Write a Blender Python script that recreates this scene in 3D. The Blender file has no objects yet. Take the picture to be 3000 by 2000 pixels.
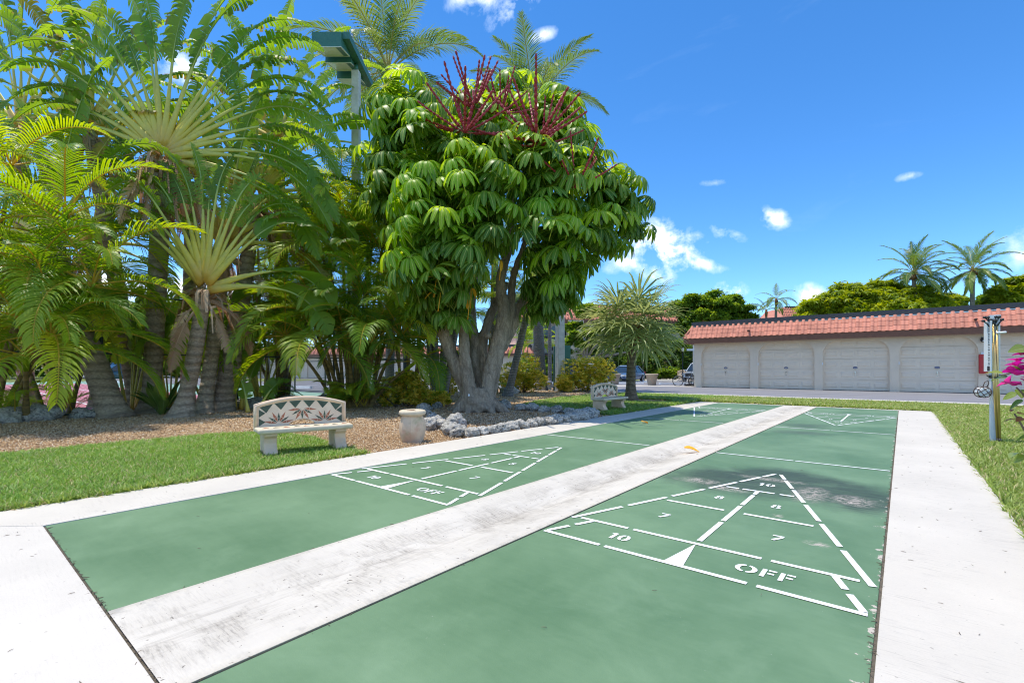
import bpy, bmesh, math, random
import numpy as np
from math import radians as R, sin, cos, pi, sqrt
from mathutils import Vector, Matrix, noise as mnoise

sc = bpy.context.scene
COL = sc.collection

# ------------------------------------------------------------------ camera, sky, sun, exposure
CAM_H = 1.112
YAW = R(39.35)
AX = (-sin(YAW), cos(YAW))          # level view direction on the ground
RT = (cos(YAW), sin(YAW))
cam_d = bpy.data.cameras.new('camera')
cam = bpy.data.objects.new('camera', cam_d)
COL.objects.link(cam)
cam.location = (0, 0, CAM_H)
cam.rotation_euler = (R(90), 0, YAW)
cam_d.sensor_width = 36
cam_d.lens = 36 * 1094 / 2352
cam_d.shift_y = 64 / 2352
cam_d.clip_start = 0.05
cam_d.clip_end = 3000
sc.camera = cam

SUN_EL, SUN_AZ = R(76), Vector((-0.85, -0.4, 0)).normalized()
sdir = Vector((SUN_AZ.x * cos(SUN_EL), SUN_AZ.y * cos(SUN_EL), sin(SUN_EL)))
sun_d = bpy.data.lights.new('sun', 'SUN')
sun_d.energy = 2.4
sun_d.angle = R(0.55)
sun_d.color = (1.0, 0.92, 0.78)
sun = bpy.data.objects.new('sun', sun_d)
COL.objects.link(sun)
sun.rotation_euler = sdir.to_track_quat('Z', 'Y').to_euler()
sun.location = (0, 0, 60)

sc.view_settings.view_transform = 'Standard'
sc.view_settings.look = 'None'
sc.view_settings.gamma = 1
sc.view_settings.exposure = 1.0
sc.view_settings.use_curve_mapping = False
sc.render.engine = 'CYCLES'
cy = sc.cycles
cy.use_denoising = True
cy.filter_width = 1.1
cy.max_bounces = 7
cy.diffuse_bounces = 4
cy.glossy_bounces = 2
cy.transmission_bounces = 4
cy.transparent_max_bounces = 6
cy.sample_clamp_indirect = 6
cy.caustics_reflective = False
cy.caustics_refractive = False


class NT:
    """tiny helper to write node trees"""
    def __init__(s, nt):
        s.nt = nt

    def __call__(s, typ, *links, attrs=None, **kw):
        n = s.nt.nodes.new(typ)
        for k, v in (attrs or {}).items():
            setattr(n, k, v)
        for k, v in kw.items():
            key = int(k[1:]) if k[0] == 'i' and k[1:].isdigit() else k.replace('_', ' ')
            sock = n.inputs[key]
            if isinstance(v, bpy.types.NodeSocket):
                s.nt.links.new(v, sock)
            else:
                sock.default_value = v
        return n

    def math(s, op, a, b=0.0, c=None, clamp=False):
        kw = dict(i0=a, i1=b)
        if c is not None:
            kw['i2'] = c
        return s('ShaderNodeMath', attrs={'operation': op, 'use_clamp': clamp}, **kw).outputs[0]

    def mix(s, fac, a, b, typ='MIX'):
        n = s.nt.nodes.new('ShaderNodeMix')
        n.data_type = 'RGBA'
        n.blend_type = typ
        n.clamp_factor = True
        for i, v in ((0, fac), (6, a), (7, b)):
            if isinstance(v, bpy.types.NodeSocket):
                s.nt.links.new(v, n.inputs[i])
            elif i == 0:
                n.inputs[0].default_value = v
            else:
                n.inputs[i].default_value = (*v[:3], 1)
        return n.outputs[2]

    def ramp(s, fac, stops, interp='LINEAR'):
        n = s('ShaderNodeValToRGB', Fac=fac)
        cr = n.color_ramp
        cr.interpolation = interp
        while len(cr.elements) < len(stops):
            cr.elements.new(0.5)
        for e, (p, c) in zip(cr.elements, stops):
            e.position = p
            e.color = (*c, 1) if hasattr(c, '__len__') else (c, c, c, 1)
        return n.outputs[0]

    def noise(s, vec, scale, detail=4, rough=0.55, dist=0.0):
        return s('ShaderNodeTexNoise', Vector=vec, Scale=scale, Detail=detail, Roughness=rough, Distortion=dist).outputs['Fac']

    def maprange(s, v, a, b, c=0.0, d=1.0):
        return s('ShaderNodeMapRange', attrs={'clamp': True}, Value=v, From_Min=a, From_Max=b, To_Min=c, To_Max=d).outputs[0]

    def scalevec(s, vec, sx, sy, sz, rot=0.0):
        n = s('ShaderNodeMapping', Vector=vec)
        n.inputs['Scale'].default_value = (sx, sy, sz)
        n.inputs['Rotation'].default_value = (0, 0, rot)
        return n.outputs[0]

    def bump(s, h, strength=0.3, dist=0.02, normal=None):
        kw = dict(Height=h, Strength=strength, Distance=dist)
        if normal is not None:
            kw['Normal'] = normal
        return s('ShaderNodeBump', **kw).outputs[0]


# sky
world = bpy.data.worlds.new('World')
sc.world = world
world.use_nodes = True
wt = world.node_tree
wt.nodes.clear()
W = NT(wt)
sky = W('ShaderNodeTexSky', attrs={'sky_type': 'NISHITA', 'sun_disc': False})
sky.sun_elevation = SUN_EL
sky.sun_rotation = math.atan2(SUN_AZ.x, SUN_AZ.y)
sky.altitude = 0
sky.air_density = 0.72
sky.dust_density = 0.0
sky.ozone_density = 4.0
hs = W('ShaderNodeHueSaturation', Color=sky.outputs[0], Hue=0.5, Saturation=1.24, Value=0.93)
dirv = W('ShaderNodeTexCoord').outputs['Generated']


def skydir(px, py):
    x, z = (px - 1176) / 1094, (848 - py) / 1094
    v = Vector((AX[0] + RT[0] * x, AX[1] + RT[1] * x, z))
    return v.normalized()


def dot(vec, c):
    return W('ShaderNodeVectorMath', attrs={'operation': 'DOT_PRODUCT'}, i0=vec, i1=tuple(c)).outputs['Value']


fb = W.noise(dirv, 11.0, 9, 0.62, 0.5)
fine = W.noise(dirv, 26.0, 6, 0.6, 0.2)
cloud = None
# unseen cumulus added outside the view as white fill light (azimuth, elevation, size)
FILL_CLOUDS = [(a_, e_, w_ * 1.25, w_ * 0.6, 0.1, 1.5, 1) for a_, e_, w_ in ((100, 16, .2), (135, 24, .22), (165, 14, .18), (195, 30, .24), (225, 18, .2), (255, 26, .22), (285, 13, .18), (150, 44, .2), (210, 48, .2), (260, 42, .18), (110, 38, .18))]
# cumulus puffs: direction of the centre, half width, half height, tilt, density
for (px, py, su, sv, tilt, dens, *polar) in [
        (1520, 575, 0.085, 0.06, -0.35, 1.3), (1600, 603, 0.062, 0.016, -0.3, 0.8), (1450, 600, 0.06, 0.025, 0.1, 0.75),
        (1772, 500, 0.036, 0.02, -0.5, 1.0), (1672, 538, 0.04, 0.014, -0.4, 0.6), (1682, 668, 0.032, 0.02, -0.3, 1.2),
        (1862, 682, 0.03, 0.024, -0.6, 1.0), (1180, 18, 0.06, 0.022, 0.5, 0.75), (1245, 82, 0.03, 0.012, 0.2, 0.55), (1100, -10, 0.07, 0.03, 0.1, 0.7),
        (1640, 420, 0.03, 0.008, -0.1, 0.4), (2090, 405, 0.02, 0.008, 0.0, 0.45), (500, 690, 0.12, 0.06, 0, 1.2),
        (140, 640, 0.13, 0.08, 0, 1.2), (1320, 720, 0.05, 0.04, 0, 0.8), (420, 150, 0.04, 0.03, 0.2, 0.8),
        (2600, 560, 0.12, 0.05, -0.2, 1.2), (3600, 300, 0.16, 0.07, 0.1, 1.2), (-800, 500, 0.16, 0.08, 0.1, 1.2),
        (-3500, 400, 0.2, 0.08, 0.1, 1.1)] + FILL_CLOUDS:
    c = Vector((cos(YAW + pi / 2 + R(px)) * cos(R(py)), sin(YAW + pi / 2 + R(px)) * cos(R(py)), sin(R(py)))) if polar else skydir(px, py)
    up = Vector((0, 0, 1))
    u = c.cross(up).normalized()
    v = u.cross(c).normalized()
    u, v = u * cos(tilt) + v * sin(tilt), v * cos(tilt) - u * sin(tilt)
    a = W.math('DIVIDE', dot(dirv, u), su * 1.25)
    b = W.math('DIVIDE', dot(dirv, v), sv * 1.25)
    r = W.math('SQRT', W.math('ADD', W.math('MULTIPLY', a, a), W.math('MULTIPLY', b, b)))
    front = W.math('GREATER_THAN', dot(dirv, c), 0.2)
    m = W.math('MULTIPLY', W.math('MULTIPLY', W.math('SUBTRACT', 1.0, r, clamp=True), dens), front)
    cloud = m if cloud is None else W.math('MAXIMUM', cloud, m)
body = W.math('MULTIPLY', cloud, W.maprange(W.math('ADD', W.math('MULTIPLY', fb, 0.6), W.math('MULTIPLY', fine, 0.4)), 0.4, 0.64, 0.0, 1.9))
body = W.math('ADD', body, W.math('MULTIPLY', W.math('SUBTRACT', fine, 0.5), 0.35))
cmask = W.math('MULTIPLY', W.maprange(body, 0.16, 1.0), W.math('GREATER_THAN', cloud, 0.0))
cirrus = W.math('MULTIPLY', W.maprange(W.noise(W.scalevec(dirv, 2.0, 2.0, 7.0), 2.2, 8, 0.62, 0.6), 0.62, 0.9), 0.06)
cmask = W.math('MAXIMUM', cmask, cirrus)
ccol = W.ramp(W.math('MULTIPLY', body, 0.9), [(0.2, (3.6, 4.4, 5.4)), (0.85, (5.6, 5.6, 5.6))])
skycol = W.mix(cmask, hs.outputs[0], ccol)
bg = W('ShaderNodeBackground', Color=skycol, Strength=0.15)
wout = W('ShaderNodeOutputWorld')
wt.links.new(bg.outputs[0], wout.inputs[0])


# ------------------------------------------------------------------ placing
def gp(px, py, z=0.0):
    """ground point seen at a spot of the survey picture (2352 wide)"""
    Z = (CAM_H - z) * 1094 / (py - 848)
    return at(px, Z)


def at(px, Z, z=0.0):
    X = (px - 1176) / 1094 * Z
    return Vector((AX[0] * Z + RT[0] * X, AX[1] * Z + RT[1] * X, z))


def hz(py, Z):
    return CAM_H + (848 - py) * Z / 1094


def spot(px, py, Z):
    v = at(px, Z)
    v.z = hz(py, Z)
    return v


# ------------------------------------------------------------------ mesh helpers
class MB:
    def __init__(s):
        s.v, s.f, s.uv = [], [], []

    def add(s, vs, fs, uvs=None):
        o = len(s.v)
        s.v += [tuple(p) for p in vs]
        s.f += [tuple(i + o for i in f) for f in fs]
        s.uv += list(uvs) if uvs else [(0.0, 0.0)] * len(vs)

    def box(s, c, d, rz=0.0, M=None, top=1.0):
        x, y, z = d[0] / 2, d[1] / 2, d[2] / 2
        P = [Vector((sx * x * (top if sz > 0 else 1), sy * y * (top if sz > 0 else 1), sz * z)) for sz in (-1, 1) for sy in (-1, 1) for sx in (-1, 1)]
        Q = Matrix.Rotation(rz, 3, 'Z') if M is None else M
        P = [Q @ p + Vector(c) for p in P]
        s.add(P, [(0, 2, 3, 1), (4, 5, 7, 6), (0, 1, 5, 4), (2, 6, 7, 3), (0, 4, 6, 2), (1, 3, 7, 5)])
        return s

    def beam(s, a, b, w, d):
        """square bar from a to b"""
        a, b = Vector(a), Vector(b)
        t = (b - a).normalized()
        x = t.cross(Vector((0, 0, 1)))
        x = Vector((1, 0, 0)) if x.length < 1e-4 else x.normalized()
        y = t.cross(x)
        P = []
        for q in (a, b):
            for i, j in ((-1, -1), (1, -1), (1, 1), (-1, 1)):
                P.append(q + x * i * w / 2 + y * j * d / 2)
        s.add(P, [(3, 2, 1, 0), (4, 5, 6, 7), (0, 1, 5, 4), (1, 2, 6, 5), (2, 3, 7, 6), (3, 0, 4, 7)])
        return s

    def tube(s, pts, rad, n=6, cap=True, closed=False, flat=None, uoff=0.0):
        pts = [Vector(p) for p in pts]
        if not hasattr(rad, '__len__'):
            rad = [rad] * len(pts)
        m = len(pts)
        ref = None
        vs, uv = [], []
        for i, p in enumerate(pts):
            if closed:
                t = (pts[(i + 1) % m] - pts[i - 1]).normalized()
            else:
                t = (pts[min(i + 1, m - 1)] - pts[max(i - 1, 0)])
                t = t.normalized() if t.length > 1e-9 else Vector((0, 0, 1))
            if ref is None:
                ref = Vector((0, 0, 1)) if abs(t.z) < 0.9 else Vector((1, 0, 0))
                if flat is not None:
                    ref = Vector(flat[0])
            x = (ref - t * ref.dot(t))
            x = x.normalized() if x.length > 1e-6 else t.orthogonal().normalized()
            ref = x
            y = t.cross(x)
            fl = flat[1] if flat is not None else 1.0
            for k in range(n):
                a = 2 * pi * k / n
                vs.append(p + x * cos(a) * rad[i] * fl + y * sin(a) * rad[i])
                uv.append((uoff, i / (m - 1) if m > 1 else 0))
        fs = []
        for i in range(m if closed else m - 1):
            j = (i + 1) % m
            for k in range(n):
                fs.append((i * n + k, i * n + (k + 1) % n, j * n + (k + 1) % n, j * n + k))
        if cap and not closed:
            fs.append(tuple(reversed(range(n))))
            fs.append(tuple((m - 1) * n + k for k in range(n)))
        s.add(vs, fs, uv)
        return s

    def lathe(s, prof, n=24, c=(0, 0, 0), close=True, sq=None):
        vs, fs = [], []
        for (r, z) in prof:
            for k in range(n):
                a = 2 * pi * k / n
                q = r * (sq(a) if sq else 1)
                vs.append((c[0] + q * cos(a), c[1] + q * sin(a), c[2] + z))
        m = len(prof)
        for i in range(m - 1):
            for k in range(n):
                fs.append((i * n + k, i * n + (k + 1) % n, (i + 1) * n + (k + 1) % n, (i + 1) * n + k))
        if close:
            fs.append(tuple(reversed(range(n))))
            fs.append(tuple((m - 1) * n + k for k in range(n)))
        s.add(vs, fs)
        return s

    def prism(s, poly, h0, h1, f=None):
        """poly of 2D points, f maps (a, b, h) to a point"""
        f = f or (lambda a, b, h: (a, b, h))
        n = len(poly)
        vs = [f(a, b, h0) for a, b in poly] + [f(a, b, h1) for a, b in poly]
        fs = [tuple(reversed(range(n))), tuple(range(n, 2 * n))]
        fs += [(i, (i + 1) % n, n + (i + 1) % n, n + i) for i in range(n)]
        s.add(vs, fs)
        return s

    def mesh(s, name, mat, smooth=False):
        me = bpy.data.meshes.new(name)
        me.from_pydata(s.v, [], s.f)
        if any(u != (0.0, 0.0) for u in s.uv):
            l = me.uv_layers.new(name='UVMap')
            idx = np.empty(len(me.loops), dtype=np.int32)
            me.loops.foreach_get('vertex_index', idx)
            l.data.foreach_set('uv', np.array(s.uv, dtype=np.float32)[idx].ravel())
        if mat:
            me.materials.append(mat)
        if smooth:
            me.polygons.foreach_set('use_smooth', [True] * len(me.polygons))
        me.update()
        return me

    def obj(s, name, mat, parent=None, smooth=False, **props):
        return link(name, s.mesh(name, mat, smooth), parent, **props)


def link(name, me, parent=None, loc=None, rz=None, scale=None, M=None, **props):
    o = bpy.data.objects.new(name, me)
    COL.objects.link(o)
    if parent:
        o.parent = parent
    if M is not None:
        o.matrix_local = M
    else:
        if loc is not None:
            o.location = loc
        if rz is not None:
            o.rotation_euler = (0, 0, rz)
        if scale is not None:
            o.scale = (scale,) * 3 if not hasattr(scale, '__len__') else scale
    for k, v in props.items():
        if v is not None:
            o[k] = v
    return o


def thing(name, label, category, loc=(0, 0, 0), rz=0.0, group=None):
    return link(name, None, None, loc=loc, rz=rz, label=label, category=category, group=group)


def structure(name, mb, mat, smooth=False, label=None, parent=None):
    return mb.obj(name, mat, parent, smooth, kind='structure', label=label)


def copy_tree(o, parent=None):
    c = o.copy()
    COL.objects.link(c)
    c.parent = parent
    for ch in list(o.children):
        copy_tree(ch, c)
    return c


def smooth_by_angle(o, ang=40):
    o.data.polygons.foreach_set('use_smooth', [True] * len(o.data.polygons))
    try:
        o.data.set_sharp_from_angle(angle=R(ang))
    except Exception:
        pass
    return o


def scatter_mesh(name, T, mats, pos, mat, parent=None, rnd=None, smooth=False, **props):
    """many copies of the small mesh T joined into one; every copy carries its own random value in attribute 'rnd'"""
    V = np.array(T.v, dtype=np.float64)
    nv, n = len(V), len(pos)
    P = np.einsum('nij,vj->nvi', mats, V) + np.asarray(pos)[:, None, :]
    lens = np.array([len(f) for f in T.f])
    flat = np.concatenate([np.array(f) for f in T.f])
    nl, nf = len(flat), len(T.f)
    li = (flat[None, :] + (np.arange(n) * nv)[:, None]).ravel()
    st = np.concatenate([[0], np.cumsum(lens)[:-1]])
    ls = (st[None, :] + (np.arange(n) * nl)[:, None]).ravel()
    me = bpy.data.meshes.new(name)
    me.vertices.add(n * nv)
    me.vertices.foreach_set('co', P.ravel())
    me.loops.add(n * nl)
    me.loops.foreach_set('vertex_index', li.astype(np.int32))
    me.polygons.add(n * nf)
    me.polygons.foreach_set('loop_start', ls.astype(np.int32))
    if smooth:
        me.polygons.foreach_set('use_smooth', [True] * (n * nf))
    if rnd is None:
        rnd = np.random.RandomState(n).rand(n)
    a = me.attributes.new('rnd', 'FLOAT', 'FACE')
    a.data.foreach_set('value', np.repeat(rnd, nf).astype(np.float32))
    if any(u != (0.0, 0.0) for u in T.uv):
        l = me.uv_layers.new(name='UVMap')
        uv = np.array(T.uv, dtype=np.float32)[flat]
        l.data.foreach_set('uv', np.tile(uv, (n, 1)).ravel())
    me.materials.append(mat)
    me.update(calc_edges=True)
    me.validate()
    return link(name, me, parent, **props)


def rot_mats(rng, n, tilt=0.0, smin=1.0, smax=1.0, full=False, nrm=None, aniso=None):
    az = rng.rand(n) * 2 * pi
    M = np.zeros((n, 3, 3))
    M[:, 0, 0] = np.cos(az); M[:, 0, 1] = -np.sin(az); M[:, 1, 0] = np.sin(az); M[:, 1, 1] = np.cos(az); M[:, 2, 2] = 1
    if full or tilt > 0:
        t = (rng.rand(n) * pi) if full else rng.randn(n) * tilt
        X = np.zeros((n, 3, 3)); X[:, 0, 0] = 1
        X[:, 1, 1] = np.cos(t); X[:, 1, 2] = -np.sin(t); X[:, 2, 1] = np.sin(t); X[:, 2, 2] = np.cos(t)
        a2 = rng.rand(n) * 2 * pi
        Z2 = np.zeros((n, 3, 3)); Z2[:, 0, 0] = np.cos(a2); Z2[:, 0, 1] = -np.sin(a2); Z2[:, 1, 0] = np.sin(a2); Z2[:, 1, 1] = np.cos(a2); Z2[:, 2, 2] = 1
        M = Z2 @ X @ M
    s = smin + (smax - smin) * rng.rand(n)
    S = np.zeros((n, 3, 3))
    for i in range(3):
        S[:, i, i] = s * (1 if aniso is None else aniso[0] + (aniso[1] - aniso[0]) * rng.rand(n))
    return M @ S if aniso is None else M @ S


# ------------------------------------------------------------------ materials
def newmat(name):
    m = bpy.data.materials.new(name)
    m.use_nodes = True
    m.node_tree.nodes.clear()
    t = NT(m.node_tree)
    out = t('ShaderNodeOutputMaterial')
    return m, t, out


def fin(m, t, out, sh):
    m.node_tree.links.new(sh, out.inputs[0])
    return m


def plain(name, col, rough=0.6, metal=0.0, var=0.15, scale=6.0, bump=0.0, bscale=60.0, spec=0.5, coat=0.0):
    m, t, out = newmat(name)
    co = t('ShaderNodeTexCoord').outputs['Object']
    n = t.noise(co, scale, 5, 0.6)
    dark = tuple(c * (1 - var) for c in col)
    lite = tuple(min(1, c * (1 + var)) for c in col)
    c = t.ramp(n, [(0.3, dark), (0.7, lite)])
    kw = dict(Base_Color=c, Roughness=rough, Metallic=metal)
    if bump:
        kw['Normal'] = t.bump(t.noise(co, bscale, 4), bump, 0.01)
    p = t('ShaderNodeBsdfPrincipled', **kw)
    p.inputs['Specular IOR Level'].default_value = spec
    p.inputs['Coat Weight'].default_value = coat
    return fin(m, t, out, p.outputs[0])


def leafmat(name, dark, mid, lite, rib=None, rough=0.42, trans=0.3, src='object', vein=0.0, tip=None, ribw=0.08, spec=0.5, tcol=None):
    """leaf: tint from the object's (or the leaf's) own random value, midrib from the UV, light through the blade"""
    m, t, out = newmat(name)
    if src == 'object':
        r = t('ShaderNodeObjectInfo').outputs['Random']
    else:
        r = t('ShaderNodeAttribute', attrs={'attribute_name': 'rnd'}).outputs['Fac']
    tc = t('ShaderNodeTexCoord')
    geo = t('ShaderNodeNewGeometry')
    uv = t('ShaderNodeSeparateXYZ', Vector=tc.outputs['UV'])
    n = t.noise(tc.outputs['Object'], 3.5, 3)
    f = t.math('ADD', t.math('MULTIPLY', r, 0.75), t.math('MULTIPLY', n, 0.35))
    col = t.ramp(f, [(0.15, dark), (0.5, mid), (0.9, lite)])
    if vein:
        w = t('ShaderNodeTexWave', attrs={'wave_type': 'BANDS', 'bands_direction': 'Y'}, Vector=tc.outputs['UV'], Scale=vein, Distortion=0.6).outputs['Fac']
        col = t.mix(t.math('MULTIPLY', w, 0.35), col, tuple(c * 1.9 for c in mid))
    if tip:
        col = t.mix(t.math('MULTIPLY', t.maprange(uv.outputs[0], 0.72, 1.0), t.maprange(t.noise(tc.outputs['Object'], 2.2, 3), 0.48, 0.6)), col, tip)
    if rib:
        d = t.math('ABSOLUTE', t.math('SUBTRACT', uv.outputs[0], 0.5))
        isrib = t.math('LESS_THAN', d, ribw)
        stalk = t.math('GREATER_THAN', uv.outputs[0], 1.5)
        col = t.mix(t.math('MAXIMUM', isrib, stalk), col, rib)
    p = t('ShaderNodeBsdfPrincipled', Base_Color=col, Roughness=rough)
    p.inputs['Specular IOR Level'].default_value = spec
    tcx = t('ShaderNodeHueSaturation', Color=col, Hue=0.47, Saturation=1.1, Value=2.3)
    tr = t('ShaderNodeBsdfTranslucent', Color=tcx.outputs[0])
    mx = t('ShaderNodeMixShader', i0=trans, i1=p.outputs[0], i2=tr.outputs[0])
    return fin(m, t, out, mx.outputs[0])


def concretemat(name, base, streak_rot=0.0, streak=0.5, dirt=0.5):
    m, t, out = newmat(name)
    co = t('ShaderNodeTexCoord').outputs['Object']
    big = t.noise(co, 0.9, 6, 0.6)
    med = t.noise(co, 6, 6, 0.65)
    brush = t.noise(t.scalevec(co, 3, 42, 1, streak_rot), 2.2, 6, 0.7)
    fine_ = t.noise(co, 160, 3, 0.6)
    c = t.ramp(big, [(0.3, tuple(x * 0.86 for x in base)), (0.65, base)])
    c = t.mix(t.math('MULTIPLY', t.maprange(med, 0.56, 0.78), 0.35 * dirt), c, (0.36, 0.34, 0.31))
    zone = t.maprange(t.noise(co, 1.3, 4, 0.6, 0.4), 0.44, 0.66)
    c = t.mix(t.math('MULTIPLY', t.math('MULTIPLY', t.maprange(brush, 0.53, 0.68), zone), streak), c, (0.22, 0.2, 0.185))
    speck = t.math('GREATER_THAN', t.noise(co, 38, 2, 0.5), 0.735)
    c = t.mix(t.math('MULTIPLY', speck, 0.7 * dirt), c, (0.16, 0.14, 0.12))
    c = t.mix(t.math('MULTIPLY', t.maprange(fine_, 0.4, 0.7), 0.12), c, (0.3, 0.29, 0.27))
    b = t.bump(t.math('ADD', t.math('MULTIPLY', brush, 0.6), t.math('MULTIPLY', fine_, 0.5)), 0.25, 0.006)
    p = t('ShaderNodeBsdfPrincipled', Base_Color=c, Roughness=0.85, Normal=b)
    return fin(m, t, out, p.outputs[0])


def guttermat():
    m, t, out = newmat('stained_gutter_concrete')
    co = t('ShaderNodeTexCoord').outputs['Object']
    sx = t('ShaderNodeSeparateXYZ', Vector=co)
    big = t.noise(co, 0.9, 6, 0.6)
    base = (0.62, 0.58, 0.51)
    c = t.ramp(big, [(0.3, tuple(x * 0.88 for x in base)), (0.65, base)])
    off = t.math('ABSOLUTE', t.math('SUBTRACT', t.math('ADD', sx.outputs[0], t.math('MULTIPLY', t.math('SUBTRACT', t.noise(co, 1.1, 3), 0.5), 0.3)), -2.33))
    band = t.maprange(off, 0.34, 0.02)
    blot = t.maprange(t.noise(co, 2.3, 6, 0.68, 0.6), 0.42, 0.62)
    brush = t.maprange(t.noise(t.scalevec(co, 4, 34, 1, 0.5), 2.2, 7, 0.75), 0.47, 0.62)
    run = t.maprange(t.noise(t.scalevec(co, 14, 1.2, 1), 1.6, 6, 0.7), 0.5, 0.66)
    c = t.mix(t.math('MULTIPLY', t.math('MULTIPLY', band, blot), 0.5), c, (0.36, 0.32, 0.26))
    c = t.mix(t.math('MULTIPLY', t.math('MULTIPLY', t.math('ADD', band, 0.25), brush), t.math('MULTIPLY', blot, 0.9)), c, (0.2, 0.18, 0.155))
    c = t.mix(t.math('MULTIPLY', t.math('MULTIPLY', band, run), 0.45), c, (0.26, 0.235, 0.2))
    edge = t.math('MULTIPLY', t.maprange(off, 0.3, 0.42), t.maprange(t.noise(co, 5, 6, 0.7), 0.52, 0.62))
    c = t.mix(t.math('MULTIPLY', edge, 0.5), c, (0.3, 0.29, 0.27))
    speck = t.math('GREATER_THAN', t.noise(co, 38, 2, 0.5), 0.72)
    c = t.mix(t.math('MULTIPLY', speck, 0.8), c, (0.14, 0.12, 0.1))
    p = t('ShaderNodeBsdfPrincipled', Base_Color=c, Roughness=0.85, Normal=t.bump(t.noise(t.scalevec(co, 3, 40, 1, 0.5), 2.2, 5, 0.7), 0.3, 0.008))
    return fin(m, t, out, p.outputs[0])


def courtmat():
    m, t, out = newmat('green_court_paint')
    co = t('ShaderNodeTexCoord').outputs['Object']
    big = t.noise(co, 0.8, 5, 0.55)
    brush = t.noise(t.scalevec(co, 2.0, 14, 1), 2.0, 6, 0.65)
    g1, g2 = (0.09, 0.178, 0.09), (0.152, 0.256, 0.142)
    c = t.ramp(t.math('ADD', t.math('MULTIPLY', big, 0.7), t.math('ADD', t.math('MULTIPLY', brush, 0.1), t.math('MULTIPLY', t.noise(co, 4.5, 6, 0.65), 0.2))), [(0.38, g1), (0.6, g2)])
    lite = t.maprange(t.noise(co, 1.6, 7, 0.7, 0.6), 0.52, 0.75)
    c = t.mix(t.math('MULTIPLY', lite, 0.4), c, (0.2, 0.31, 0.19))
    scr = t.math('GREATER_THAN', t.noise(t.scalevec(co, 6, 90, 1, 0.35), 1.0, 4, 0.7), 0.74)
    c = t.mix(t.math('MULTIPLY', scr, 0.3), c, (0.32, 0.4, 0.31))
    speck = t.math('GREATER_THAN', t.noise(co, 55, 2), 0.76)
    c = t.mix(t.math('MULTIPLY', speck, 0.4), c, (0.4, 0.43, 0.38))

    def blob(x, y, rx, ry, edge=0.45):
        s = t('ShaderNodeSeparateXYZ', Vector=co)
        n1 = t.math('MULTIPLY', t.math('SUBTRACT', t.noise(co, 2.3, 6, 0.6), 0.5), 1.3)
        n2 = t.math('MULTIPLY', t.math('SUBTRACT', t.noise(t.scalevec(co, 2.5, 30, 1), 1.6, 5, 0.7), 0.5), 0.7)
        a = t.math('DIVIDE', t.math('SUBTRACT', s.outputs[0], x), rx)
        b = t.math('DIVIDE', t.math('SUBTRACT', s.outputs[1], y), ry)
        r = t.math('SQRT', t.math('ADD', t.math('MULTIPLY', a, a), t.math('MULTIPLY', b, b)))
        r = t.math('ADD', r, t.math('ADD', n1, n2))
        return t.maprange(r, 1.0 + edge * 0.4, 1.0 - edge)
    # mould and worn paint across the tip of the near diagram, fainter marks at the far end
    mould = blob(-1.25, 5.05, 0.72, 0.62)
    for a in ((-0.45, 5.1, 0.62, 0.58), (-0.9, 5.5, 0.65, 0.45), (-0.25, 4.85, 0.34, 0.36)):
        mould = t.math('MAXIMUM', mould, blob(*a))
    far_m = t.math('MAXIMUM', blob(-1.45, 10.75, 0.5, 0.45, 0.9), blob(-1.35, 9.55, 0.45, 0.3, 0.9))
    grain = t.maprange(brush, 0.3, 0.7, 0.55, 1.0)
    c = t.mix(t.math('MULTIPLY', t.math('MULTIPLY', mould, grain), 0.95), c, (0.03, 0.042, 0.033))
    c = t.mix(t.math('MULTIPLY', far_m, 0.62), c, (0.045, 0.065, 0.05))
    peel_n = t.math('GREATER_THAN', t.noise(t.scalevec(co, 5, 16, 1, 0.25), 3.0, 8, 0.75), 0.515)
    peel = blob(-0.33, 4.86, 0.17, 0.17, 0.6)
    for a in ((-1.55, 4.8, 0.2, 0.13, 0.6), (-1.22, 4.62, 0.16, 0.09, 0.6), (-0.62, 4.9, 0.13, 0.34, 0.6), (-0.42, 3.52, 0.07, 0.05, 0.6), (-0.72, 4.02, 0.04, 0.05, 0.6), (-1.0, 5.3, 0.3, 0.08, 0.6)):
        peel = t.math('MAXIMUM', peel, blob(*a))
    c = t.mix(t.math('MULTIPLY', t.math('MULTIPLY', peel, peel_n), 0.9), c, (0.5, 0.43, 0.38))
    # chipped paint along the right edge
    s = t('ShaderNodeSeparateXYZ', Vector=co)
    e = t.maprange(s.outputs[0], -0.17, -0.1)
    chip = t.math('MULTIPLY', t.math('GREATER_THAN', t.math('ADD', t.noise(co, 9, 5, 0.7), t.math('MULTIPLY', e, 0.16)), 0.735), t.math('GREATER_THAN', e, 0.0))
    c = t.mix(chip, c, (0.5, 0.45, 0.38))
    b = t.bump(t.math('ADD', t.noise(co, 190, 3), t.math('MULTIPLY', brush, 0.8)), 0.18, 0.004)
    p = t('ShaderNodeBsdfPrincipled', Base_Color=c, Roughness=0.62, Normal=b)
    p.inputs['Specular IOR Level'].default_value = 0.35
    return fin(m, t, out, p.outputs[0])


def paintmat():
    m, t, out = newmat('white_line_paint')
    co = t('ShaderNodeTexCoord').outputs['Object']
    n = t.noise(t.scalevec(co, 4, 20, 1), 5, 6, 0.7)
    c = t.mix(t.math('MULTIPLY', t.maprange(n, 0.56, 0.75), 0.5), (0.82, 0.84, 0.83), (0.35, 0.45, 0.38))
    p = t('ShaderNodeBsdfPrincipled', Base_Color=c, Roughness=0.6)
    return fin(m, t, out, p.outputs[0])


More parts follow.
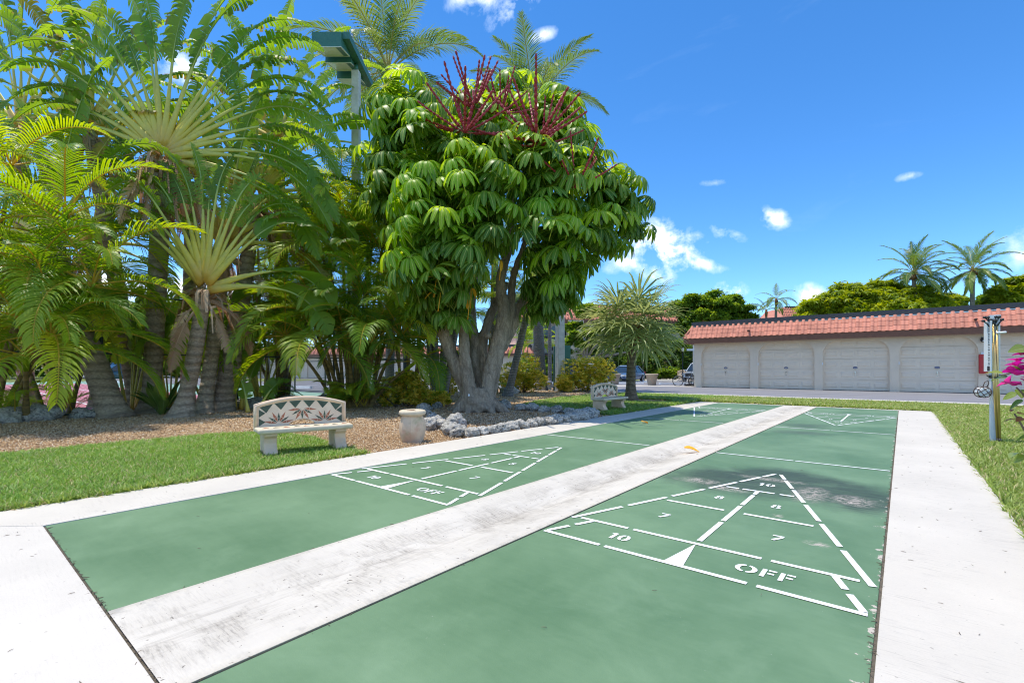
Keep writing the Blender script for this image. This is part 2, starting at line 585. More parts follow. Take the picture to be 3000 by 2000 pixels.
def asphaltmat(name, base):
    m, t, out = newmat(name)
    co = t('ShaderNodeTexCoord').outputs['Object']
    tracks = t.noise(t.scalevec(co, 0.22, 3.2, 1), 1.0, 6, 0.65)
    c = t.ramp(tracks, [(0.32, tuple(x * 0.72 for x in base)), (0.68, tuple(x * 1.3 for x in base))])
    f_ = t.noise(co, 90, 3)
    c = t.mix(t.math('MULTIPLY', t.maprange(f_, 0.5, 0.75), 0.3), c, (0.42, 0.41, 0.42))
    p = t('ShaderNodeBsdfPrincipled', Base_Color=c, Roughness=0.85, Normal=t.bump(f_, 0.3, 0.01))
    return fin(m, t, out, p.outputs[0])


def soilmat(name, a, b, scale=30):
    m, t, out = newmat(name)
    co = t('ShaderNodeTexCoord').outputs['Object']
    n = t.noise(co, scale, 6, 0.7)
    big = t.noise(co, 0.7, 4)
    c = t.ramp(n, [(0.3, a), (0.7, b)])
    c = t.mix(t.math('MULTIPLY', t.maprange(big, 0.4, 0.7), 0.35), c, tuple(x * 0.6 for x in a))
    p = t('ShaderNodeBsdfPrincipled', Base_Color=c, Roughness=0.95, Normal=t.bump(n, 0.6, 0.03))
    return fin(m, t, out, p.outputs[0])


def pebblemat():
    m, t, out = newmat('gravel_chips')
    r = t('ShaderNodeAttribute', attrs={'attribute_name': 'rnd'}).outputs['Fac']
    co = t('ShaderNodeTexCoord').outputs['Object']
    c = t.ramp(r, [(0.0, (0.16, 0.085, 0.035)), (0.16, (0.42, 0.25, 0.115)), (0.4, (0.68, 0.46, 0.24)), (0.6, (0.52, 0.32, 0.155)),
                   (0.74, (0.68, 0.53, 0.34)), (0.9, (0.74, 0.66, 0.52)), (1.0, (0.5, 0.46, 0.4))], 'CONSTANT')
    c = t.mix(t.math('MULTIPLY', t.noise(co, 25, 3), 0.4), c, (0.3, 0.2, 0.12))
    p = t('ShaderNodeBsdfPrincipled', Base_Color=c, Roughness=0.7)
    return fin(m, t, out, p.outputs[0])


def rockmat():
    m, t, out = newmat('pitted_limestone')
    tc = t('ShaderNodeTexCoord')
    co = t('ShaderNodeNewGeometry').outputs['Position']
    pits = t.noise(co, 24, 6, 0.7, 0.5)
    blot = t.noise(co, 7, 5, 0.65, 0.4)
    r = t('ShaderNodeObjectInfo').outputs['Random']
    c = t.ramp(t.math('ADD', pits, t.math('MULTIPLY', t.math('SUBTRACT', r, 0.5), 0.1)), [(0.36, (0.09, 0.088, 0.08)), (0.45, (0.36, 0.345, 0.31)), (0.58, (0.6, 0.57, 0.51))])
    c = t.mix(t.math('MULTIPLY', t.maprange(blot, 0.5, 0.68), 0.5), c, (0.2, 0.195, 0.18))
    p = t('ShaderNodeBsdfPrincipled', Base_Color=c, Roughness=0.95, Normal=t.bump(pits, 0.8, 0.05))
    return fin(m, t, out, p.outputs[0])


def barkmat(name, dark, lite, rings=0.0, scale=8, stretch=0.25, bstr=0.8):
    m, t, out = newmat(name)
    co = t('ShaderNodeTexCoord').outputs['Object']
    v = t.scalevec(co, 1, 1, stretch if not rings else 1.5)
    n = t.noise(v, scale, 7, 0.68, 0.5)
    n2 = t.noise(co, 1.6, 4)
    h = n
    c = t.ramp(n, [(0.28, dark), (0.5, tuple((a + b) / 2 for a, b in zip(dark, lite))), (0.72, lite)])
    c = t.mix(t.math('MULTIPLY', t.maprange(n2, 0.45, 0.7), 0.4), c, tuple(x * 0.55 for x in lite))
    if rings:
        w = t('ShaderNodeTexWave', attrs={'bands_direction': 'Z'}, Vector=co, Scale=rings, Distortion=4.0, Detail=3).outputs['Fac']
        c = t.mix(t.math('MULTIPLY', t.maprange(w, 0.55, 0.95), 0.4), c, tuple(x * 0.5 for x in dark))
        h = t.math('ADD', t.math('MULTIPLY', n, 0.7), t.math('MULTIPLY', w, 0.6))
    else:
        vo = t('ShaderNodeTexVoronoi', attrs={'feature': 'DISTANCE_TO_EDGE'}, Vector=t.scalevec(co, 1, 1, 0.35), Scale=26).outputs['Distance']
        cr = t.maprange(vo, 0.0, 0.09)
        c = t.mix(t.math('MULTIPLY', t.math('SUBTRACT', 1.0, cr), 0.35), c, tuple(x * 0.55 for x in dark))
        h = t.math('ADD', n, t.math('MULTIPLY', cr, 0.5))
    p = t('ShaderNodeBsdfPrincipled', Base_Color=c, Roughness=0.9, Normal=t.bump(h, bstr, 0.04))
    return fin(m, t, out, p.outputs[0])


def stuccomat(name, col):
    m, t, out = newmat(name)
    co = t('ShaderNodeTexCoord').outputs['Object']
    n = t.noise(co, 1.2, 6, 0.6)
    f_ = t.noise(co, 70, 4)
    st = t.noise(t.scalevec(co, 4, 4, 0.5), 1.5, 5)
    c = t.ramp(n, [(0.3, tuple(x * 0.9 for x in col)), (0.7, col)])
    c = t.mix(t.math('MULTIPLY', t.maprange(st, 0.58, 0.8), 0.25), c, tuple(x * 0.6 for x in col))
    p = t('ShaderNodeBsdfPrincipled', Base_Color=c, Roughness=0.85, Normal=t.bump(f_, 0.25, 0.01))
    return fin(m, t, out, p.outputs[0])


def tilemat(name, col):
    m, t, out = newmat(name)
    r = t('ShaderNodeObjectInfo').outputs['Random']
    co = t('ShaderNodeNewGeometry').outputs['Position']
    n = t.noise(co, 5, 5)
    f = t.math('ADD', t.math('MULTIPLY', r, 0.5), t.math('MULTIPLY', n, 0.5))
    c = t.ramp(f, [(0.25, tuple(x * 0.8 for x in col)), (0.5, col), (0.8, tuple(min(1, x * 1.18) for x in col))])
    p = t('ShaderNodeBsdfPrincipled', Base_Color=c, Roughness=0.75)
    return fin(m, t, out, p.outputs[0])


def glassmat(name, col=(0.02, 0.03, 0.035)):
    m, t, out = newmat(name)
    p = t('ShaderNodeBsdfPrincipled', Base_Color=(*col, 1), Roughness=0.05)
    p.inputs['Specular IOR Level'].default_value = 0.8
    return fin(m, t, out, p.outputs[0])


def grassmat(name, dark, mid, lite, dry):
    m, t, out = newmat(name)
    r = t('ShaderNodeAttribute', attrs={'attribute_name': 'rnd'}).outputs['Fac']
    co = t('ShaderNodeTexCoord').outputs['Object']
    n = t.noise(co, 1.6, 4)
    f = t.math('ADD', t.math('MULTIPLY', r, 0.7), t.math('MULTIPLY', n, 0.35))
    c = t.ramp(f, [(0.15, dark), (0.5, mid), (0.85, lite)])
    c = t.mix(t.math('GREATER_THAN', t.math('ADD', r, t.math('MULTIPLY', t.math('SUBTRACT', t.noise(co, 4.0, 3), 0.5), 0.5)), 0.9), c, dry)
    p = t('ShaderNodeBsdfPrincipled', Base_Color=c, Roughness=0.5)
    tr = t('ShaderNodeBsdfTranslucent', Color=t('ShaderNodeHueSaturation', Color=c, Hue=0.48, Value=1.8).outputs[0])
    return fin(m, t, out, t('ShaderNodeMixShader', i0=0.3, i1=p.outputs[0], i2=tr.outputs[0]).outputs[0])


def caststone(name, col, moss=0.3, pink=0.3):
    m, t, out = newmat(name)
    tc = t('ShaderNodeTexCoord').outputs['Object']
    n = t.noise(tc, 3.5, 6, 0.6)
    f_ = t.noise(tc, 55, 5, 0.7)
    c = t.ramp(t.noise(tc, 9, 6, 0.6), [(0.3, tuple(x * 0.8 for x in col)), (0.7, col)])
    c = t.mix(t.math('MULTIPLY', t.maprange(n, 0.5, 0.66), moss), c, (0.3, 0.3, 0.14))
    c = t.mix(t.math('MULTIPLY', t.maprange(t.noise(tc, 4.5, 4), 0.5, 0.62), pink), c, (0.55, 0.33, 0.23))
    p = t('ShaderNodeBsdfPrincipled', Base_Color=c, Roughness=0.85, Normal=t.bump(f_, 0.35, 0.012))
    return fin(m, t, out, p.outputs[0])


M = {}
M['walk'] = concretemat('broomed_concrete', (0.62, 0.58, 0.51), 0.12, 0.75, 0.6)
M['apron'] = concretemat('pale_concrete', (0.64, 0.6, 0.535), 0.5, 0.25, 0.4)
M['gutter'] = guttermat()
M['court'] = courtmat()
M['paint'] = paintmat()
M['asphalt'] = asphaltmat('road_asphalt', (0.2, 0.2, 0.215))
M['lot'] = asphaltmat('parking_asphalt', (0.17, 0.17, 0.185))
M['soil'] = soilmat('dark_soil', (0.09, 0.08, 0.06), (0.2, 0.17, 0.13))
M['gravelbed'] = soilmat('gravel_bed_ground', (0.16, 0.09, 0.04), (0.45, 0.3, 0.16), 45)
M['turf'] = soilmat('turf_ground', (0.1, 0.13, 0.025), (0.22, 0.27, 0.065), 60)
M['pebble'] = pebblemat()
M['grass'] = grassmat('lawn_grass', (0.1, 0.2, 0.022), (0.2, 0.37, 0.045), (0.34, 0.5, 0.1), (0.55, 0.48, 0.24))
M['grass2'] = grassmat('dry_lawn_grass', (0.14, 0.21, 0.03), (0.26, 0.36, 0.06), (0.4, 0.48, 0.13), (0.58, 0.49, 0.25))
M['rock'] = rockmat()
M['tp_trunk'] = barkmat('ringed_palm_bark', (0.17, 0.13, 0.09), (0.62, 0.5, 0.36), rings=1.6, scale=16)
M['palm_trunk'] = barkmat('grey_palm_bark', (0.1, 0.095, 0.088), (0.33, 0.31, 0.285), rings=3.0, scale=16, bstr=0.5)
M['areca_cane'] = barkmat('areca_cane_bark', (0.13, 0.1, 0.04), (0.36, 0.25, 0.08), rings=2.4, scale=9, bstr=0.4)
M['bark'] = barkmat('umbrella_tree_bark', (0.19, 0.145, 0.1), (0.64, 0.52, 0.39), scale=9)
M['thatch'] = barkmat('fan_palm_bark', (0.07, 0.05, 0.035), (0.33, 0.26, 0.18), rings=2.0, scale=12)
M['fibre'] = plain('brown_fibre', (0.19, 0.1, 0.045), 0.95, var=0.6, scale=30, bump=0.8, bscale=40)
M['stem'] = plain('woody_stem', (0.17, 0.13, 0.09), 0.9, var=0.3)
M['white'] = plain('white_paint', (0.76, 0.79, 0.82), 0.45, var=0.05)
M['black'] = plain('black_plastic', (0.02, 0.02, 0.022), 0.5)
M['brass'] = plain('gold_anodised_tube', (0.62, 0.47, 0.2), 0.32, 0.75, 0.08)
M['rust'] = plain('dark_brown_wire', (0.07, 0.035, 0.025), 0.6)
M['steelgreen'] = plain('green_powder_coat', (0.045, 0.17, 0.13), 0.4, var=0.08)
M['fence'] = plain('dark_green_fence_paint', (0.035, 0.06, 0.06), 0.5)
M['lens'] = plain('frosted_lamp_glass', (0.78, 0.78, 0.72), 0.25, var=0.12, scale=3)
M['concpole'] = plain('grey_concrete_pole', (0.55, 0.54, 0.48), 0.8, var=0.18, scale=4, bump=0.2)
M['bench'] = caststone('cream_cast_stone', (0.84, 0.63, 0.44), 0.18, 0.4)
M['benchpanel'] = caststone('smooth_cream_stone', (0.87, 0.69, 0.51), 0.0, 0.2)
M['benchseat'] = caststone('weathered_cream_stone', (0.7, 0.6, 0.44), 0.35, 0.1)
M['urn'] = caststone('mossy_cast_stone', (0.78, 0.6, 0.42), 0.75, 0.7)
M['terra'] = plain('terracotta_mosaic', (0.4, 0.13, 0.065), 0.6, var=0.3, scale=14)
M['moss'] = plain('dark_green_mosaic', (0.055, 0.085, 0.055), 0.6, var=0.35, scale=14)
M['stucco'] = stuccomat('beige_stucco', (0.82, 0.685, 0.53))
M['stucco2'] = stuccomat('cream_stucco', (0.66, 0.55, 0.42))
M['door'] = plain('beige_door_paint', (0.8, 0.67, 0.525), 0.5, var=0.05, scale=2)
M['tile'] = tilemat('salmon_roof_tile', (0.6, 0.235, 0.16))
M['fascia'] = plain('brown_fascia', (0.2, 0.085, 0.05), 0.6)
M['cap'] = plain('charcoal_roof_edge', (0.05, 0.055, 0.065), 0.6, var=0.1)
M['roofdeck'] = plain('pale_roof_membrane', (0.5, 0.5, 0.48), 0.8)
M['badge'] = plain('navy_badge', (0.02, 0.03, 0.12), 0.4)
M['chrome'] = plain('bright_metal', (0.6, 0.6, 0.6), 0.25, 1.0)
M['red'] = plain('red_cabinet_paint', (0.5, 0.02, 0.025), 0.35)
M['glass'] = glassmat('dark_glass')
M['pink'] = plain('pink_court_paint', (0.42, 0.15, 0.18), 0.8, var=0.1, scale=1.2)
M['tgreen'] = plain('pale_green_court_paint', (0.2, 0.34, 0.27), 0.8, var=0.1, scale=1.2)
M['carblue'] = plain('blue_grey_car_paint', (0.09, 0.16, 0.28), 0.3, 0.35, 0.03, coat=0.8)
M['carsilver'] = plain('silver_car_paint', (0.45, 0.5, 0.56), 0.3, 0.4, 0.03, coat=0.8)
M['carteal'] = plain('dark_teal_car_paint', (0.02, 0.07, 0.09), 0.3, 0.3, 0.03, coat=0.8)
M['carslate'] = plain('slate_car_paint', (0.13, 0.16, 0.22), 0.3, 0.35, 0.03, coat=0.8)
M['tyre'] = plain('tyre_rubber', (0.018, 0.018, 0.019), 0.8)
M['planter'] = caststone('sandy_planter', (0.5, 0.4, 0.3), 0.2, 0.4)
M['yellow'] = leafmat('fallen_yellow_leaf', (0.6, 0.32, 0.02), (0.7, 0.4, 0.02), (0.75, 0.45, 0.03), trans=0.2)
# leaves
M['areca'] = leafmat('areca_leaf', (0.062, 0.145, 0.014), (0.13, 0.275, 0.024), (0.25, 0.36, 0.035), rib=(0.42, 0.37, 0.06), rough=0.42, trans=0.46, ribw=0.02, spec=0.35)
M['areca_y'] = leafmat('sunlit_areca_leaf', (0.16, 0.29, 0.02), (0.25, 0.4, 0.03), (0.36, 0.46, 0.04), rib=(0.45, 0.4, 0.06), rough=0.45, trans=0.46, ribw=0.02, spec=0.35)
M['coco'] = leafmat('coconut_leaf', (0.05, 0.12, 0.025), (0.095, 0.19, 0.035), (0.17, 0.25, 0.05), rib=(0.4, 0.4, 0.14), rough=0.4, trans=0.36, ribw=0.02, spec=0.4)
M['thatchleaf'] = leafmat('silvery_fan_leaf', (0.11, 0.175, 0.06), (0.18, 0.25, 0.09), (0.28, 0.34, 0.14), rib=(0.4, 0.42, 0.16), rough=0.4, trans=0.34, ribw=0.05, spec=0.4)
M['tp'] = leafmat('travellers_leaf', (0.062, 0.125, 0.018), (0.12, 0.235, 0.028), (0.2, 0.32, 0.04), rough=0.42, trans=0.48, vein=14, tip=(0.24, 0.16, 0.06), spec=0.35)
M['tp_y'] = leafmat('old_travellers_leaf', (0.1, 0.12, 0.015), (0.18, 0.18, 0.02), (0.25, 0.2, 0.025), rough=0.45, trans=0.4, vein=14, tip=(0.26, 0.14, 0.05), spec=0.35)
M['dead'] = leafmat('dead_leaf', (0.17, 0.095, 0.045), (0.33, 0.215, 0.12), (0.5, 0.37, 0.235), rough=0.85, trans=0.15, vein=10)
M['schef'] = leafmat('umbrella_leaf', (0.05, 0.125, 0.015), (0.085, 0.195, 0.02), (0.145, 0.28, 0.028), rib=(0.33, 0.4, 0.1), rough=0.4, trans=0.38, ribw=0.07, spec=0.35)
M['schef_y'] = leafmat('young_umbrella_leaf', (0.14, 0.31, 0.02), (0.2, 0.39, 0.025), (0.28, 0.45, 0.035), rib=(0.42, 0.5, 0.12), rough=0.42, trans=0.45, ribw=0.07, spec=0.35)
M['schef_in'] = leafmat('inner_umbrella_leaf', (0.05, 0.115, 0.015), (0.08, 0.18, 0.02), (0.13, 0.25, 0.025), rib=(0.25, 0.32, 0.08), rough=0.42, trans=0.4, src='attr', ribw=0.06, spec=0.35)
M['spike'] = plain('crimson_flower_beads', (0.34, 0.03, 0.045), 0.6, var=0.4, scale=30)
M['croton'] = leafmat('variegated_leaf', (0.16, 0.24, 0.02), (0.55, 0.52, 0.05), (0.8, 0.7, 0.16), rough=0.45, trans=0.32, src='attr', spec=0.35)
M['shrub'] = leafmat('dark_shrub_leaf', (0.03, 0.08, 0.012), (0.06, 0.13, 0.02), (0.12, 0.21, 0.03), rough=0.45, trans=0.3, src='attr', spec=0.35)
M['tree'] = leafmat('tree_leaf', (0.06, 0.135, 0.018), (0.12, 0.225, 0.028), (0.21, 0.31, 0.04), rough=0.5, trans=0.4, src='attr', spec=0.3)
M['poinciana'] = leafmat('feathery_tree_leaf', (0.12, 0.19, 0.015), (0.2, 0.285, 0.025), (0.31, 0.37, 0.04), rough=0.5, trans=0.42, src='attr', spec=0.3)
M['bract'] = leafmat('magenta_bract', (0.4, 0.004, 0.15), (0.55, 0.006, 0.22), (0.66, 0.02, 0.28), rough=0.6, trans=0.22)
M['bougleaf'] = leafmat('bougainvillea_leaf', (0.05, 0.11, 0.02), (0.1, 0.19, 0.04), (0.2, 0.27, 0.06), rib=(0.25, 0.32, 0.12), rough=0.4, trans=0.3, ribw=0.04)
M['bougbud'] = leafmat('bronze_bougainvillea_leaf', (0.16, 0.09, 0.04), (0.22, 0.12, 0.05), (0.3, 0.2, 0.06), rough=0.5, trans=0.3)


def petiolemat():
    m, t, out = newmat('travellers_stalk')
    uv = t('ShaderNodeSeparateXYZ', Vector=t('ShaderNodeTexCoord').outputs['UV'])
    co = t('ShaderNodeTexCoord').outputs['Object']
    c = t.ramp(uv.outputs[1], [(0.0, (0.58, 0.33, 0.05)), (0.1, (0.62, 0.52, 0.08)), (0.3, (0.46, 0.5, 0.1)), (0.55, (0.26, 0.38, 0.09)), (1.0, (0.22, 0.32, 0.06))])
    c = t.mix(t.math('MULTIPLY', t.maprange(t.noise(co, 7, 5), 0.5, 0.75), 0.35), c, (0.22, 0.24, 0.1))
    p = t('ShaderNodeBsdfPrincipled', Base_Color=c, Roughness=0.45)
    return fin(m, t, out, p.outputs[0])


M['stalk'] = petiolemat()

# ================================================================== THE GROUND
def sheet(name, poly, z, mat, label=None, kind='structure', thick=None):
    mb = MB()
    if thick:
        mb.prism(poly, z - thick, z)
    else:
        mb.add([(x, y, z) for x, y in poly], [tuple(range(len(poly)))])
    return mb.obj(name, mat, kind=kind, label=label)


def rect(x0, y0, x1, y1):
    return [(x0, y0), (x1, y0), (x1, y1), (x0, y1)]


sheet('ground', rect(-900, -900, 900, 900), -0.06, M['turf'], 'flat turf ground reaching the horizon')
sheet('soil', rect(-5.34, -3.9, 0.61, 16.45), -0.056, M['soil'], 'dark soil showing in the joints of the slabs')

# left lawn, gravel, back lawn outlines
GB = [(-8.9, -4.0), (-8.92, 0.6), (-8.9, 1.9), (-8.88, 3.0), (-8.6, 3.5), (-7.9, 3.8), (-7.2, 3.86), (-6.5, 3.7), (-5.95, 3.58), (-5.37, 3.62)]
lawn_near = GB + [(-5.37, -4.0)]
GR = [(-5.37, 10.25), (-5.9, 10.35), (-6.6, 10.55), (-7.5, 10.6), (-8.3, 10.85), (-8.9, 11.4), (-9.4, 12.8), (-9.85, 14.6), (-10.0, 16.6), (-9.95, 18.4), (-9.6, 19.85)]
gravel_poly = [(-5.37, 3.62)] + GB[-2:0:-1] + [(-8.9, -4.0), (-15.6, -4.0), (-15.6, 11.0), (-16.5, 13.0), (-17.5, 20.5), (-15.5, 24.5), (-12.0, 22.6), (-9.6, 19.85)] + GR[-2::-1]
sheet('gravel_bed', gravel_poly, -0.012, M['gravelbed'], 'brown gravel planting bed under the palms')
sheet('lawn', lawn_near, -0.002, M['turf'], 'short lawn strip beside the left walk')
lawn_back = GR + [(60, 19.85), (60, 16.52), (-5.37, 16.52)]
sheet('lawn', lawn_back, -0.002, M['turf'], 'lawn strip behind the courts along the kerb')
lawn_right = rect(0.64, -4.0, 40, 16.5)
sheet('lawn', lawn_right, -0.002, M['turf'], 'lawn to the right of the courts')

# concrete slabs and the two courts, 18 mm joints between them
TOP = 0.022


def slab(name, poly, mat, label, z=TOP):
    o = sheet(name, poly, z, mat, label, thick=0.12)
    b = o.modifiers.new('edge', 'BEVEL')
    b.width = 0.003
    b.segments = 2
    return o


slab('walk', [(-5.36, -0.155), (-4.646, 0.497), (-4.645, 16.5), (-5.36, 16.5)], M['walk'], 'pale concrete walk along the left court')
slab('walk', rect(-0.078, 0.505, 0.63, 16.28), M['walk'], 'pale broomed concrete walk along the right court')
slab('apron', [(-5.36, -4.0), (0.63, -4.0), (0.63, 0.495), (-4.638, 0.495), (-5.36, -0.166)], M['apron'], 'white concrete apron at the near end of the courts')
slab('walk', rect(-4.632, 16.31, 0.63, 16.5), M['apron'], 'narrow concrete strip at the far end of the courts')
# gutter between the courts: shallow dished section, flat at both ends
gm = MB()
nx, ny = 14, 60
for j in range(ny + 1):
    y = 0.505 + (16.28 - 0.505) * j / ny
    dip = 0.06 * min(1, max(0, (y - 0.6) / 2.5)) * min(1, max(0, (16.0 - y) / 3.0))
    for i in range(nx + 1):
        u = i / nx
        x = -2.772 + (0.855) * u
        gm.v.append((x, y, TOP - dip * max(0, 1 - abs(u - 0.52) / 0.42) ** 1.4))
        gm.uv.append((0, 0))
for j in range(ny):
    for i in range(nx):
        a = j * (nx + 1) + i
        gm.f.append((a, a + 1, a + nx + 2, a + nx + 1))
for i, s in ((0, -1), (nx, 1)):
    o = len(gm.v)
    for j in range(ny + 1):
        p = gm.v[j * (nx + 1) + i]
        gm.v.append((p[0] + s * 0.004, p[1], -0.1)); gm.uv.append((0, 0))
    for j in range(ny):
        gm.f.append((j * (nx + 1) + i, (j + 1) * (nx + 1) + i, o + j + 1, o + j))
gm.obj('gutter', M['gutter'], smooth=True, kind='structure', label='dished white concrete gutter between the two courts')

CT = TOP - 0.004
courtL = slab('shuffleboard_court', rect(-4.636, 0.507, -2.783, 16.29), M['court'], 'left green shuffleboard court with white scoring lines', CT)
courtR = slab('shuffleboard_court', rect(-1.908, 0.507, -0.09, 16.29), M['court'], 'right green shuffleboard court with mould stains', CT)


for r_ in (rect(-4.64, 0.485, -1.9, 0.515), rect(-1.9, 0.485, 0.6, 0.515), rect(-0.095, 0.52, -0.07, 16.27), rect(-1.92, 0.52, -1.9, 16.27), rect(-2.79, 0.52, -2.766, 16.27)):
    sheet('joint_soil', r_, 0.012, M['soil'], 'soil and grit packed into the slab joints')


# painted lines, numbers and words
def stroke(mb, pts, w, z):
    for (a, b) in zip(pts[:-1], pts[1:]):
        a, b = Vector((*a, 0)), Vector((*b, 0))
        t = (b - a).normalized()
        n = Vector((-t.y, t.x, 0)) * w / 2
        mb.add([(p.x, p.y, z) for p in (a - n, b - n, b + n, a + n)], [(0, 1, 2, 3)])


def ring(mb, c, rx, ry, w, a0, a1, z, n=10, wx=None):
    vs = []
    for i in range(n + 1):
        a = R(a0 + (a1 - a0) * i / n)
        wx_ = wx or w
        vs += [(c[0] + (rx) * cos(a), c[1] + (ry) * sin(a), z), (c[0] + (rx - wx_) * cos(a), c[1] + (ry - w) * sin(a), z)]
    mb.add(vs, [(2 * i, 2 * i + 1, 2 * i + 3, 2 * i + 2) for i in range(n)])


def glyph(mb, ch, x, y, h, z):
    """stencil character, its lower left corner at x, y; returns its advance"""
    w = h * 0.62
    t = h * 0.17
    if ch == '0' or ch == 'O':
        w = h * (0.72 if ch == '0' else 1.0)
        for a0, a1 in ((100, 260), (-80, 80)):
            ring(mb, (x + w / 2, y + h / 2), w / 2, h / 2, t * 0.8, a0, a1, z, 12, t * 1.35)
    elif ch == '1':
        w = h * 0.42
        stroke(mb, [(x + w * 0.65, y), (x + w * 0.65, y + h)], t * 1.3, z)
        mb.add([(x, y + h * 0.8, z), (x + w * 0.36, y + h * 0.84, z), (x + w * 0.36, y + h, z), (x + w * 0.1, y + h * 0.93, z)], [(0, 1, 2, 3)])
    elif ch == '7':
        stroke(mb, [(x, y + h - t / 2), (x + w, y + h - t / 2)], t, z)
        stroke(mb, [(x + w * 0.22, y + 0.0), (x + w * 0.86, y + h - t * 1.5)], t * 1.25, z)
    elif ch == '8':
        for cy_, r in ((y + h * 0.27, h * 0.275), (y + h * 0.755, h * 0.235)):
            for a0, a1 in ((102, 258), (-78, 78)):
                ring(mb, (x + w / 2, cy_), r * 1.22, r, t * 0.75, a0, a1, z, 9, t * 1.1)
    elif ch == 'F':
        stroke(mb, [(x + t * 0.6, y), (x + t * 0.6, y + h)], t * 1.2, z)
        stroke(mb, [(x + t * 1.6, y + h - t / 2), (x + w, y + h - t / 2)], t, z)
        stroke(mb, [(x + t * 1.6, y + h * 0.52), (x + w * 0.9, y + h * 0.52)], t, z)
    return w + h * 0.16


def text(s, x, y, h, z):
    mb = MB()
    for ch in s:
        x += glyph(mb, ch, x, y, h, z)
    return mb


PZ = CT + 0.004
XL, XR, XC = -0.895, 0.895, 0.0                 # about the centre line of a court 1.81 m wide
Y0, Y1, Y2, Y3, YA = 2.64, 3.04, 3.9, 4.7, 5.62
lw = 0.034


def dash_list():
    L = []
    # base and second line
    for y, cuts in ((Y0, [-0.88, -0.46, -0.425, 0.385, 0.43, 0.88]), (Y1, [-0.83, -0.46, -0.42, 0.37, 0.42, 0.83])):
        for i in range(0, 6, 2):
            L.append([(cuts[i], y), (cuts[i + 1], y)])
    # slanted sides, in six dashes each
    for s in (-1, 1):
        a, b = Vector((s * 0.885, Y1 - 0.04)), Vector((s * 0.012, YA))
        k = [0.0, 0.185, 0.21, 0.375, 0.4, 0.56, 0.585, 0.74, 0.76, 0.885, 0.905, 0.985]
        for i in range(0, 12, 2):
            L.append([tuple(a.lerp(b, k[i])), tuple(a.lerp(b, k[i + 1]))])
        a, b = Vector((s * 0.865, Y0 + 0.02)), Vector((s * 0.725, Y1 - 0.02))
        L.append([tuple(a.lerp(b, 0)), tuple(a.lerp(b, 0.46))])
        L.append([tuple(a.lerp(b, 0.6)), tuple(a.lerp(b, 1.0))])
        L.append([(s * 0.07, Y2), (s * 0.52, Y2)])
    L += [[(-0.27, Y3), (-0.16, Y3)], [(-0.13, Y3), (0.13, Y3)], [(0.17, Y3), (0.28, Y3)]]
    for a, b in ((Y1 + 0.06, 3.58), (3.62, 4.1), (4.14, 4.52), (4.56, Y3 - 0.03)):
        L.append([(0, a), (0, b)])
    return L


def diagram(court, xc, yflip):
    fx = (lambda x, y: (xc + x, y)) if not yflip else (lambda x, y: (xc - x, 16.8 - y))

    def put(mb, name):
        mb.v = [(*fx(p[0], p[1]), p[2]) for p in mb.v]
        return mb.obj(name, M['paint'], court)
    for seg in dash_list():
        mb = MB()
        stroke(mb, seg, lw, PZ + 0.0006 * (abs(seg[0][1] - seg[1][1]) > 0.01))
        put(mb, 'painted_line')
    mb = MB()
    mb.add([(-0.055, Y0 + lw / 2 + 0.002, PZ), (0.055, Y0 + lw / 2 + 0.002, PZ), (0.004, Y1 - 0.03, PZ), (-0.004, Y1 - 0.03, PZ)], [(0, 1, 2, 3)])
    put(mb, 'painted_wedge')
    for s, x, y, h in (('10', -0.06, 4.95, 0.107), ('8', -0.24, 4.21, 0.107), ('8', 0.19, 4.21, 0.107), ('7', -0.41, 3.42, 0.107), ('7', 0.34, 3.42, 0.107),
                       ('10', -0.495, 2.79, 0.107)):
        put(text(s, x, y, h, PZ), 'painted_number')
    put(text('OFF', 0.28, 2.78, 0.112, PZ), 'painted_word')


for court, xc in ((courtL, -3.709), (courtR, -1.0)):
    diagram(court, xc, False)
    diagram(court, xc, True)
    for y in (6.54, 10.2):
        for a, b in ((-0.895, -0.01), (0.01, 0.895)):
            mb = MB()
            stroke(mb, [(xc + a, y), (xc + b, y)], lw, PZ)
            mb.obj('painted_line', M['paint'], court)

# road, kerbs, parking
mb = MB()
x = -10.2
i = 0
kerbs = []
while x < 40:
    mb = MB()
    mb.box((x + 1.49, 20.16, 0.0), (2.985, 0.6, 0.16))
    kerbs.append(mb)
    x += 3.0
kerb_root = link('kerb', None, None, kind='structure', label='pale concrete kerb between lawn and road')
for mb in kerbs:
    mb.obj('kerb_stone', M['apron'], kerb_root)
sheet('road', [(-16.2, 25.6), (-10.2, 20.3), (60, 20.3), (60, 30.5), (-11.6, 30.5), (-12.4, 29.6)], 0.004, M['asphalt'], 'grey asphalt drive in front of the garages')
sheet('gutter', [(-17.3, 25.4), (-12.6, 29.9), (-10.25, 30.2), (-10.25, 31.4), (-14.2, 31.4), (-19.0, 26.6)], 0.012, M['walk'], 'pale concrete strip at the mouth of the drive')
sheet('parking_lot', [(-120, 11.9), (-17.2, 11.9), (-17.2, 20.6), (-15.2, 24.6), (-11.7, 30.8), (-10.3, 31.2), (-10.3, 56), (-60, 90), (-120, 90)], -0.004, M['lot'], 'asphalt parking lot beyond the tennis court')
sheet('path', [(-19.8, 44.5), (-15.8, 41.5), (-14.0, 47.0), (-12.4, 54.5), (-30, 60), (-34, 52), (-26, 52.5)], 0.01, M['walk'], 'pale path leading past the far lawn')
sheet('lawn', [(-22.6, 43.2), (-19.0, 42.0), (-19.6, 45.5), (-24.5, 50.0), (-30, 50)], 0.016, M['turf'], 'small far lawn behind the blue sedan')
sheet('lawn', [(-14.2, 41.0), (-11.0, 38.5), (-10.6, 42.0), (-13.2, 44.6)], 0.016, M['turf'], 'small lawn island behind the bicycle')
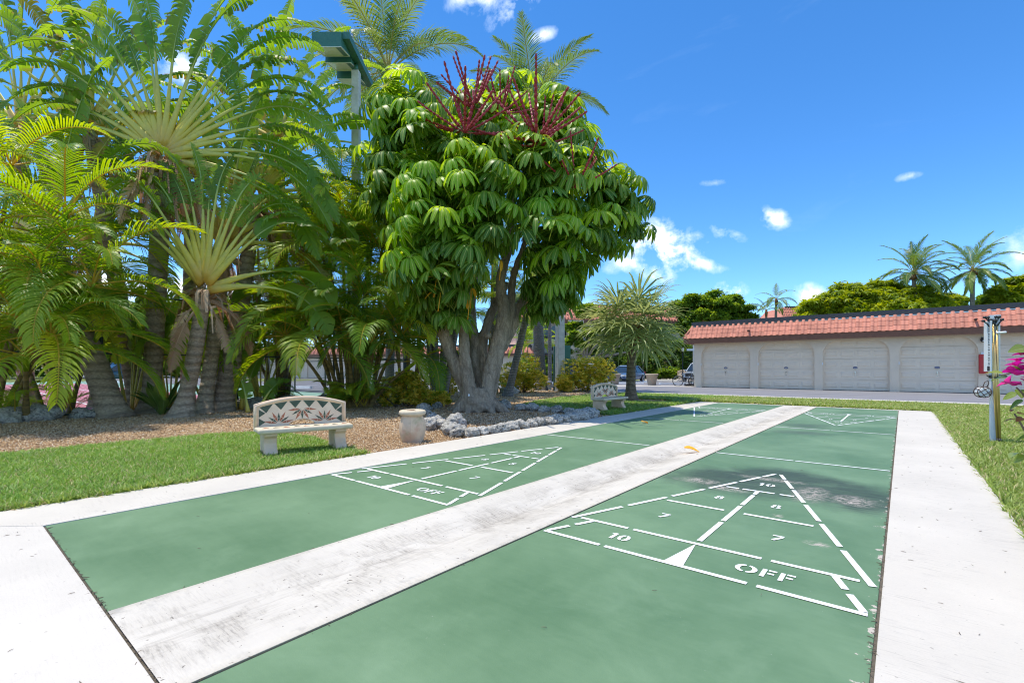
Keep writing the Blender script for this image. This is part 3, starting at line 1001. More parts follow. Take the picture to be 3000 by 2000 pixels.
sheet('lawn', [(-62, 24), (-48, 18.5), (-44, 22), (-50, 28)], 0.002, M['turf'], 'sunlit lawn across the far parking lot')

# tennis court
sheet('tennis_court', rect(-60, -30, -15.6, 11.75), -0.008, M['tgreen'], 'pale green surround of the tennis court')
tp_ = sheet('playing_surface', rect(-50, -30, -16.25, 7.4), -0.003, M['pink'], 'pink playing surface of the tennis court')
for seg in ([(-16.5, 7.38), (-50, 7.38)], [(-16.28, -29), (-16.28, 7.4)], [(-21.5, -20), (-21.5, 6.2)], [(-28.0, -20), (-28.0, 4.2)], [(-20, 3.15), (-46, 3.4)], [(-20, -0.9), (-46, -0.9)], [(-18.0, 5.2), (-46, 5.2)]):
    mb = MB()
    stroke(mb, seg, 0.07, 0.002)
    mb.obj('painted_line', M['paint'], tp_)


# ================================================================== THE GARAGES
def garage(loc, rz, x0, openings, x1, label, rowtiles=True, opt_detail=True):
    g = thing('garage_block', label, 'garage', loc, rz)
    Hw, DEP, DH = 2.74, 6.0, 2.64
    wall = MB()
    edges = [x0] + [v for o_ in openings for v in o_] + [x1]
    rad = 0.72
    th = 0.22

    def ztop(x, a, b):
        e = min(x - a, b - x)
        if e >= rad:
            return DH
        q = rad - e
        return DH - rad + sqrt(max(0, rad * rad - q * q))
    # piers
    for i in range(0, len(edges), 2):
        a, b = edges[i], edges[i + 1]
        wall.box(((a + b) / 2, th / 2, Hw / 2), (b - a, th, Hw))
    # arched heads over the doors
    for a, b in openings:
        xs = [a + rad * (1 - cos(pi / 2 * i / 9)) for i in range(10)] + [b - rad * (1 - cos(pi / 2 * i / 9)) for i in range(9, -1, -1)]
        for p, q in zip(xs[:-1], xs[1:]):
            if q - p < 1e-5:
                continue
            z0, z1 = ztop(p, a, b), ztop(q, a, b)
            V_ = [(p, 0, z0), (q, 0, z1), (q, 0, Hw), (p, 0, Hw), (p, th, z0), (q, th, z1), (q, th, Hw), (p, th, Hw)]
            wall.add(V_, [(0, 1, 2, 3), (7, 6, 5, 4), (0, 4, 5, 1)])
    # side and rear walls
    wall.box((x0 + th / 2, th + (DEP - th) / 2, Hw / 2), (th, DEP - th, Hw))
    wall.box((x1 - th / 2, th + (DEP - th) / 2, Hw / 2), (th, DEP - th, Hw))
    wall.box(((x0 + x1) / 2, DEP + th / 2, Hw / 2), (x1 - x0, th, Hw))
    wall.obj('wall', M['stucco'], g)
    # doors with raised panels
    pm = MB()
    pw, ph, pt = 0.5, 0.27, 0.02
    ins = 0.05
    V_ = [(-pw / 2, 0, -ph / 2), (pw / 2, 0, -ph / 2), (pw / 2, 0, ph / 2), (-pw / 2, 0, ph / 2)]
    V2 = [(x_ * (1 - 2 * ins / pw), -pt, z_ * (1 - 2 * ins / ph)) for x_, _, z_ in V_]
    V0 = [(x_, 0.012, z_) for x_, _, z_ in V_]
    pm.add(V0 + V_ + V2, [(4, 5, 9, 8), (5, 6, 10, 9), (6, 7, 11, 10), (7, 4, 8, 11), (8, 9, 10, 11), (0, 1, 5, 4), (1, 2, 6, 5), (2, 3, 7, 6), (3, 0, 4, 7)])
    panel_me = pm.mesh('panel', M['door'])
    for a, b in openings:
        d = MB()
        nsec = 5
        sh = (DH + 0.1) / nsec
        for k in range(nsec):
            d.box(((a + b) / 2, th - 0.03, k * sh + sh / 2 + 0.02), (b - a + 0.1, 0.05, sh - 0.012))
        d.box(((a + b) / 2, th + 0.01, DH / 2), (b - a + 0.1, 0.02, DH))
        do = d.obj('garage_door', M['door'], g)
        if opt_detail:
            n = 4
            cw = (b - a) / n
            for k in range(nsec):
                for i in range(n):
                    zc = k * sh + sh / 2 + 0.02
                    xx = a + cw * (i + 0.5)
                    if k == nsec - 1 and (ztop(max(a, xx - 0.2), a, b) < zc or ztop(min(b, xx + 0.2), a, b) < zc):
                        continue
                    link('panel', panel_me, do, loc=(xx, th - 0.056, zc), scale=(cw * 0.82 / pw, 1, 1))
            xm = (a + b) / 2
            bd = MB()
            bd.tube([(xm, th - 0.056, 1.2), (xm, th - 0.075, 1.2)], 0.075, 16)
            bd.v = [(xm + (v_[0] - xm) * 1.35, v_[1], 1.2 + (v_[2] - 1.2) * 0.75) for v_ in bd.v]
            bd.obj('badge', M['badge'], do)
            wl = MB()
            wl.box((xm, th - 0.0765, 1.2), (0.13, 0.002, 0.022))
            wl.obj('badge_print', M['white'], do)
            hd = MB()
            hd.tube([(xm, th - 0.05, 0.97), (xm, th - 0.09, 0.97)], 0.028, 10)
            hd.box((xm, th - 0.1, 0.93), (0.02, 0.02, 0.13))
            hd.box((xm, th - 0.06, 0.8), (0.05, 0.02, 0.02))
            hd.obj('door_handle', M['chrome'], do)
            kp = MB()
            kp.box((a - 0.012, -0.012, 1.42), (0.035, 0.03, 0.14))
            kp.obj('keypad', M['white'], g)
        sl = MB()
        sl.box(((a + b) / 2, th - 0.08, 0.012), (b - a, 0.12, 0.024))
        sl.obj('door_seal', M['black'], g)
    # fascia, mansard, parapet cap
    ov, zf0, zf1, zt, back = 0.5, 2.71, 3.0, 3.76, 0.42
    fa = MB()
    fa.box(((x0 + x1) / 2, -ov + 0.03, (zf0 + zf1) / 2), (x1 - x0 + 2 * ov, 0.06, zf1 - zf0))
    for xe in (x0 - ov + 0.03, x1 + ov - 0.03):
        fa.box((xe, (DEP - ov) / 2 + 0.06 + 0.002, (zf0 + zf1) / 2), (0.06, DEP + ov - 0.12, zf1 - zf0))
    fa.box(((x0 + x1) / 2, (DEP - ov) / 2 + 0.1, zf0 + 0.03), (x1 - x0 + 2 * ov - 0.13, DEP + ov - 0.15, 0.02))
    fa.obj('fascia', M['fascia'], g)
    mn = MB()
    xa, xb, ya, yb = x0 - ov, x1 + ov, -ov, DEP
    q = back
    mn.add([(xa, ya, zf1), (xb, ya, zf1), (xb, yb, zf1), (xa, yb, zf1), (xa + q, ya + q, zt), (xb - q, ya + q, zt), (xb - q, yb, zt), (xa + q, yb, zt)],
           [(0, 1, 5, 4), (1, 2, 6, 5), (2, 3, 7, 6), (3, 0, 4, 7), (4, 5, 6, 7)])
    mn.v = [(p[0], p[1], p[2] - 0.01) for p in mn.v]
    roof = mn.obj('roof', M['tile'], g)
    cp = MB()
    yy = ya + q
    cp.box(((xa + xb) / 2, yy + 0.16, zt + 0.14), (xb - xa - 2 * q + 0.1, 0.36, 0.3))
    for xe in (xa + q + 0.13, xb - q - 0.13):
        cp.box((xe, (yb + yy) / 2 + 0.17 + 0.003, zt + 0.14), (0.36, yb - yy - 0.345, 0.3))
    cp.obj('roof_edge', M['cap'], g)
    tr = MB()
    tr.box(((xa + xb) / 2, yy - 0.03, zt + 0.0), (xb - xa - 2 * q + 0.14, 0.05, 0.03))
    tr.obj('drip_edge', M['chrome'], g)
    # clay tiles: barrel and pan, three courses
    tw, rows = 0.3, 3
    sl_len = sqrt((zt - zf1) ** 2 + q * q) / rows
    ang = math.atan2(zt - zf1, q)
    tmb = MB()
    prof = []
    for i in range(11):
        u = i / 10
        zz = 0.012 + 0.05 * sin(pi * min(1, u / 0.62)) ** 0.8 if u < 0.62 else 0.012
        prof.append((u * tw, zz))
    prof.append((tw + 0.012, 0.012))
    ln = sl_len + 0.05
    vs = []
    for (u, zz) in prof:
        vs += [(u, 0, zz + 0.016), (u, ln, zz - 0.0), (u, 0, zz - 0.01)]
    fs = []
    for i in range(len(prof) - 1):
        a, b = i * 3, i * 3 + 3
        fs += [(a, b, b + 1, a + 1), (a + 2, b + 2, b, a)]
    tmb.add(vs, fs)
    tme = tmb.mesh('roof_tile', M['tile'])
    Rm = Matrix.Rotation(ang, 4, 'X')
    rt_ = random.Random(4)
    if rowtiles:
        for r_ in range(rows):
            dy, dz = q / rows * r_, (zt - zf1) / rows * r_
            off = dy
            n = int((xb - xa - 0.05) / tw) - (0, 2, 2)[r_]
            for i in range(n):
                xx = xa + 0.02 + (i + (1 if r_ else 0) + (r_ == 2) * 0) * tw
                Mx = Matrix.Translation((xx, ya + dy - 0.004, zf1 + dz + rt_.uniform(-0.003, 0.003))) @ Rm @ Matrix.Rotation(rt_.uniform(-0.008, 0.008), 4, 'Z')
                link('roof_tile', tme, roof, M=Mx)
        # left hip: tiles on the end slope
        for r_ in range(rows):
            dy, dz = q / rows * r_, (zt - zf1) / rows * r_
            for i in range(4):
                Mx = Matrix.Translation((xa + dy - 0.004, ya + dy + 0.1 + (i + 1) * tw, zf1 + dz)) @ Matrix.Rotation(-pi / 2, 4, 'Z') @ Rm
                link('roof_tile', tme, roof, M=Mx)
        hp = MB()
        hp.tube([(xa - 0.02, ya - 0.02, zf1 + 0.02), (xa + q, ya + q, zt + 0.02)], 0.055, 8)
        hp.obj('hip_tile', M['tile'], roof, True)
    else:
        tl = MB()
        n = int((xb - xa - 0.5) / 0.45)
        for i in range(n):
            xx = xa + q + (xb - xa - 2 * q) * (i + 0.5) / n
            tl.tube([(xx, ya + 0.0, zf1 + 0.02), (xx, ya + q, zt + 0.02)], 0.09, 6)
        tl.obj('tile_rows', M['tile'], roof, True, kind='stuff')
    return g, roof


ops = [(-9.67, -6.89), (-6.45, -3.69), (-3.31, -0.5), (-0.12, 2.68), (2.98, 5.78)]
gar, groof = garage((0, 30.35, 0), 0, -10.1, ops, 9.6, 'beige garage row with salmon tile mansard and arched panel doors')
for px, py in ((2195, 760), ):
    pass
for xx, zz in ((-6.85, 3.33), (2.55, 3.36)):
    t_ = MB()
    t_.tube([(xx, 29.66, zz), (xx, 30.1, zz + 0.02)], 0.05, 10)
    t_.v = [(a, b - 30.35, c) for a, b, c in t_.v]
    t_.obj('roof_vent', M['rust'], groof, True)

# things on the garage front
rc = thing('extinguisher_cabinet', 'red fire extinguisher cabinet hung on the garage pier', 'cabinet', (2.83, 30.35, 0))
mb = MB(); mb.box((0, -0.1, 1.36), (0.3, 0.2, 0.86)); o = mb.obj('cabinet_box', M['red'], rc)
b_ = o.modifiers.new('e', 'BEVEL'); b_.width = 0.025; b_.segments = 2
mb = MB(); mb.box((0, -0.203, 1.34), (0.22, 0.006, 0.6)); mb.obj('cabinet_door', M['red'], rc)
mb = MB(); mb.box((0.03, -0.11, 1.845), (0.2, 0.12, 0.1)); mb.obj('nameplate', M['white'], rc)
mb = MB(); mb.box((0.09, -0.214, 1.3), (0.02, 0.016, 0.1)); mb.obj('latch', M['chrome'], rc)
sk = thing('security_camera', 'small black security camera under the garage eave', 'camera', (2.83, 30.35, 2.5))
mb = MB(); mb.box((0, -0.06, 0.04), (0.12, 0.12, 0.06)); mb.obj('mount', M['black'], sk)
mb = MB(); mb.lathe([(0.0, -0.16), (0.06, -0.15), (0.1, -0.09), (0.105, -0.02), (0.08, 0.0)], 14, (0, -0.12, 0)); mb.obj('dome', M['black'], sk, True)
mb = MB(); mb.tube([(0, -0.2, -0.09), (0, -0.25, -0.11)], 0.035, 10); mb.obj('lens', M['lens'], sk, True)

# far garage row beyond the parking lot
a_, b_ = at(1214, 56), at(540, 62)
dv = (a_ - b_)
L_ = dv.length
rz_ = math.atan2(dv.y, dv.x)
nd_ = int(L_ / 3.2)
fops = [(0.6 + i * 3.2, 3.3 + i * 3.2) for i in range(nd_ - 1)]
g2, _r = garage((b_.x, b_.y, 0), rz_, 0, fops, L_, 'long far garage row with red tile roof beyond the tennis court', False, False)

# condominium with arched windows behind the big tree
cb = thing('condominium', 'cream three storey condominium with arched windows and red mansard', 'building', tuple(at(1185, 58)), YAW + 0.16)
SC = 58 / 1094            # metres for a survey pixel at that distance


def cw(px):
    return (px - 1185) * SC


wl = MB()
Wd = cw(1700)
wl.box((Wd / 2, 5, 3.6), (Wd, 10, 7.2))
# projecting bay with the darker reveal
wl.box((cw(1322), -0.6, 3.55), (1.9, 1.2, 7.1))
wl.obj('wall', M['stucco2'], cb)
rf = MB()
rf.add([(-0.6, -0.7, 7.25), (Wd, -0.7, 7.25), (Wd, 9, 7.25), (-0.6, 9, 7.25), (0.6, 0.6, 9.1), (Wd, 0.6, 9.1), (Wd, 9, 9.1), (0.6, 9, 9.1)],
       [(0, 1, 5, 4), (1, 2, 6, 5), (2, 3, 7, 6), (3, 0, 4, 7), (4, 5, 6, 7)])
rfo = rf.obj('roof', M['tile'], cb)
tl = MB()
for i in range(int(Wd / 0.4)):
    x = 0.4 + i * 0.4
    for r_ in range(4):
        tl.tube([(x, -0.7 + 1.3 * r_ / 4, 7.27 + 1.85 * r_ / 4), (x, -0.7 + 1.3 * (r_ + 1) / 4, 7.24 + 1.85 * (r_ + 1) / 4)], [0.12, 0.09], 6)
tl.obj('tile_rows', M['tile'], rfo, True, kind='stuff')
fc = MB(); fc.box((Wd / 2 - 0.3, -0.66, 7.06), (Wd + 0.6, 0.12, 0.36)); fc.obj('fascia', M['fascia'], cb)
fc = MB(); fc.box((Wd / 2 + 0.3, 0.7, 9.2), (Wd - 0.3, 0.3, 0.25)); fc.obj('roof_edge', M['cap'], cb)


def condo_window(px, z0, z1, w, arched):
    x = cw(px)
    n = 8
    fr = MB()
    pts = [(x - w / 2, z0), (x + w / 2, z0)]
    if arched:
        pts += [(x + w / 2 * cos(pi * i / n), z1 - w / 2 + w / 2 * sin(pi * i / n)) for i in range(n + 1)]
    else:
        pts += [(x + w / 2, z1), (x - w / 2, z1)]
    fr.tube([(p[0], -0.02, p[1]) for p in pts], 0.07, 6, closed=True)
    f_ = fr.obj('window', M['stucco2'], cb, True)
    gl = MB(); gl.prism(pts, -0.03, -0.006, lambda a, b, h: (a, h, b)); gl.obj('pane', M['glass'], f_)
    if arched:
        rl = MB()
        for i in range(7):
            rl.box((x - w / 2 + w * (i + 0.5) / 7, -0.07, z0 + 0.5), (0.025, 0.025, 1.0))
        rl.box((x, -0.07, z0 + 1.0), (w, 0.035, 0.035))
        rl.obj('railing', M['black'], f_)
    sl = MB(); sl.box((x, -0.06, z0 - 0.06), (w + 0.3, 0.16, 0.09)); sl.obj('sill', M['white'], f_)


for px in (1213, 1236, 1256, 1276, 1350, 1375, 1400):
    condo_window(px, 4.75, 6.55, 0.95, True)
    condo_window(px, 2.3, 4.2, 0.95, False)
    condo_window(px, 0.3, 1.9, 0.95, False)
for z0, z1 in ((0.4, 2.2), (2.7, 4.4), (4.9, 6.5)):
    condo_window(1296, z0, z1, 1.0, False)

# second distant mansard rising behind the garage trees
db = thing('distant_building', 'distant building with red tile roof between the garage trees', 'building', tuple(at(1798, 75)), YAW)
mb = MB(); mb.box((4.5, 4, 4.5), (8.4, 7, 9.0)); mb.obj('wall', M['stucco2'], db)
mb = MB()
mb.add([(-0.4, -0.4, 9.0), (9.4, -0.4, 9.0), (9.4, 8, 9.0), (-0.4, 8, 9.0), (1.0, 1, 11.0), (8, 1, 11.0), (8, 7, 11.0), (1.0, 7, 11.0)], [(0, 1, 5, 4), (1, 2, 6, 5), (2, 3, 7, 6), (3, 0, 4, 7), (4, 5, 6, 7)])
rfo = mb.obj('roof', M['tile'], db)
mb = MB()
for i in range(22):
    x = 0.1 + i * 0.4
    for r_ in range(4):
        mb.tube([(x + 0.35 * (1 - x / 4.5) * r_ / 4, -0.4 + 1.4 * r_ / 4, 9.02 + 0.5 * r_), (x + 0.35 * (1 - x / 4.5) * (r_ + 1) / 4, -0.4 + 1.4 * (r_ + 1) / 4, 8.99 + 0.5 * (r_ + 1))], [0.13, 0.1], 6)
mb.obj('tile_rows', M['tile'], rfo, True, kind='stuff')
mb = MB(); mb.box((4.5, 1.0, 11.06), (7.2, 0.3, 0.2)); mb.obj('roof_edge', M['cap'], db)


# ================================================================== FENCE
def chain_fence(name, p0, p1, H, label, skip_ends=False, cell=0.085):
    p0, p1 = Vector((*p0, 0)), Vector((*p1, 0))
    L = (p1 - p0).length
    f = thing(name, label, 'fence', tuple(p0), math.atan2(p1.y - p0.y, p1.x - p0.x))
    n = max(1, round(L / 3.0))
    for i in range(n + 1):
        x = L * i / n
        mb = MB(); mb.tube([(x, 0, -0.1), (x, 0, H + 0.03)], 0.038 if i % n else 0.048, 10); po = mb.obj('post', M['fence'], f, True)
        mb = MB(); mb.lathe([(0.05, 0), (0.04, 0.03), (0.0, 0.045)], 10, (x, 0, H + 0.03)); mb.obj('post_cap', M['fence'], po, True)
    for z in (H - 0.02, H * 0.5, 0.06):
        mb = MB(); mb.tube([(0, 0.035, z), (L, 0.035, z)], 0.02, 8); mb.obj('rail', M['fence'], f, True)
    # woven wire: zig-zag wires, each a thin three-sided tube, linked at every crossing
    vs, fs = [], []
    nc, nr = int(L / cell), int(H / (cell / 2))
    r = 0.0022
    ring_ = [(r * cos(a), r * sin(a)) for a in (0.5, 0.5 + 2.094, 0.5 + 4.189)]
    for c in range(nc):
        base = len(vs)
        for k in range(nr + 1):
            x = c * cell + (cell / 2 if k % 2 else 0.0) + (cell / 2 if c % 2 else 0) * 0
            x = c * cell + (0.52 * cell if k % 2 else -0.02 * cell)
            y = -0.045 + (0.002 if k % 2 else -0.002)
            z = 0.05 + k * cell / 2
            for dx, dy in ring_:
                vs.append((x + dx, y + dy, z))
        for k in range(nr):
            a = base + k * 3
            for q in range(3):
                fs.append((a + q, a + (q + 1) % 3, a + 3 + (q + 1) % 3, a + 3 + q))
        base = len(vs)
        for k in range(nr + 1):
            x = c * cell + (0.48 * cell if k % 2 else 1.02 * cell)
            y = -0.045 + (-0.002 if k % 2 else 0.002)
            z = 0.05 + k * cell / 2
            for dx, dy in ring_:
                vs.append((x + dx, y + dy, z))
        for k in range(nr):
            a = base + k * 3
            for q in range(3):
                fs.append((a + q, a + (q + 1) % 3, a + 3 + (q + 1) % 3, a + 3 + q))
    me = bpy.data.meshes.new('wire_mesh')
    me.from_pydata(vs, [], fs)
    me.materials.append(M['fence'])
    link('wire_mesh', me, f, kind='stuff')
    return f


chain_fence('chain_link_fence', (-15.05, -3.5), (-15.05, 11.8), 3.0, 'dark green chain link fence behind the palm trunks beside the gravel')
chain_fence('chain_link_fence', (-27.0, 11.8), (-15.15, 11.8), 3.0, 'dark green chain link fence at the far end of the tennis court')

# ================================================================== BENCHES
def make_bench(loc, rz, label, L=1.16, mosaic=True):
    """local: x along the seat, front towards -y"""
    b = thing('stone_bench', label, 'bench', loc, rz, 'mosaic stone benches')
    hs_, D = 0.37, 0.4
    # seat with rounded nose
    sm = MB()
    sm.prism([(-L / 2, -0.22), (L / 2, -0.22), (L / 2 - 0.0, 0.2), (-L / 2, 0.2)], hs_ - 0.065, hs_)
    so = sm.obj('seat', M['benchseat'], b)
    bv = so.modifiers.new('round', 'BEVEL'); bv.width = 0.026; bv.segments = 4; bv.limit_method = 'NONE'
    # legs: scrolled slabs with an arched foot
    half = [(0.16, 0.0), (0.2, 0.0), (0.205, 0.05), (0.15, 0.12), (0.125, 0.19), (0.14, 0.25), (0.18, 0.3)]
    front = [(-0.07, 0.0), (-0.2, 0.0), (-0.215, 0.05), (-0.165, 0.11), (-0.12, 0.18), (-0.125, 0.24), (-0.175, 0.275), (-0.18, hs_ - 0.066)]
    prof = front + [(0.19, hs_ - 0.066), (0.19, 0.0), (0.08, 0.0)]
    arch = [(0.08 - 0.15 * i / 8, 0.085 * sin(pi * i / 8)) for i in range(1, 8)]
    prof = prof + arch
    for s in (-1, 1):
        lm = MB()
        xc = s * (L / 2 - 0.15)
        lm.prism(prof, xc - 0.075, xc + 0.075, lambda a, c, h: (h, a, c))
        lo = lm.obj('leg', M['bench'], b)
        bv = lo.modifiers.new('e', 'BEVEL'); bv.width = 0.012; bv.segments = 2; bv.limit_method = 'ANGLE'
    # back: arched slab with a raised border, lower arch left open
    W2, top = L / 2, lambda x: 0.655 + 0.095 * (1 - (x / (L / 2)) ** 2)

    def slab_(inset, y0, y1, opening):
        up = [(-(W2 - inset) + 2 * (W2 - inset) * i / 16, top(-(W2 - inset) + 2 * (W2 - inset) * i / 16) - inset) for i in range(17)]
        lo_ = []
        for i in range(13):
            x = (W2 - inset) - 2 * (W2 - inset) * i / 12
            lo_.append((x, hs_ - 0.06 + (0.115 * max(0, 1 - (x / 0.2) ** 2) if opening else 0)))
        m_ = MB()
        n = 17
        pts_u, pts_l = up, [(u[0], hs_ - 0.06 + (0.135 * sqrt(max(0, 1 - (u[0] / 0.2) ** 2)) if opening else 0)) for u in up]
        V_ = []
        for y in (y0, y1):
            V_ += [(p[0], y, p[1]) for p in pts_u] + [(p[0], y, p[1]) for p in pts_l]
        F_ = []
        for i in range(n - 1):
            F_ += [(n + i, n + i + 1, i + 1, i), (2 * n + i, 2 * n + i + 1, 3 * n + i + 1, 3 * n + i), (i, i + 1, 2 * n + i + 1, 2 * n + i), (3 * n + i, 3 * n + i + 1, n + i + 1, n + i)]
        F_ += [(n, 0, 2 * n, 3 * n), (n - 1, 2 * n - 1, 4 * n - 1, 3 * n - 1)]
        m_.add(V_, F_)
        return m_
    po = slab_(0.0, 0.14, 0.2, True).obj('backrest', M['benchpanel'], b)
    # raised border
    bd = MB()
    pts = [(-W2 + 0.022, 0.135, hs_)] + [(-(W2 - 0.022) + 2 * (W2 - 0.022) * i / 16, 0.135, top(-W2 + 2 * W2 * i / 16) - 0.022) for i in range(17)] + [(W2 - 0.022, 0.135, hs_)]
    bd.tube(pts, 0.024, 6, flat=((0, 1, 0), 0.9))
    bd.obj('border', M['bench'], po, True)
    if mosaic:
        def tile_(poly, mat):
            m_ = MB()
            m_.prism([(a, -c) for a, c in poly][::1], 0.1365, 0.141, lambda a, c, h: (a, h, -c))
            m_.obj('mosaic_tile', mat, po)
        k = L / 1.2
        # row of pointed tiles under the arch and along the sides
        nt = 6
        for i in range(nt):
            x = (-0.455 + 0.182 * i) * k
            z = top(x) - 0.058
            sl = -2 * 0.095 * x / (L / 2) ** 2
            tile_([(x - 0.08 * k, z - sl * 0.08 * k), (x + 0.08 * k, z + sl * 0.08 * k), (x + 0.01 * k * 0, z - 0.095)], M['moss'])
        for s in (-1, 1):
            xe = s * (W2 - 0.055)
            for z in (0.425, 0.54):
                tile_([(xe, z - 0.05), (xe, z + 0.05), (xe - s * 0.075, z)], M['moss'])

        def flower(cx_, cz, a0, a1, n, r):
            for i in range(n):
                a = R(a0 + (a1 - a0) * i / (n - 1))
                rr = r * (1.0 if i % 2 == 0 else 0.86)
                mt = M['terra'] if i % 2 == 0 else M['moss']
                half_ = R(abs(a1 - a0) / (n - 1)) * 0.42
                p = lambda q, w: (cx_ + q * cos(a + w) * 1.12, cz + q * sin(a + w))
                tile_([p(0.022, 0), p(rr * 0.48, -half_), p(rr * 0.5, half_)], mt)
                tile_([p(rr * 0.52, -half_ * 0.95), p(rr, 0), p(rr * 0.54, half_ * 0.95)], mt)
        flower(-0.3 * k, hs_ + 0.03, 12, 168, 7, 0.165)
        flower(0.3 * k, hs_ + 0.03, 12, 168, 7, 0.165)
        flower(0.0, top(0) - 0.165, -8, -172, 7, 0.165)
        for i in range(9):
            x = (-0.5 + 0.125 * i) * k
            m_ = MB()
            m_.prism([(x - 0.04, -0.13), (x + 0.04, -0.13), (x, -0.05)], hs_ + 0.0005, hs_ + 0.003)
            m_.obj('mosaic_tile', M['moss'] if i % 2 else M['terra'], so)
    return b


make_bench((-6.17, 3.16, 0), R(90 - 15), 'cream stone bench with flower mosaic back, on the lawn beside the stone urn')
make_bench((-6.06, 11.52, 0), R(90 - 4), 'cream stone bench with flower mosaic back, under the fan palm by the kerb', 1.22)
make_bench(tuple(at(1580, 50)), YAW + 0.05, 'distant pale stone bench between the lamp posts near the garage corner', 1.6, True).scale = (1.25, 1.25, 1.45)

# stone urn used as an ash bin
u = thing('stone_urn', 'squat eight sided stone urn with a round lid, mossy on one side', 'urn', (-5.86, 4.72, 0))
oct_ = lambda a: 1.0 / max(abs(cos((a % (pi / 4)) - pi / 8)), 0.5) * cos(pi / 8)
mb = MB(); mb.lathe([(0.155, -0.02), (0.165, 0.02), (0.19, 0.1), (0.205, 0.19), (0.2, 0.28), (0.175, 0.36), (0.15, 0.395), (0.145, 0.42)], 32, sq=oct_)
o = mb.obj('urn_body', M['urn'], u); smooth_by_angle(o, 14)
mb = MB(); mb.lathe([(0.14, 0.4), (0.185, 0.41), (0.205, 0.43), (0.208, 0.455), (0.195, 0.478), (0.165, 0.487), (0.12, 0.484), (0.11, 0.47), (0.0, 0.468)], 32, close=False)
mb.obj('lid', M['benchseat'], u, True)
mb = MB(); mb.box((0.02, -0.04, 0.478), (0.13, 0.05, 0.012), 0.5); mb.box((-0.05, 0.03, 0.476), (0.07, 0.04, 0.01), 1.2); mb.obj('debris', M['fibre'], u)


# ================================================================== CUE POST
pst = thing('cue_post', 'white square post at the lawn edge with a hook arm', 'post', (1.07, 10.13, 0), 0.04)
PW = 0.105
mb = MB(); mb.box((0, 0, 0.93), (PW, PW, 1.9)); o = mb.obj('shaft', M['white'], pst)
b_ = o.modifiers.new('e', 'BEVEL'); b_.width = 0.006; b_.segments = 2
mb = MB(); mb.box((0, 0, 1.9), (PW + 0.012, PW + 0.012, 0.05)); mb.obj('post_cap', M['white'], pst)
mb = MB(); mb.tube([(0.02, -0.08, 1.655), (0.105, -0.085, 1.66), (0.112, -0.085, 1.66)], [0.016, 0.016, 0.012], 10); mb.tube([(0.02, -0.02, 1.655), (0.02, -0.09, 1.655)], 0.016, 8); mb.obj('hook', M['white'], pst, True)
# elastic straps holding the cues
for z in (1.0, 1.02, 0.985):
    mb = MB()
    mb.tube([(-0.058, -0.07, z), (0.0, -0.11, z + 0.002), (0.06, -0.068, z + 0.008), (0.058, 0.058, z), (-0.058, 0.058, z)], 0.0055, 6, closed=True)
    mb.obj('strap', M['black'], pst, True)
mb = MB(); mb.tube([(-0.058, -0.07, 1.0), (-0.09, -0.08, 1.02), (-0.065, -0.085, 1.0)], 0.012, 8); mb.obj('strap_knot', M['black'], pst, True)
# four golden cues leaning on the post, forked heads up
Mp = Matrix.Translation((1.07, 10.13, 0)) @ Matrix.Rotation(0.04, 4, 'Z')
cue_words = ['leftmost gold shuffleboard cue leaning in the strap of the white post', 'second gold shuffleboard cue from the left strapped to the white post',
             'third gold shuffleboard cue from the left strapped to the white post', 'rightmost upright gold shuffleboard cue strapped to the white post']
for i, (xb, xt, yb, fz) in enumerate([(0.015, -0.06, -0.1, 1.86), (0.028, -0.042, -0.09, 1.9), (0.04, -0.024, -0.105, 1.88), (0.046, 0.012, -0.085, 1.87)]):
    c = thing('shuffleboard_cue', cue_words[i], 'cue', tuple(Mp @ Vector((xb, yb, 0))), 0.04, 'gold cues strapped to the post')
    tp0, tp1 = Vector((0, 0, 0.02)), Vector((xt - xb, -0.07 - yb, fz - 0.1))
    mb = MB(); mb.tube([tp0.lerp(tp1, 0.03), tp1], [0.0125, 0.0115], 10); mb.obj('shaft', M['brass'], c, True)
    mb = MB(); mb.tube([tp0, tp0.lerp(tp1, 0.04)], [0.016, 0.015], 10); mb.obj('foot', M['black'], c, True)
    mb = MB()
    for s in (-1, 1):
        e = tp1 + Vector((s * 0.06 - 0.012 * (i < 2), 0.03 * (i % 2) - 0.01, 0.075 + 0.015 * (i % 3)))
        mb.tube([tp1 - Vector((0, 0, 0.02)), tp1 + Vector((s * 0.03, 0, 0.035)), e], [0.011, 0.009, 0.008], 8)
        mb.tube([e + Vector((-0.022, 0, 0.0)), e + Vector((-0.008, 0, 0.004)), e + Vector((0.012, 0, 0.006)), e + Vector((0.022, 0, 0.006))], [0.01, 0.019, 0.019, 0.008], 8)
    mb.obj('fork', M['black'], c, True)
# score board hung beside the post
sb = thing('score_board', 'narrow white score board hung on the left side of the post', 'sign', tuple(Mp @ Vector((-0.075, -0.02, 0))), R(-70))
mb = MB(); mb.box((0, 0, 1.46), (0.17, 0.018, 0.76)); mb.obj('board', M['white'], sb)
mb = MB()
for k in range(24):
    mb.box((0.045, -0.0105, 1.74 - k * 0.024), (0.02 + 0.012 * (k % 3), 0.002, 0.009))
mb.obj('print', M['black'], sb)
mb = MB(); mb.box((0.035, -0.0105, 1.125), (0.06, 0.002, 0.07)); mb.obj('print', M['black'], sb)
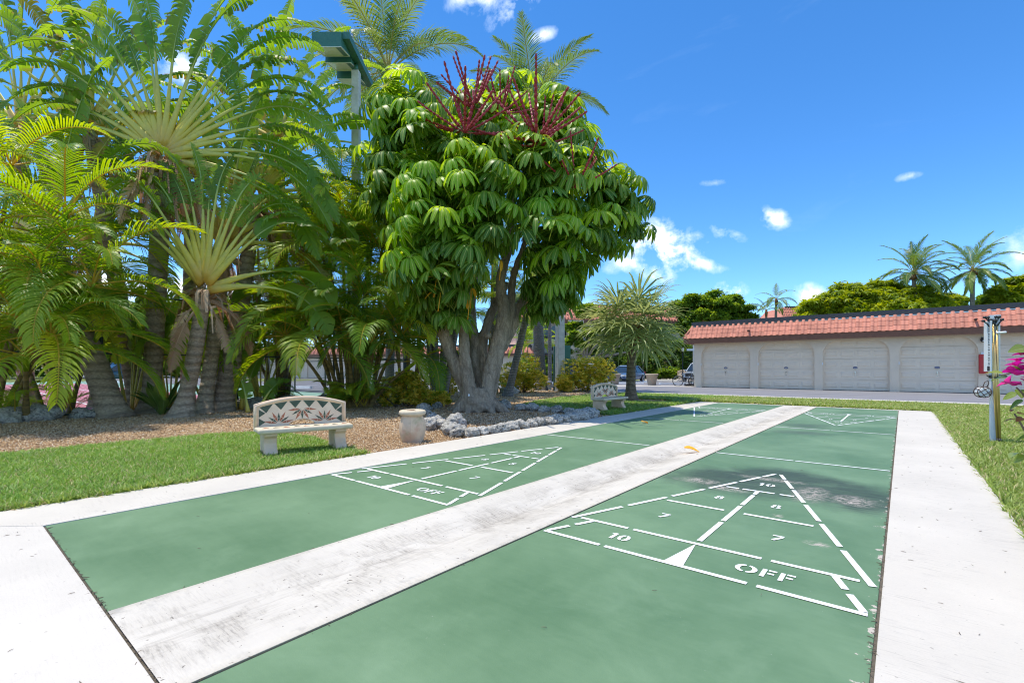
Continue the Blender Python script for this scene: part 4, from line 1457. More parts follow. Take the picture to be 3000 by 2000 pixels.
# wire basket of discs
wb = thing('disc_basket', 'round brown wire basket of white discs hanging on the white post', 'basket', tuple(Mp @ Vector((-0.125, -0.12, 0.77))), 0.25)
mb = MB()
rr, dp = 0.08, 0.13
for y in (0.0, dp):
    mb.tube([(rr * cos(2 * pi * k / 28), y, rr * sin(2 * pi * k / 28)) for k in range(28)], 0.0055, 6, closed=True)
for k in range(8):
    a = 2 * pi * k / 8 + 0.2
    mb.tube([(rr * cos(a), 0, rr * sin(a)), (rr * cos(a), dp, rr * sin(a))], 0.0045, 6)
for a in (R(35), R(125)):
    for o_ in (-0.03, 0.03):
        cxx, czz = cos(a), sin(a)
        q = sqrt(rr * rr - o_ * o_)
        mb.tube([(cxx * q - czz * o_, -0.004, czz * q + cxx * o_), (-cxx * q - czz * o_, -0.004, -czz * q + cxx * o_)], 0.0045, 6)
mb.tube([(0.0, 0.05, rr), (0.02, 0.05, rr + 0.07), (0.06, 0.06, rr + 0.09), (0.075, 0.07, rr + 0.05), (0.05, 0.09, rr - 0.02)], 0.0055, 6)
mb.obj('wire_cage', M['rust'], wb, True)
for k in range(4):
    mb = MB()
    mb.lathe([(0.0, 0.0), (0.06, 0.0), (0.071, 0.004), (0.073, 0.014), (0.071, 0.024), (0.06, 0.028), (0.055, 0.027), (0.05, 0.03), (0.03, 0.03), (0.0, 0.028)], 28, close=False)
    mb.v = [(p[0], 0.01 + k * 0.03 + 0.028 - p[2], p[1]) for p in mb.v]
    mb.obj('disc', M['white'], wb, True)

# ================================================================== SPORTS LIGHT AND POLES
lp = thing('tennis_light', 'tall sports light with three green shoebox heads on a grey pole', 'street light', tuple(at(818, 14.4)), YAW)
ph_ = hz(165, 14.4)
mb = MB(); mb.box((0, 0, ph_ / 2), (0.225, 0.225, ph_)); o = mb.obj('pole', M['concpole'], lp)
b_ = o.modifiers.new('e', 'BEVEL'); b_.width = 0.02; b_.segments = 2
mb = MB(); mb.tube([(0, 0, ph_), (0, 0, ph_ + 0.25)], 0.06, 12); mb.obj('tenon', M['steelgreen'], lp, True)
x_arm, za = 0.07, ph_ + 0.33
mb = MB(); mb.beam((x_arm, -1.1, za), (x_arm, 1.15, za - 0.02), 0.2, 0.2); mb.obj('crossarm', M['steelgreen'], lp)
for k, (yf, zf, xcn, wf, wbk) in enumerate([(-1.2, 8.94 + CAM_H, -0.43, 0.82, 0.76), (-0.33, 9.06 + CAM_H, -0.42, 0.76, 0.71), (0.52, 9.1 + CAM_H, -0.4, 0.74, 0.69)]):
    d_, hh = 0.72, 0.41
    tilt = 0.2
    xr = xcn + wf / 2
    V_ = []
    for (y, z, w) in ((yf, zf, wf), (yf + d_, zf + tilt, wbk)):
        V_ += [(xr - w, y, z), (xr, y, z), (xr, y, z + hh), (xr - w, y, z + hh)]
    mb = MB(); mb.add(V_, [(0, 1, 2, 3), (5, 4, 7, 6), (0, 4, 5, 1), (1, 5, 6, 2), (2, 6, 7, 3), (3, 7, 4, 0)])
    lh = mb.obj('lamp_head', M['steelgreen'], lp)
    e = 0.004
    fr = MB()
    c_ = [Vector(V_[i]) for i in (0, 1, 5, 4)]
    nrm = (c_[1] - c_[0]).cross(c_[3] - c_[0]).normalized()
    if nrm.z > 0:
        nrm = -nrm
    ctr = sum(c_, Vector()) / 4
    ins = [ctr + (p - ctr) * 0.91 for p in c_]
    oq, iq = [p + nrm * 0.012 for p in c_], [p + nrm * 0.012 for p in ins]
    fr.add([p for p in c_] + oq + iq + [p + nrm * 0.002 for p in ins], [(4 + i, 4 + (i + 1) % 4, 8 + (i + 1) % 4, 8 + i) for i in range(4)] + [(i, (i + 1) % 4, 4 + (i + 1) % 4, 4 + i) for i in range(4)] + [(8 + i, 8 + (i + 1) % 4, 12 + (i + 1) % 4, 12 + i) for i in range(4)])
    fr.obj('lens_frame', M['white'], lh)
    ln_ = MB()
    mid_a, mid_b = ins[0].lerp(ins[1], 0.8), ins[3].lerp(ins[2], 0.8)
    ln_.add([ins[0] + nrm * e, mid_a + nrm * e, mid_b + nrm * e, ins[3] + nrm * e], [(0, 1, 2, 3)])
    ln_.obj('lens', M['lens'], lh)
    dk = MB(); dk.add([mid_a + nrm * e, ins[1] + nrm * e, ins[2] + nrm * e, mid_b + nrm * e], [(0, 1, 2, 3)]); dk.obj('ballast_cover', M['steelgreen'], lh)
    br = MB()
    br.tube([(x_arm - 0.02, yf + 0.45, za + 0.1), (x_arm - 0.02, yf + 0.45, za + 0.24)], 0.05, 10)
    br.tube([(xr - 0.02, yf + 0.45, za + 0.22), (x_arm + 0.08, yf + 0.45, za + 0.22)], 0.065, 12)
    br.obj('bracket', M['chrome'], lh, True)

cp_ = thing('concrete_pole', 'thick square concrete pole among the yellow shrubs', 'pole', tuple(at(1286, 23.6)), YAW + 0.35)
mb = MB(); mb.box((0, 0, 4.2), (0.4, 0.4, 8.4), top=0.75); o = mb.obj('shaft', M['concpole'], cp_)
b_ = o.modifiers.new('e', 'BEVEL'); b_.width = 0.03; b_.segments = 2
mb = MB(); mb.box((0, 0, 8.45), (0.34, 0.34, 0.1)); mb.obj('cap', M['concpole'], cp_)
gs = thing('utility_cabinet', 'narrow green steel cabinet behind the concrete pole', 'cabinet', tuple(at(1287, 24.6)), YAW)
mb = MB(); mb.box((-0.26, 0, 1.15), (0.2, 0.3, 2.3)); mb.box((0.36, 0, 1.25), (0.3, 0.3, 2.2)); mb.obj('body', M['steelgreen'], gs)
mb = MB(); mb.box((0.05, 0.02, 1.2), (0.42, 0.2, 0.12)); mb.box((0.05, 0.02, 2.1), (0.42, 0.2, 0.12)); mb.obj('rail', M['chrome'], gs)

# ================================================================== CARS
def sedan(name, label, loc, rz, paint, suv=False):
    """front towards +x"""
    c = thing(name, label, 'car', loc, rz, 'parked cars')
    Lc, Wc = 4.5, 1.78
    H1, H2 = (1.0, 1.72) if suv else (0.92, 1.45)
    b = MB()
    # stations: x, half width, bottom, waist
    st = [(-2.25, 0.66, 0.4, 0.86), (-2.18, 0.8, 0.3, 0.98), (-1.7, 0.87, 0.24, H1 + 0.04), (-0.7, 0.89, 0.22, H1 + 0.02), (0.5, 0.89, 0.22, H1),
          (1.0, 0.885, 0.22, H1 - 0.03), (1.65, 0.86, 0.24, H1 - 0.12), (2.05, 0.8, 0.27, H1 - 0.24), (2.2, 0.68, 0.32, H1 - 0.34), (2.25, 0.5, 0.36, H1 - 0.42)]
    vs, n = [], 10
    for (x, w, z0, z1) in st:
        m_ = (z0 + z1) / 2
        vs += [(x, -w * 0.8, z0), (x, -w * 0.97, z0 + 0.1), (x, -w, m_), (x, -w * 0.96, z1 - 0.12), (x, -w * 0.8, z1),
               (x, w * 0.8, z1), (x, w * 0.96, z1 - 0.12), (x, w, m_), (x, w * 0.97, z0 + 0.1), (x, w * 0.8, z0)]
    fs = [tuple(range(n)), tuple(reversed([(len(st) - 1) * n + k for k in range(n)]))]
    for i in range(len(st) - 1):
        for k in range(n):
            fs.append((i * n + k, (i + 1) * n + k, (i + 1) * n + (k + 1) % n, i * n + (k + 1) % n))
    b.add(vs, fs)
    bo = b.obj('body', paint, c, True)
    sd = bo.modifiers.new('s', 'SUBSURF'); sd.levels = 1; sd.render_levels = 2
    # greenhouse
    xr, xf = (-2.1, 1.05) if suv else (-1.75, 1.1)
    tr, tf = (-1.75, 0.1) if suv else (-1.0, 0.15)
    g = MB()
    zb = H1 - 0.05
    W0, W1 = 0.77, 0.58
    g.add([(xr, -W0, zb), (xf, -W0, zb), (xf, W0, zb), (xr, W0, zb), (tr, -W1, H2 - 0.06), (tf, -W1, H2 - 0.06), (tf, W1, H2 - 0.06), (tr, W1, H2 - 0.06)],
          [(0, 1, 5, 4), (1, 2, 6, 5), (2, 3, 7, 6), (3, 0, 4, 7), (4, 5, 6, 7)])
    g.obj('windows', M['glass'], c)
    rf_ = MB()
    rf_.add([(tr - 0.12, -W1 - 0.03, H2 - 0.09), (tf + 0.12, -W1 - 0.03, H2 - 0.09), (tf + 0.12, W1 + 0.03, H2 - 0.09), (tr - 0.12, W1 + 0.03, H2 - 0.09),
             (tr, -W1 + 0.1, H2), (tf, -W1 + 0.1, H2), (tf, W1 - 0.1, H2), (tr, W1 - 0.1, H2)], [(0, 1, 5, 4), (1, 2, 6, 5), (2, 3, 7, 6), (3, 0, 4, 7), (4, 5, 6, 7), (3, 2, 1, 0)])
    for s in (-1, 1):
        rf_.beam((xf, s * W0, zb), (tf + 0.05, s * (W1 + 0.01), H2 - 0.07), 0.07, 0.05)
        rf_.beam((xr, s * W0, zb), (tr - 0.05, s * (W1 + 0.01), H2 - 0.07), 0.13, 0.06)
        rf_.beam((-0.35, s * (W0 + 0.005), zb), (-0.35, s * (W1 + 0.02), H2 - 0.07), 0.06, 0.05)
    rf_.obj('roof', paint, c)
    for xw in (-1.38, 1.38):
        for s in (-1, 1):
            t_ = MB(); t_.tube([(xw, s * 0.72, 0.33), (xw, s * 0.905, 0.33)], 0.33, 24); to = t_.obj('wheel', M['tyre'], c)
            r_ = MB(); r_.tube([(xw, s * 0.9, 0.33), (xw, s * 0.912, 0.33)], 0.225, 20)
            for k in range(5):
                a = 2 * pi * k / 5
                r_.beam((xw, s * 0.914, 0.33), (xw + 0.2 * cos(a), s * 0.914, 0.33 + 0.2 * sin(a)), 0.05, 0.02)
            r_.obj('rim', M['chrome'], to)
    for s in (-1, 1):
        h_ = MB(); h_.box((2.08, s * 0.66, H1 - 0.3), (0.3, 0.26, 0.12), -s * 0.5); h_.obj('headlight', M['lens'], c)
        h_ = MB(); h_.box((-2.16, s * 0.68, 0.86), (0.12, 0.24, 0.14), s * 0.35); h_.obj('tail_light', M['red'], c)
        m_ = MB(); m_.box((0.75, s * 0.95, H1 + 0.04), (0.1, 0.16, 0.11)); m_.obj('mirror', paint, c)
        d_ = MB(); d_.box((-0.15, s * 0.893, 0.72), (0.2, 0.02, 0.025)); d_.obj('door_handle', M['chrome'], c)
    gr = MB()
    gr.box((2.2, 0, 0.62 if suv else 0.5), (0.1, 1.0, 0.3 if suv else 0.16)); gr.box((2.18, 0, 0.36), (0.1, 1.2, 0.12)); gr.obj('grille', M['black'], c)
    lg = MB(); lg.tube([(2.24, 0.09 * cos(2 * pi * k / 16), (0.7 if suv else 0.6) + 0.06 * sin(2 * pi * k / 16)) for k in range(16)], 0.012, 6, closed=True); lg.obj('emblem', M['chrome'], c, True)
    pl_ = MB(); pl_.box((2.27, -0.05, 0.42), (0.02, 0.36, 0.16)); pl_.obj('number_plate', M['white'], c)
    return c


def face(px0, Z0, px1, Z1):
    a, b = at(px0, Z0), at(px1, Z1)
    return tuple((a + b) / 2), math.atan2(b.y - a.y, b.x - a.x)


l_, r_ = face(1466, 42.0, 1410, 38.0)
sedan('parked_car', 'blue grey sedan parked behind the fan palm trunk', l_, r_ + 0.0, M['carblue'])
l_, r_ = face(1306, 45, 1284, 41.0)
sedan('parked_car', 'slate sport utility car peeping from behind the concrete pole', l_, r_, M['carslate'], True)
l_, r_ = face(1345, 49, 1300, 49)
sedan('parked_car', 'silver car showing only its roof above the yellow shrub', l_, r_, M['carsilver'], True)
l_, r_ = face(1618, 45, 1590, 42)
sedan('parked_car', 'white car half hidden by the garage corner behind the bicycle', l_, r_, M['carsilver'], True)
l_, r_ = face(300, 46, 235, 44)
sedan('parked_car', 'dark teal car seen through the fence between the leaning palm trunks', l_, r_, M['carteal'], True)
l_, r_ = face(1110, 50, 1065, 50)
sedan('parked_car', 'blue car glimpsed between the stems of the umbrella tree', l_, r_, M['carblue'], True)

# white wheel stops in the parking lot
stops = [((1345, 36.5), (1478, 36.5)), ((1395, 40.5), (1500, 40.5)), ((1235, 38.0), (1275, 38.0)), ((1250, 43.0), (1300, 43.0)), ((1515, 35.0), (1590, 36.0)),
         ((640, 28.5), (715, 27.5)), ((745, 27.5), (830, 26.8)), ((1000, 30), (1060, 30)), ((560, 31), (620, 30.5)), ((870, 28.5), (940, 28.5)), ((250, 40), (330, 38))]
words_ = ['white wheel stop in front of the blue sedan, nearer one', 'white wheel stop beside the blue sedan, farther one', 'white wheel stop left of the concrete pole, nearer one', 'white wheel stop left of the concrete pole, farther one',
          'white wheel stop behind the bicycle', 'white wheel stop behind the fence left of the areca clump', 'white wheel stop behind the areca clump', 'white wheel stop behind the slender grey trunks',
          'white wheel stop farthest left of the areca clump', 'white wheel stop behind the yellow shrub near the urn', 'white wheel stop near the dark teal car']
for ((a, za_), (b, zb_)), wd in zip(stops, words_):
    p, q = at(a, za_, 0.075), at(b, zb_, 0.075)
    mb = MB()
    t_ = (q - p)
    L_ = t_.length
    mb.prism([(-0.11, -0.075), (0.11, -0.075), (0.075, 0.065), (-0.075, 0.065)], -L_ / 2, L_ / 2, lambda a_, c_, h_: (h_, a_, c_))
    o = mb.obj('wheel_stop', M['white'], None, label=wd, category='wheel stop', group='white wheel stops in the parking lot')
    o.location = (p + q) / 2
    o.rotation_euler = (0, 0, math.atan2(t_.y, t_.x))
lines = structure('parking_line', MB().box((0, 0, 0), (0.1, 5, 0.004)), M['paint'])
lines.location = at(760, 36, 0.004)
lines.rotation_euler = (0, 0, 0.4)
for px, Z, a in ((620, 33, 0.5), (880, 34, 0.2), (1020, 36, 0.2), (1500, 39, 0.1)):
    c = lines.copy(); COL.objects.link(c); c.location = at(px, Z, 0.004); c.rotation_euler = (0, 0, a)

# planters
for px, Z, wd in ((1497, 33.6, 'round stone planter at the drive mouth nearest the bicycle'), (1412, 35.5, 'round stone planter in front of the blue sedan'), (1246, 36, 'round stone planter left of the concrete pole')):
    p = thing('planter', wd, 'planter', tuple(at(px, Z)), 0.3, 'round stone planters')
    k = 0.43
    mb = MB(); mb.lathe([(k * 0.62, 0), (k * 0.66, 0.05), (k * 0.75, 0.3), (k * 0.92, 0.66), (k * 1.04, 0.68), (k * 1.06, 0.76), (k * 1.0, 0.8), (k * 0.9, 0.78), (k * 0.86, 0.7), (0, 0.68)], 28, close=False)
    mb.obj('pot', M['planter'], p, True)
    for s in range(3):
        a = 2 * pi * s / 3
        mb = MB(); mb.box((k * 0.55 * cos(a), k * 0.55 * sin(a), -0.01), (0.12, 0.12, 0.05)); mb.obj('foot', M['planter'], p)
    rng = random.Random(px)
    mb = MB()
    for i in range(60):
        a, r = rng.uniform(0, 2 * pi), k * 0.8 * sqrt(rng.random())
        h = rng.uniform(0.1, 0.28)
        x, y = r * cos(a), r * sin(a)
        dx, dy = rng.uniform(-0.1, 0.1), rng.uniform(-0.1, 0.1)
        mb.add([(x - 0.02, y, 0.68), (x + 0.02, y, 0.68), (x + dx, y + dy, 0.7 + h)], [(0, 1, 2)], [(0.3, 0), (0.7, 0), (0.4, 1)])
    mb.obj('foliage', M['shrub'], p, kind='stuff')

# bicycle against the garage end wall
bk = thing('bicycle', 'dark bicycle with saddle leaning near the garage corner', 'bicycle', tuple(at(1560, 31.8)), YAW - 0.08)


def bike_wheel(x):
    r = 0.34
    t_ = MB(); t_.tube([(x + r * cos(2 * pi * k / 32), 0, r + r * sin(2 * pi * k / 32)) for k in range(32)], 0.022, 8, closed=True)
    w_ = t_.obj('wheel', M['tyre'], bk, True)
    t_ = MB()
    for k in range(16):
        a = 2 * pi * k / 16
        t_.tube([(x, 0.02 * (-1) ** k, r), (x + (r - 0.02) * cos(a), 0, r + (r - 0.02) * sin(a))], 0.004, 4)
    t_.tube([(x, -0.04, r), (x, 0.04, r)], 0.03, 8)
    t_.tube([(x + 0.31 * cos(2 * pi * k / 28), 0, r + 0.31 * sin(2 * pi * k / 28)) for k in range(28)], 0.009, 6, closed=True)
    t_.obj('spokes', M['chrome'], w_)


bike_wheel(-0.08); bike_wheel(0.97)
r = 0.34
mb = MB()
J = dict(rear=(-0.08, 0, r), bb=(0.37, 0, 0.3), seat=(0.2, 0, 0.84), head=(0.78, 0, 0.86), fork=(0.83, 0, 0.68), front=(0.97, 0, r))
for a, b_ in (('rear', 'bb'), ('rear', 'seat'), ('bb', 'seat'), ('seat', 'head'), ('bb', 'fork'), ('head', 'front')):
    mb.tube([J[a], J[b_]], 0.02 if a != 'rear' else 0.012, 8)
mb.tube([J['seat'], (0.17, 0, 0.95)], 0.014, 8)
mb.obj('frame', M['carslate'], bk, True)
mb = MB(); mb.tube([(0.04, 0, 0.97), (0.14, 0, 0.98), (0.22, 0, 0.975), (0.32, 0, 0.965)], [0.085, 0.08, 0.04, 0.02], 10, flat=((0, 0, 1), 0.45)); mb.obj('saddle', M['stem'], bk, True)
mb = MB(); mb.tube([(0.72, -0.3, 1.02), (0.8, -0.2, 1.02), (0.78, 0, 0.98), (0.8, 0.2, 1.02), (0.72, 0.3, 1.02)], 0.014, 8); mb.tube([(0.78, 0, 0.86), (0.78, 0, 0.98)], 0.016, 8); mb.obj('handlebar', M['black'], bk, True)
mb = MB(); mb.tube([(0.37 + 0.09 * cos(2 * pi * k / 20), -0.04, 0.3 + 0.09 * sin(2 * pi * k / 20)) for k in range(20)], 0.01, 6, closed=True); mb.beam((0.37, -0.06, 0.3), (0.45, -0.06, 0.15), 0.025, 0.015); mb.beam((0.37, 0.06, 0.3), (0.29, 0.06, 0.45), 0.025, 0.015)
mb.box((0.46, -0.1, 0.15), (0.1, 0.08, 0.02)); mb.box((0.28, 0.1, 0.45), (0.1, 0.08, 0.02)); mb.obj('crank', M['chrome'], bk, True)
rk = thing('bike_rack', 'small black steel bike rack beside the garage corner', 'rack', tuple(at(1588, 31.9)), YAW)
mb = MB()
for x in (-0.2, 0.0, 0.2):
    mb.tube([(x, 0, 0.0), (x, 0, 0.7), (x + 0.1, 0, 0.78), (x + 0.16, 0, 0.7), (x + 0.16, 0, 0)], 0.018, 8)
mb.box((-0.15, 0, 0.08), (0.55, 0.3, 0.14)); mb.obj('loops', M['black'], rk, True)

# lamp posts on the far lawns and the street sign
for px, Z, hgt, wd in ((1477, 48, 3.1, 'slim dark lamp post on the small far lawn'), (1568, 46, 3.2, 'dark lamp post in front of the distant stone bench'), (1196, 46, 2.9, 'black lamp post near the far garage end')):
    p = thing('lamp_post', wd, 'lamp post', tuple(at(px, Z)), 0, 'dark lamp posts')
    mb = MB(); mb.tube([(0, 0, 0), (0, 0, 0.5), (0, 0, 0.55), (0, 0, hgt - 0.35)], [0.09, 0.07, 0.045, 0.04], 10); mb.obj('post', M['black'], p, True)
    mb = MB(); mb.lathe([(0.05, hgt - 0.36), (0.11, hgt - 0.3), (0.14, hgt - 0.02), (0.02, hgt + 0.1)], 8); mb.obj('lantern', M['lens'], p)
    mb = MB(); mb.lathe([(0.16, hgt - 0.03), (0.1, hgt + 0.06), (0.015, hgt + 0.14)], 8); mb.obj('lantern_cap', M['black'], p)
sp = thing('cross_post', 'grey wooden post with a crossbar behind the bicycle', 'post', tuple(at(1594, 40)), YAW)
mb = MB(); mb.box((0, 0, 1.7), (0.14, 0.14, 3.4)); mb.obj('upright', M['concpole'], sp)
mb = MB(); mb.box((0, -0.09, 2.75), (1.25, 0.05, 0.16)); mb.obj('crossbar', M['white'], sp)
bx = thing('meter_box', 'low grey meter box at the foot of the concrete pole', 'utility box', tuple(at(1250, 26)), YAW)
mb = MB(); mb.box((0, 0, 0.2), (0.75, 0.5, 0.4)); mb.obj('box', M['concpole'], bx)
mb = MB(); mb.box((0, 0, 0.42), (0.85, 0.6, 0.06)); mb.obj('lid', M['white'], bx)

# ================================================================== PALM LEAVES
def pinnate(name, mat, L, n, ll, lw, e0, arch, pet=0.22, droop=1.2, vee=0.35, seed=0, fwd=0.75, rr=0.02, segs=4, twist=0.0, side=0.0):
    """feather leaf starting at the origin, heading +x, its leaflets drooping with real gravity"""
    rnd = random.Random(seed)
    mb = MB()
    N = 22
    pts, tans = [], []
    p = Vector((0, 0, 0))
    ang = e0
    for i in range(N + 1):
        t = i / N
        ang = e0 - arch * t ** 1.4
        d = Vector((cos(ang), side * t * t, sin(ang))).normalized()
        pts.append(p.copy()); tans.append(d)
        p += d * L / N
    mb.tube(pts, [rr * (1 - 0.85 * i / N) + 0.003 for i in range(N + 1)], 5, uoff=2.0)

    def at_t(t):
        f = t * N
        i = min(N - 1, int(f))
        return pts[i].lerp(pts[i + 1], f - i), tans[i].lerp(tans[i + 1], f - i).normalized()
    for k in range(n):
        t = pet + (1 - pet) * (k + 0.5) / n
        P, T = at_t(t)
        u = (t - pet) / (1 - pet)
        prof = (0.5 + 0.5 * min(1, u * 4)) * (1 - 0.72 * max(0, u - 0.35) / 0.65)
        for s in (-1, 1):
            tw = twist * (t - 0.5)
            Y = Vector((0, 1, 0))
            Nn = T.cross(Y) * -1
            Nn = Nn if Nn.z > 0 else -Nn
            lat = (Y * cos(tw) + Nn * sin(tw)).normalized()
            f_ = fwd * (0.7 + 0.6 * u) + rnd.uniform(-0.08, 0.08)
            d = (T * sin(f_) + lat * s * cos(f_) + Nn * (vee + rnd.uniform(-0.12, 0.12))).normalized()
            lg = ll * prof * rnd.uniform(0.88, 1.08)
            q = P.copy()
            wv = (T - d * T.dot(d)).normalized()
            dr = droop * rnd.uniform(0.75, 1.3)
            vs, uv = [], []
            for j in range(segs + 1):
                v = j / segs
                w = lw * (0.55 if j == 0 else 1.0 if v < 0.7 else max(0.0, (1 - v) / 0.3)) * 0.5
                if j == segs:
                    vs.append(q); uv.append((0.5, 1))
                else:
                    vs += [q - wv * w, q + wv * w]
                    uv += [(0.1, v), (0.9, v)]
                d = (d + Vector((0, 0, -dr * (v + 0.15) / segs))).normalized()
                q = q + d * lg / segs
            fs = [(2 * j, 2 * j + 1, 2 * j + 3, 2 * j + 2) for j in range(segs - 1)] + [(2 * segs - 2, 2 * segs - 1, 2 * segs)]
            mb.add(vs, fs, uv)
    return mb.mesh(name, mat)


def frond_set(name, mat, L, n, ll, lw, elevs, archs, **kw):
    return [(R(e), pinnate(name, mat, L, n, ll, lw, R(e), R(a), seed=i * 7 + 1, **kw)) for i, (e, a) in enumerate(zip(elevs, archs))]


EL = [84, 72, 60, 48, 34, 18, 2, -18]
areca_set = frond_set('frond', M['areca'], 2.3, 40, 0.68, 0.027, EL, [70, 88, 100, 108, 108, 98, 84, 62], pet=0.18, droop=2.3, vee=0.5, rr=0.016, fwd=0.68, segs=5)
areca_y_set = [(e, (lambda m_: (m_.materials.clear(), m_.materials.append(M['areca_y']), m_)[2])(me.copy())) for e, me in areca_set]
coco_set = frond_set('frond', M['coco'], 4.2, 72, 0.98, 0.034, EL, [40, 55, 70, 80, 84, 80, 72, 60], pet=0.2, droop=1.5, vee=0.25, rr=0.035, fwd=0.85)
wind_set = [(R(e), pinnate('frond', M['coco'], 4.0, 62, 0.9, 0.042, R(e), R(a), pet=0.2, droop=1.2, vee=0.2, rr=0.035, fwd=0.95, seed=90 + i, side=0.35)) for i, (e, a) in enumerate(zip(EL, [40, 55, 70, 80, 84, 80, 72, 60]))]


def nearest(fs, e):
    return min(fs, key=lambda q: abs(q[0] - e))[1]


def crown_fronds(parent, P, fset, n, e_hi, e_lo, rng, scale=1.0, az0=None, bias=None, power=1.0, yset=None, yprob=0.0, name='frond'):
    a = rng.uniform(0, 6.28) if az0 is None else az0
    for i in range(n):
        u = (i + 0.5) / n
        e = e_hi + (e_lo - e_hi) * u ** power
        a += 2.39996
        az = a
        if bias is not None:
            dlt = (az - bias[0] + pi) % (2 * pi) - pi
            az = bias[0] + dlt * bias[1]
        s = scale * rng.uniform(0.85, 1.1)
        fs = yset if (yset and rng.random() < yprob) else fset
        Mx = Matrix.Translation(P) @ Matrix.Rotation(az, 4, 'Z') @ Matrix.Rotation(rng.uniform(-0.12, 0.12), 4, 'X') @ Matrix.Scale(s, 4)
        link(name, nearest(fs, e), parent, M=Mx)


def curve_pts(a, b, bend, n=10):
    a, b, bend = Vector(a), Vector(b), Vector(bend)
    return [a.lerp(b, i / n) + bend * (4 * (i / n) * (1 - i / n)) for i in range(n + 1)]


def ringed(mb, pts, r0, r1, step=0.085, amp=0.06, n=12, flare=0.0, seed=0):
    """trunk with leaf scar rings"""
    rnd = random.Random(seed)
    P = [Vector(p) for p in pts]
    d = [0]
    for a, b in zip(P[:-1], P[1:]):
        d.append(d[-1] + (b - a).length)
    Lt = d[-1]

    def pos(s):
        for i in range(len(P) - 1):
            if s <= d[i + 1] or i == len(P) - 2:
                return P[i].lerp(P[i + 1], (s - d[i]) / max(1e-6, d[i + 1] - d[i]))
    qs, rs = [], []
    s = 0
    while s < Lt:
        t = s / Lt
        r = r0 + (r1 - r0) * t + flare * max(0, 1 - s / 0.7) ** 2
        k = 1 + rnd.uniform(-0.025, 0.025)
        st = step * rnd.uniform(0.75, 1.25)
        qs += [pos(s), pos(min(Lt, s + st * 0.8))]
        rs += [r * (1 + amp) * k, r * (1 - amp * 0.25) * k]
        s += st
    mb.tube(qs, rs, n)
    return mb


def areca_clump(label, base, stems, seed, per=(7, 10), yprob=0.3, fscale=1.0, low=6, group=None):
    """stems: list of (dx, dy of foot, top point offset, height)"""
    rng = random.Random(seed)
    t = thing('areca_palm', label, 'palm', tuple(base), 0, group)
    for (fx, fy, tx, ty, h) in stems:
        a, b = Vector((fx, fy, -0.05)), Vector((tx, ty, h))
        pts = curve_pts(a, b, Vector((-(tx - fx), -(ty - fy), 0)) * 0.12)
        mb = MB(); ringed(mb, pts, 0.055, 0.036, 0.11, 0.05, 8, 0.03, seed); mb.obj('stem', M['areca_cane'], t, True)
        tdir = (pts[-1] - pts[-2]).normalized()
        mb = MB(); mb.tube([b, b + tdir * 0.25, b + tdir * 0.5], [0.045, 0.055, 0.03], 8); mb.obj('crownshaft', M['areca_y'], t, True)
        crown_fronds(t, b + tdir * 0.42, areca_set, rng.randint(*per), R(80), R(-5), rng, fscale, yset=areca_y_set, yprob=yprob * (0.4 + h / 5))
    for i in range(low):
        a = rng.uniform(0, 6.28)
        P = Vector((0.35 * cos(a), 0.35 * sin(a), 0.1))
        crown_fronds(t, P, areca_set, 3, R(80), R(40), rng, 0.5 * fscale, yset=areca_y_set, yprob=0.5)
    return t


def coconut(name, label, base, top, seed, n=20, scale=1.0, fset=None, r=(0.2, 0.13), bend=(0, 0, 0), e=(82, -25), bias=None, nuts=False, group=None):
    rng = random.Random(seed)
    base, top = Vector(base), Vector(top)
    t = thing(name, label, 'palm', tuple(base), 0, group)
    pts = curve_pts((0, 0, -0.1), top - base, bend, 14)
    mb = MB(); ringed(mb, pts, r[0], r[1], 0.16, 0.03, 12, 0.1, seed); mb.obj('trunk', M['palm_trunk'], t, True)
    P = top - base
    mb = MB(); mb.tube([P - Vector((0, 0, 0.5)), P, P + Vector((0, 0, 0.35))], [r[1], r[1] * 1.5, 0.08], 10); mb.obj('crown_base', M['fibre'], t, True)
    crown_fronds(t, P + Vector((0, 0, 0.2)), fset or coco_set, n, R(e[0]), R(e[1]), rng, scale, bias=bias)
    if nuts:
        for k in range(7):
            a = rng.uniform(0, 6.28)
            mb = MB(); mb.lathe([(0.0, -0.14), (0.08, -0.1), (0.11, 0), (0.08, 0.1), (0.0, 0.14)], 8, (P.x + 0.28 * cos(a), P.y + 0.28 * sin(a), P.z - 0.15 - 0.2 * rng.random()), False)
            mb.obj('coconut', M['fibre'], t, True)
    return t


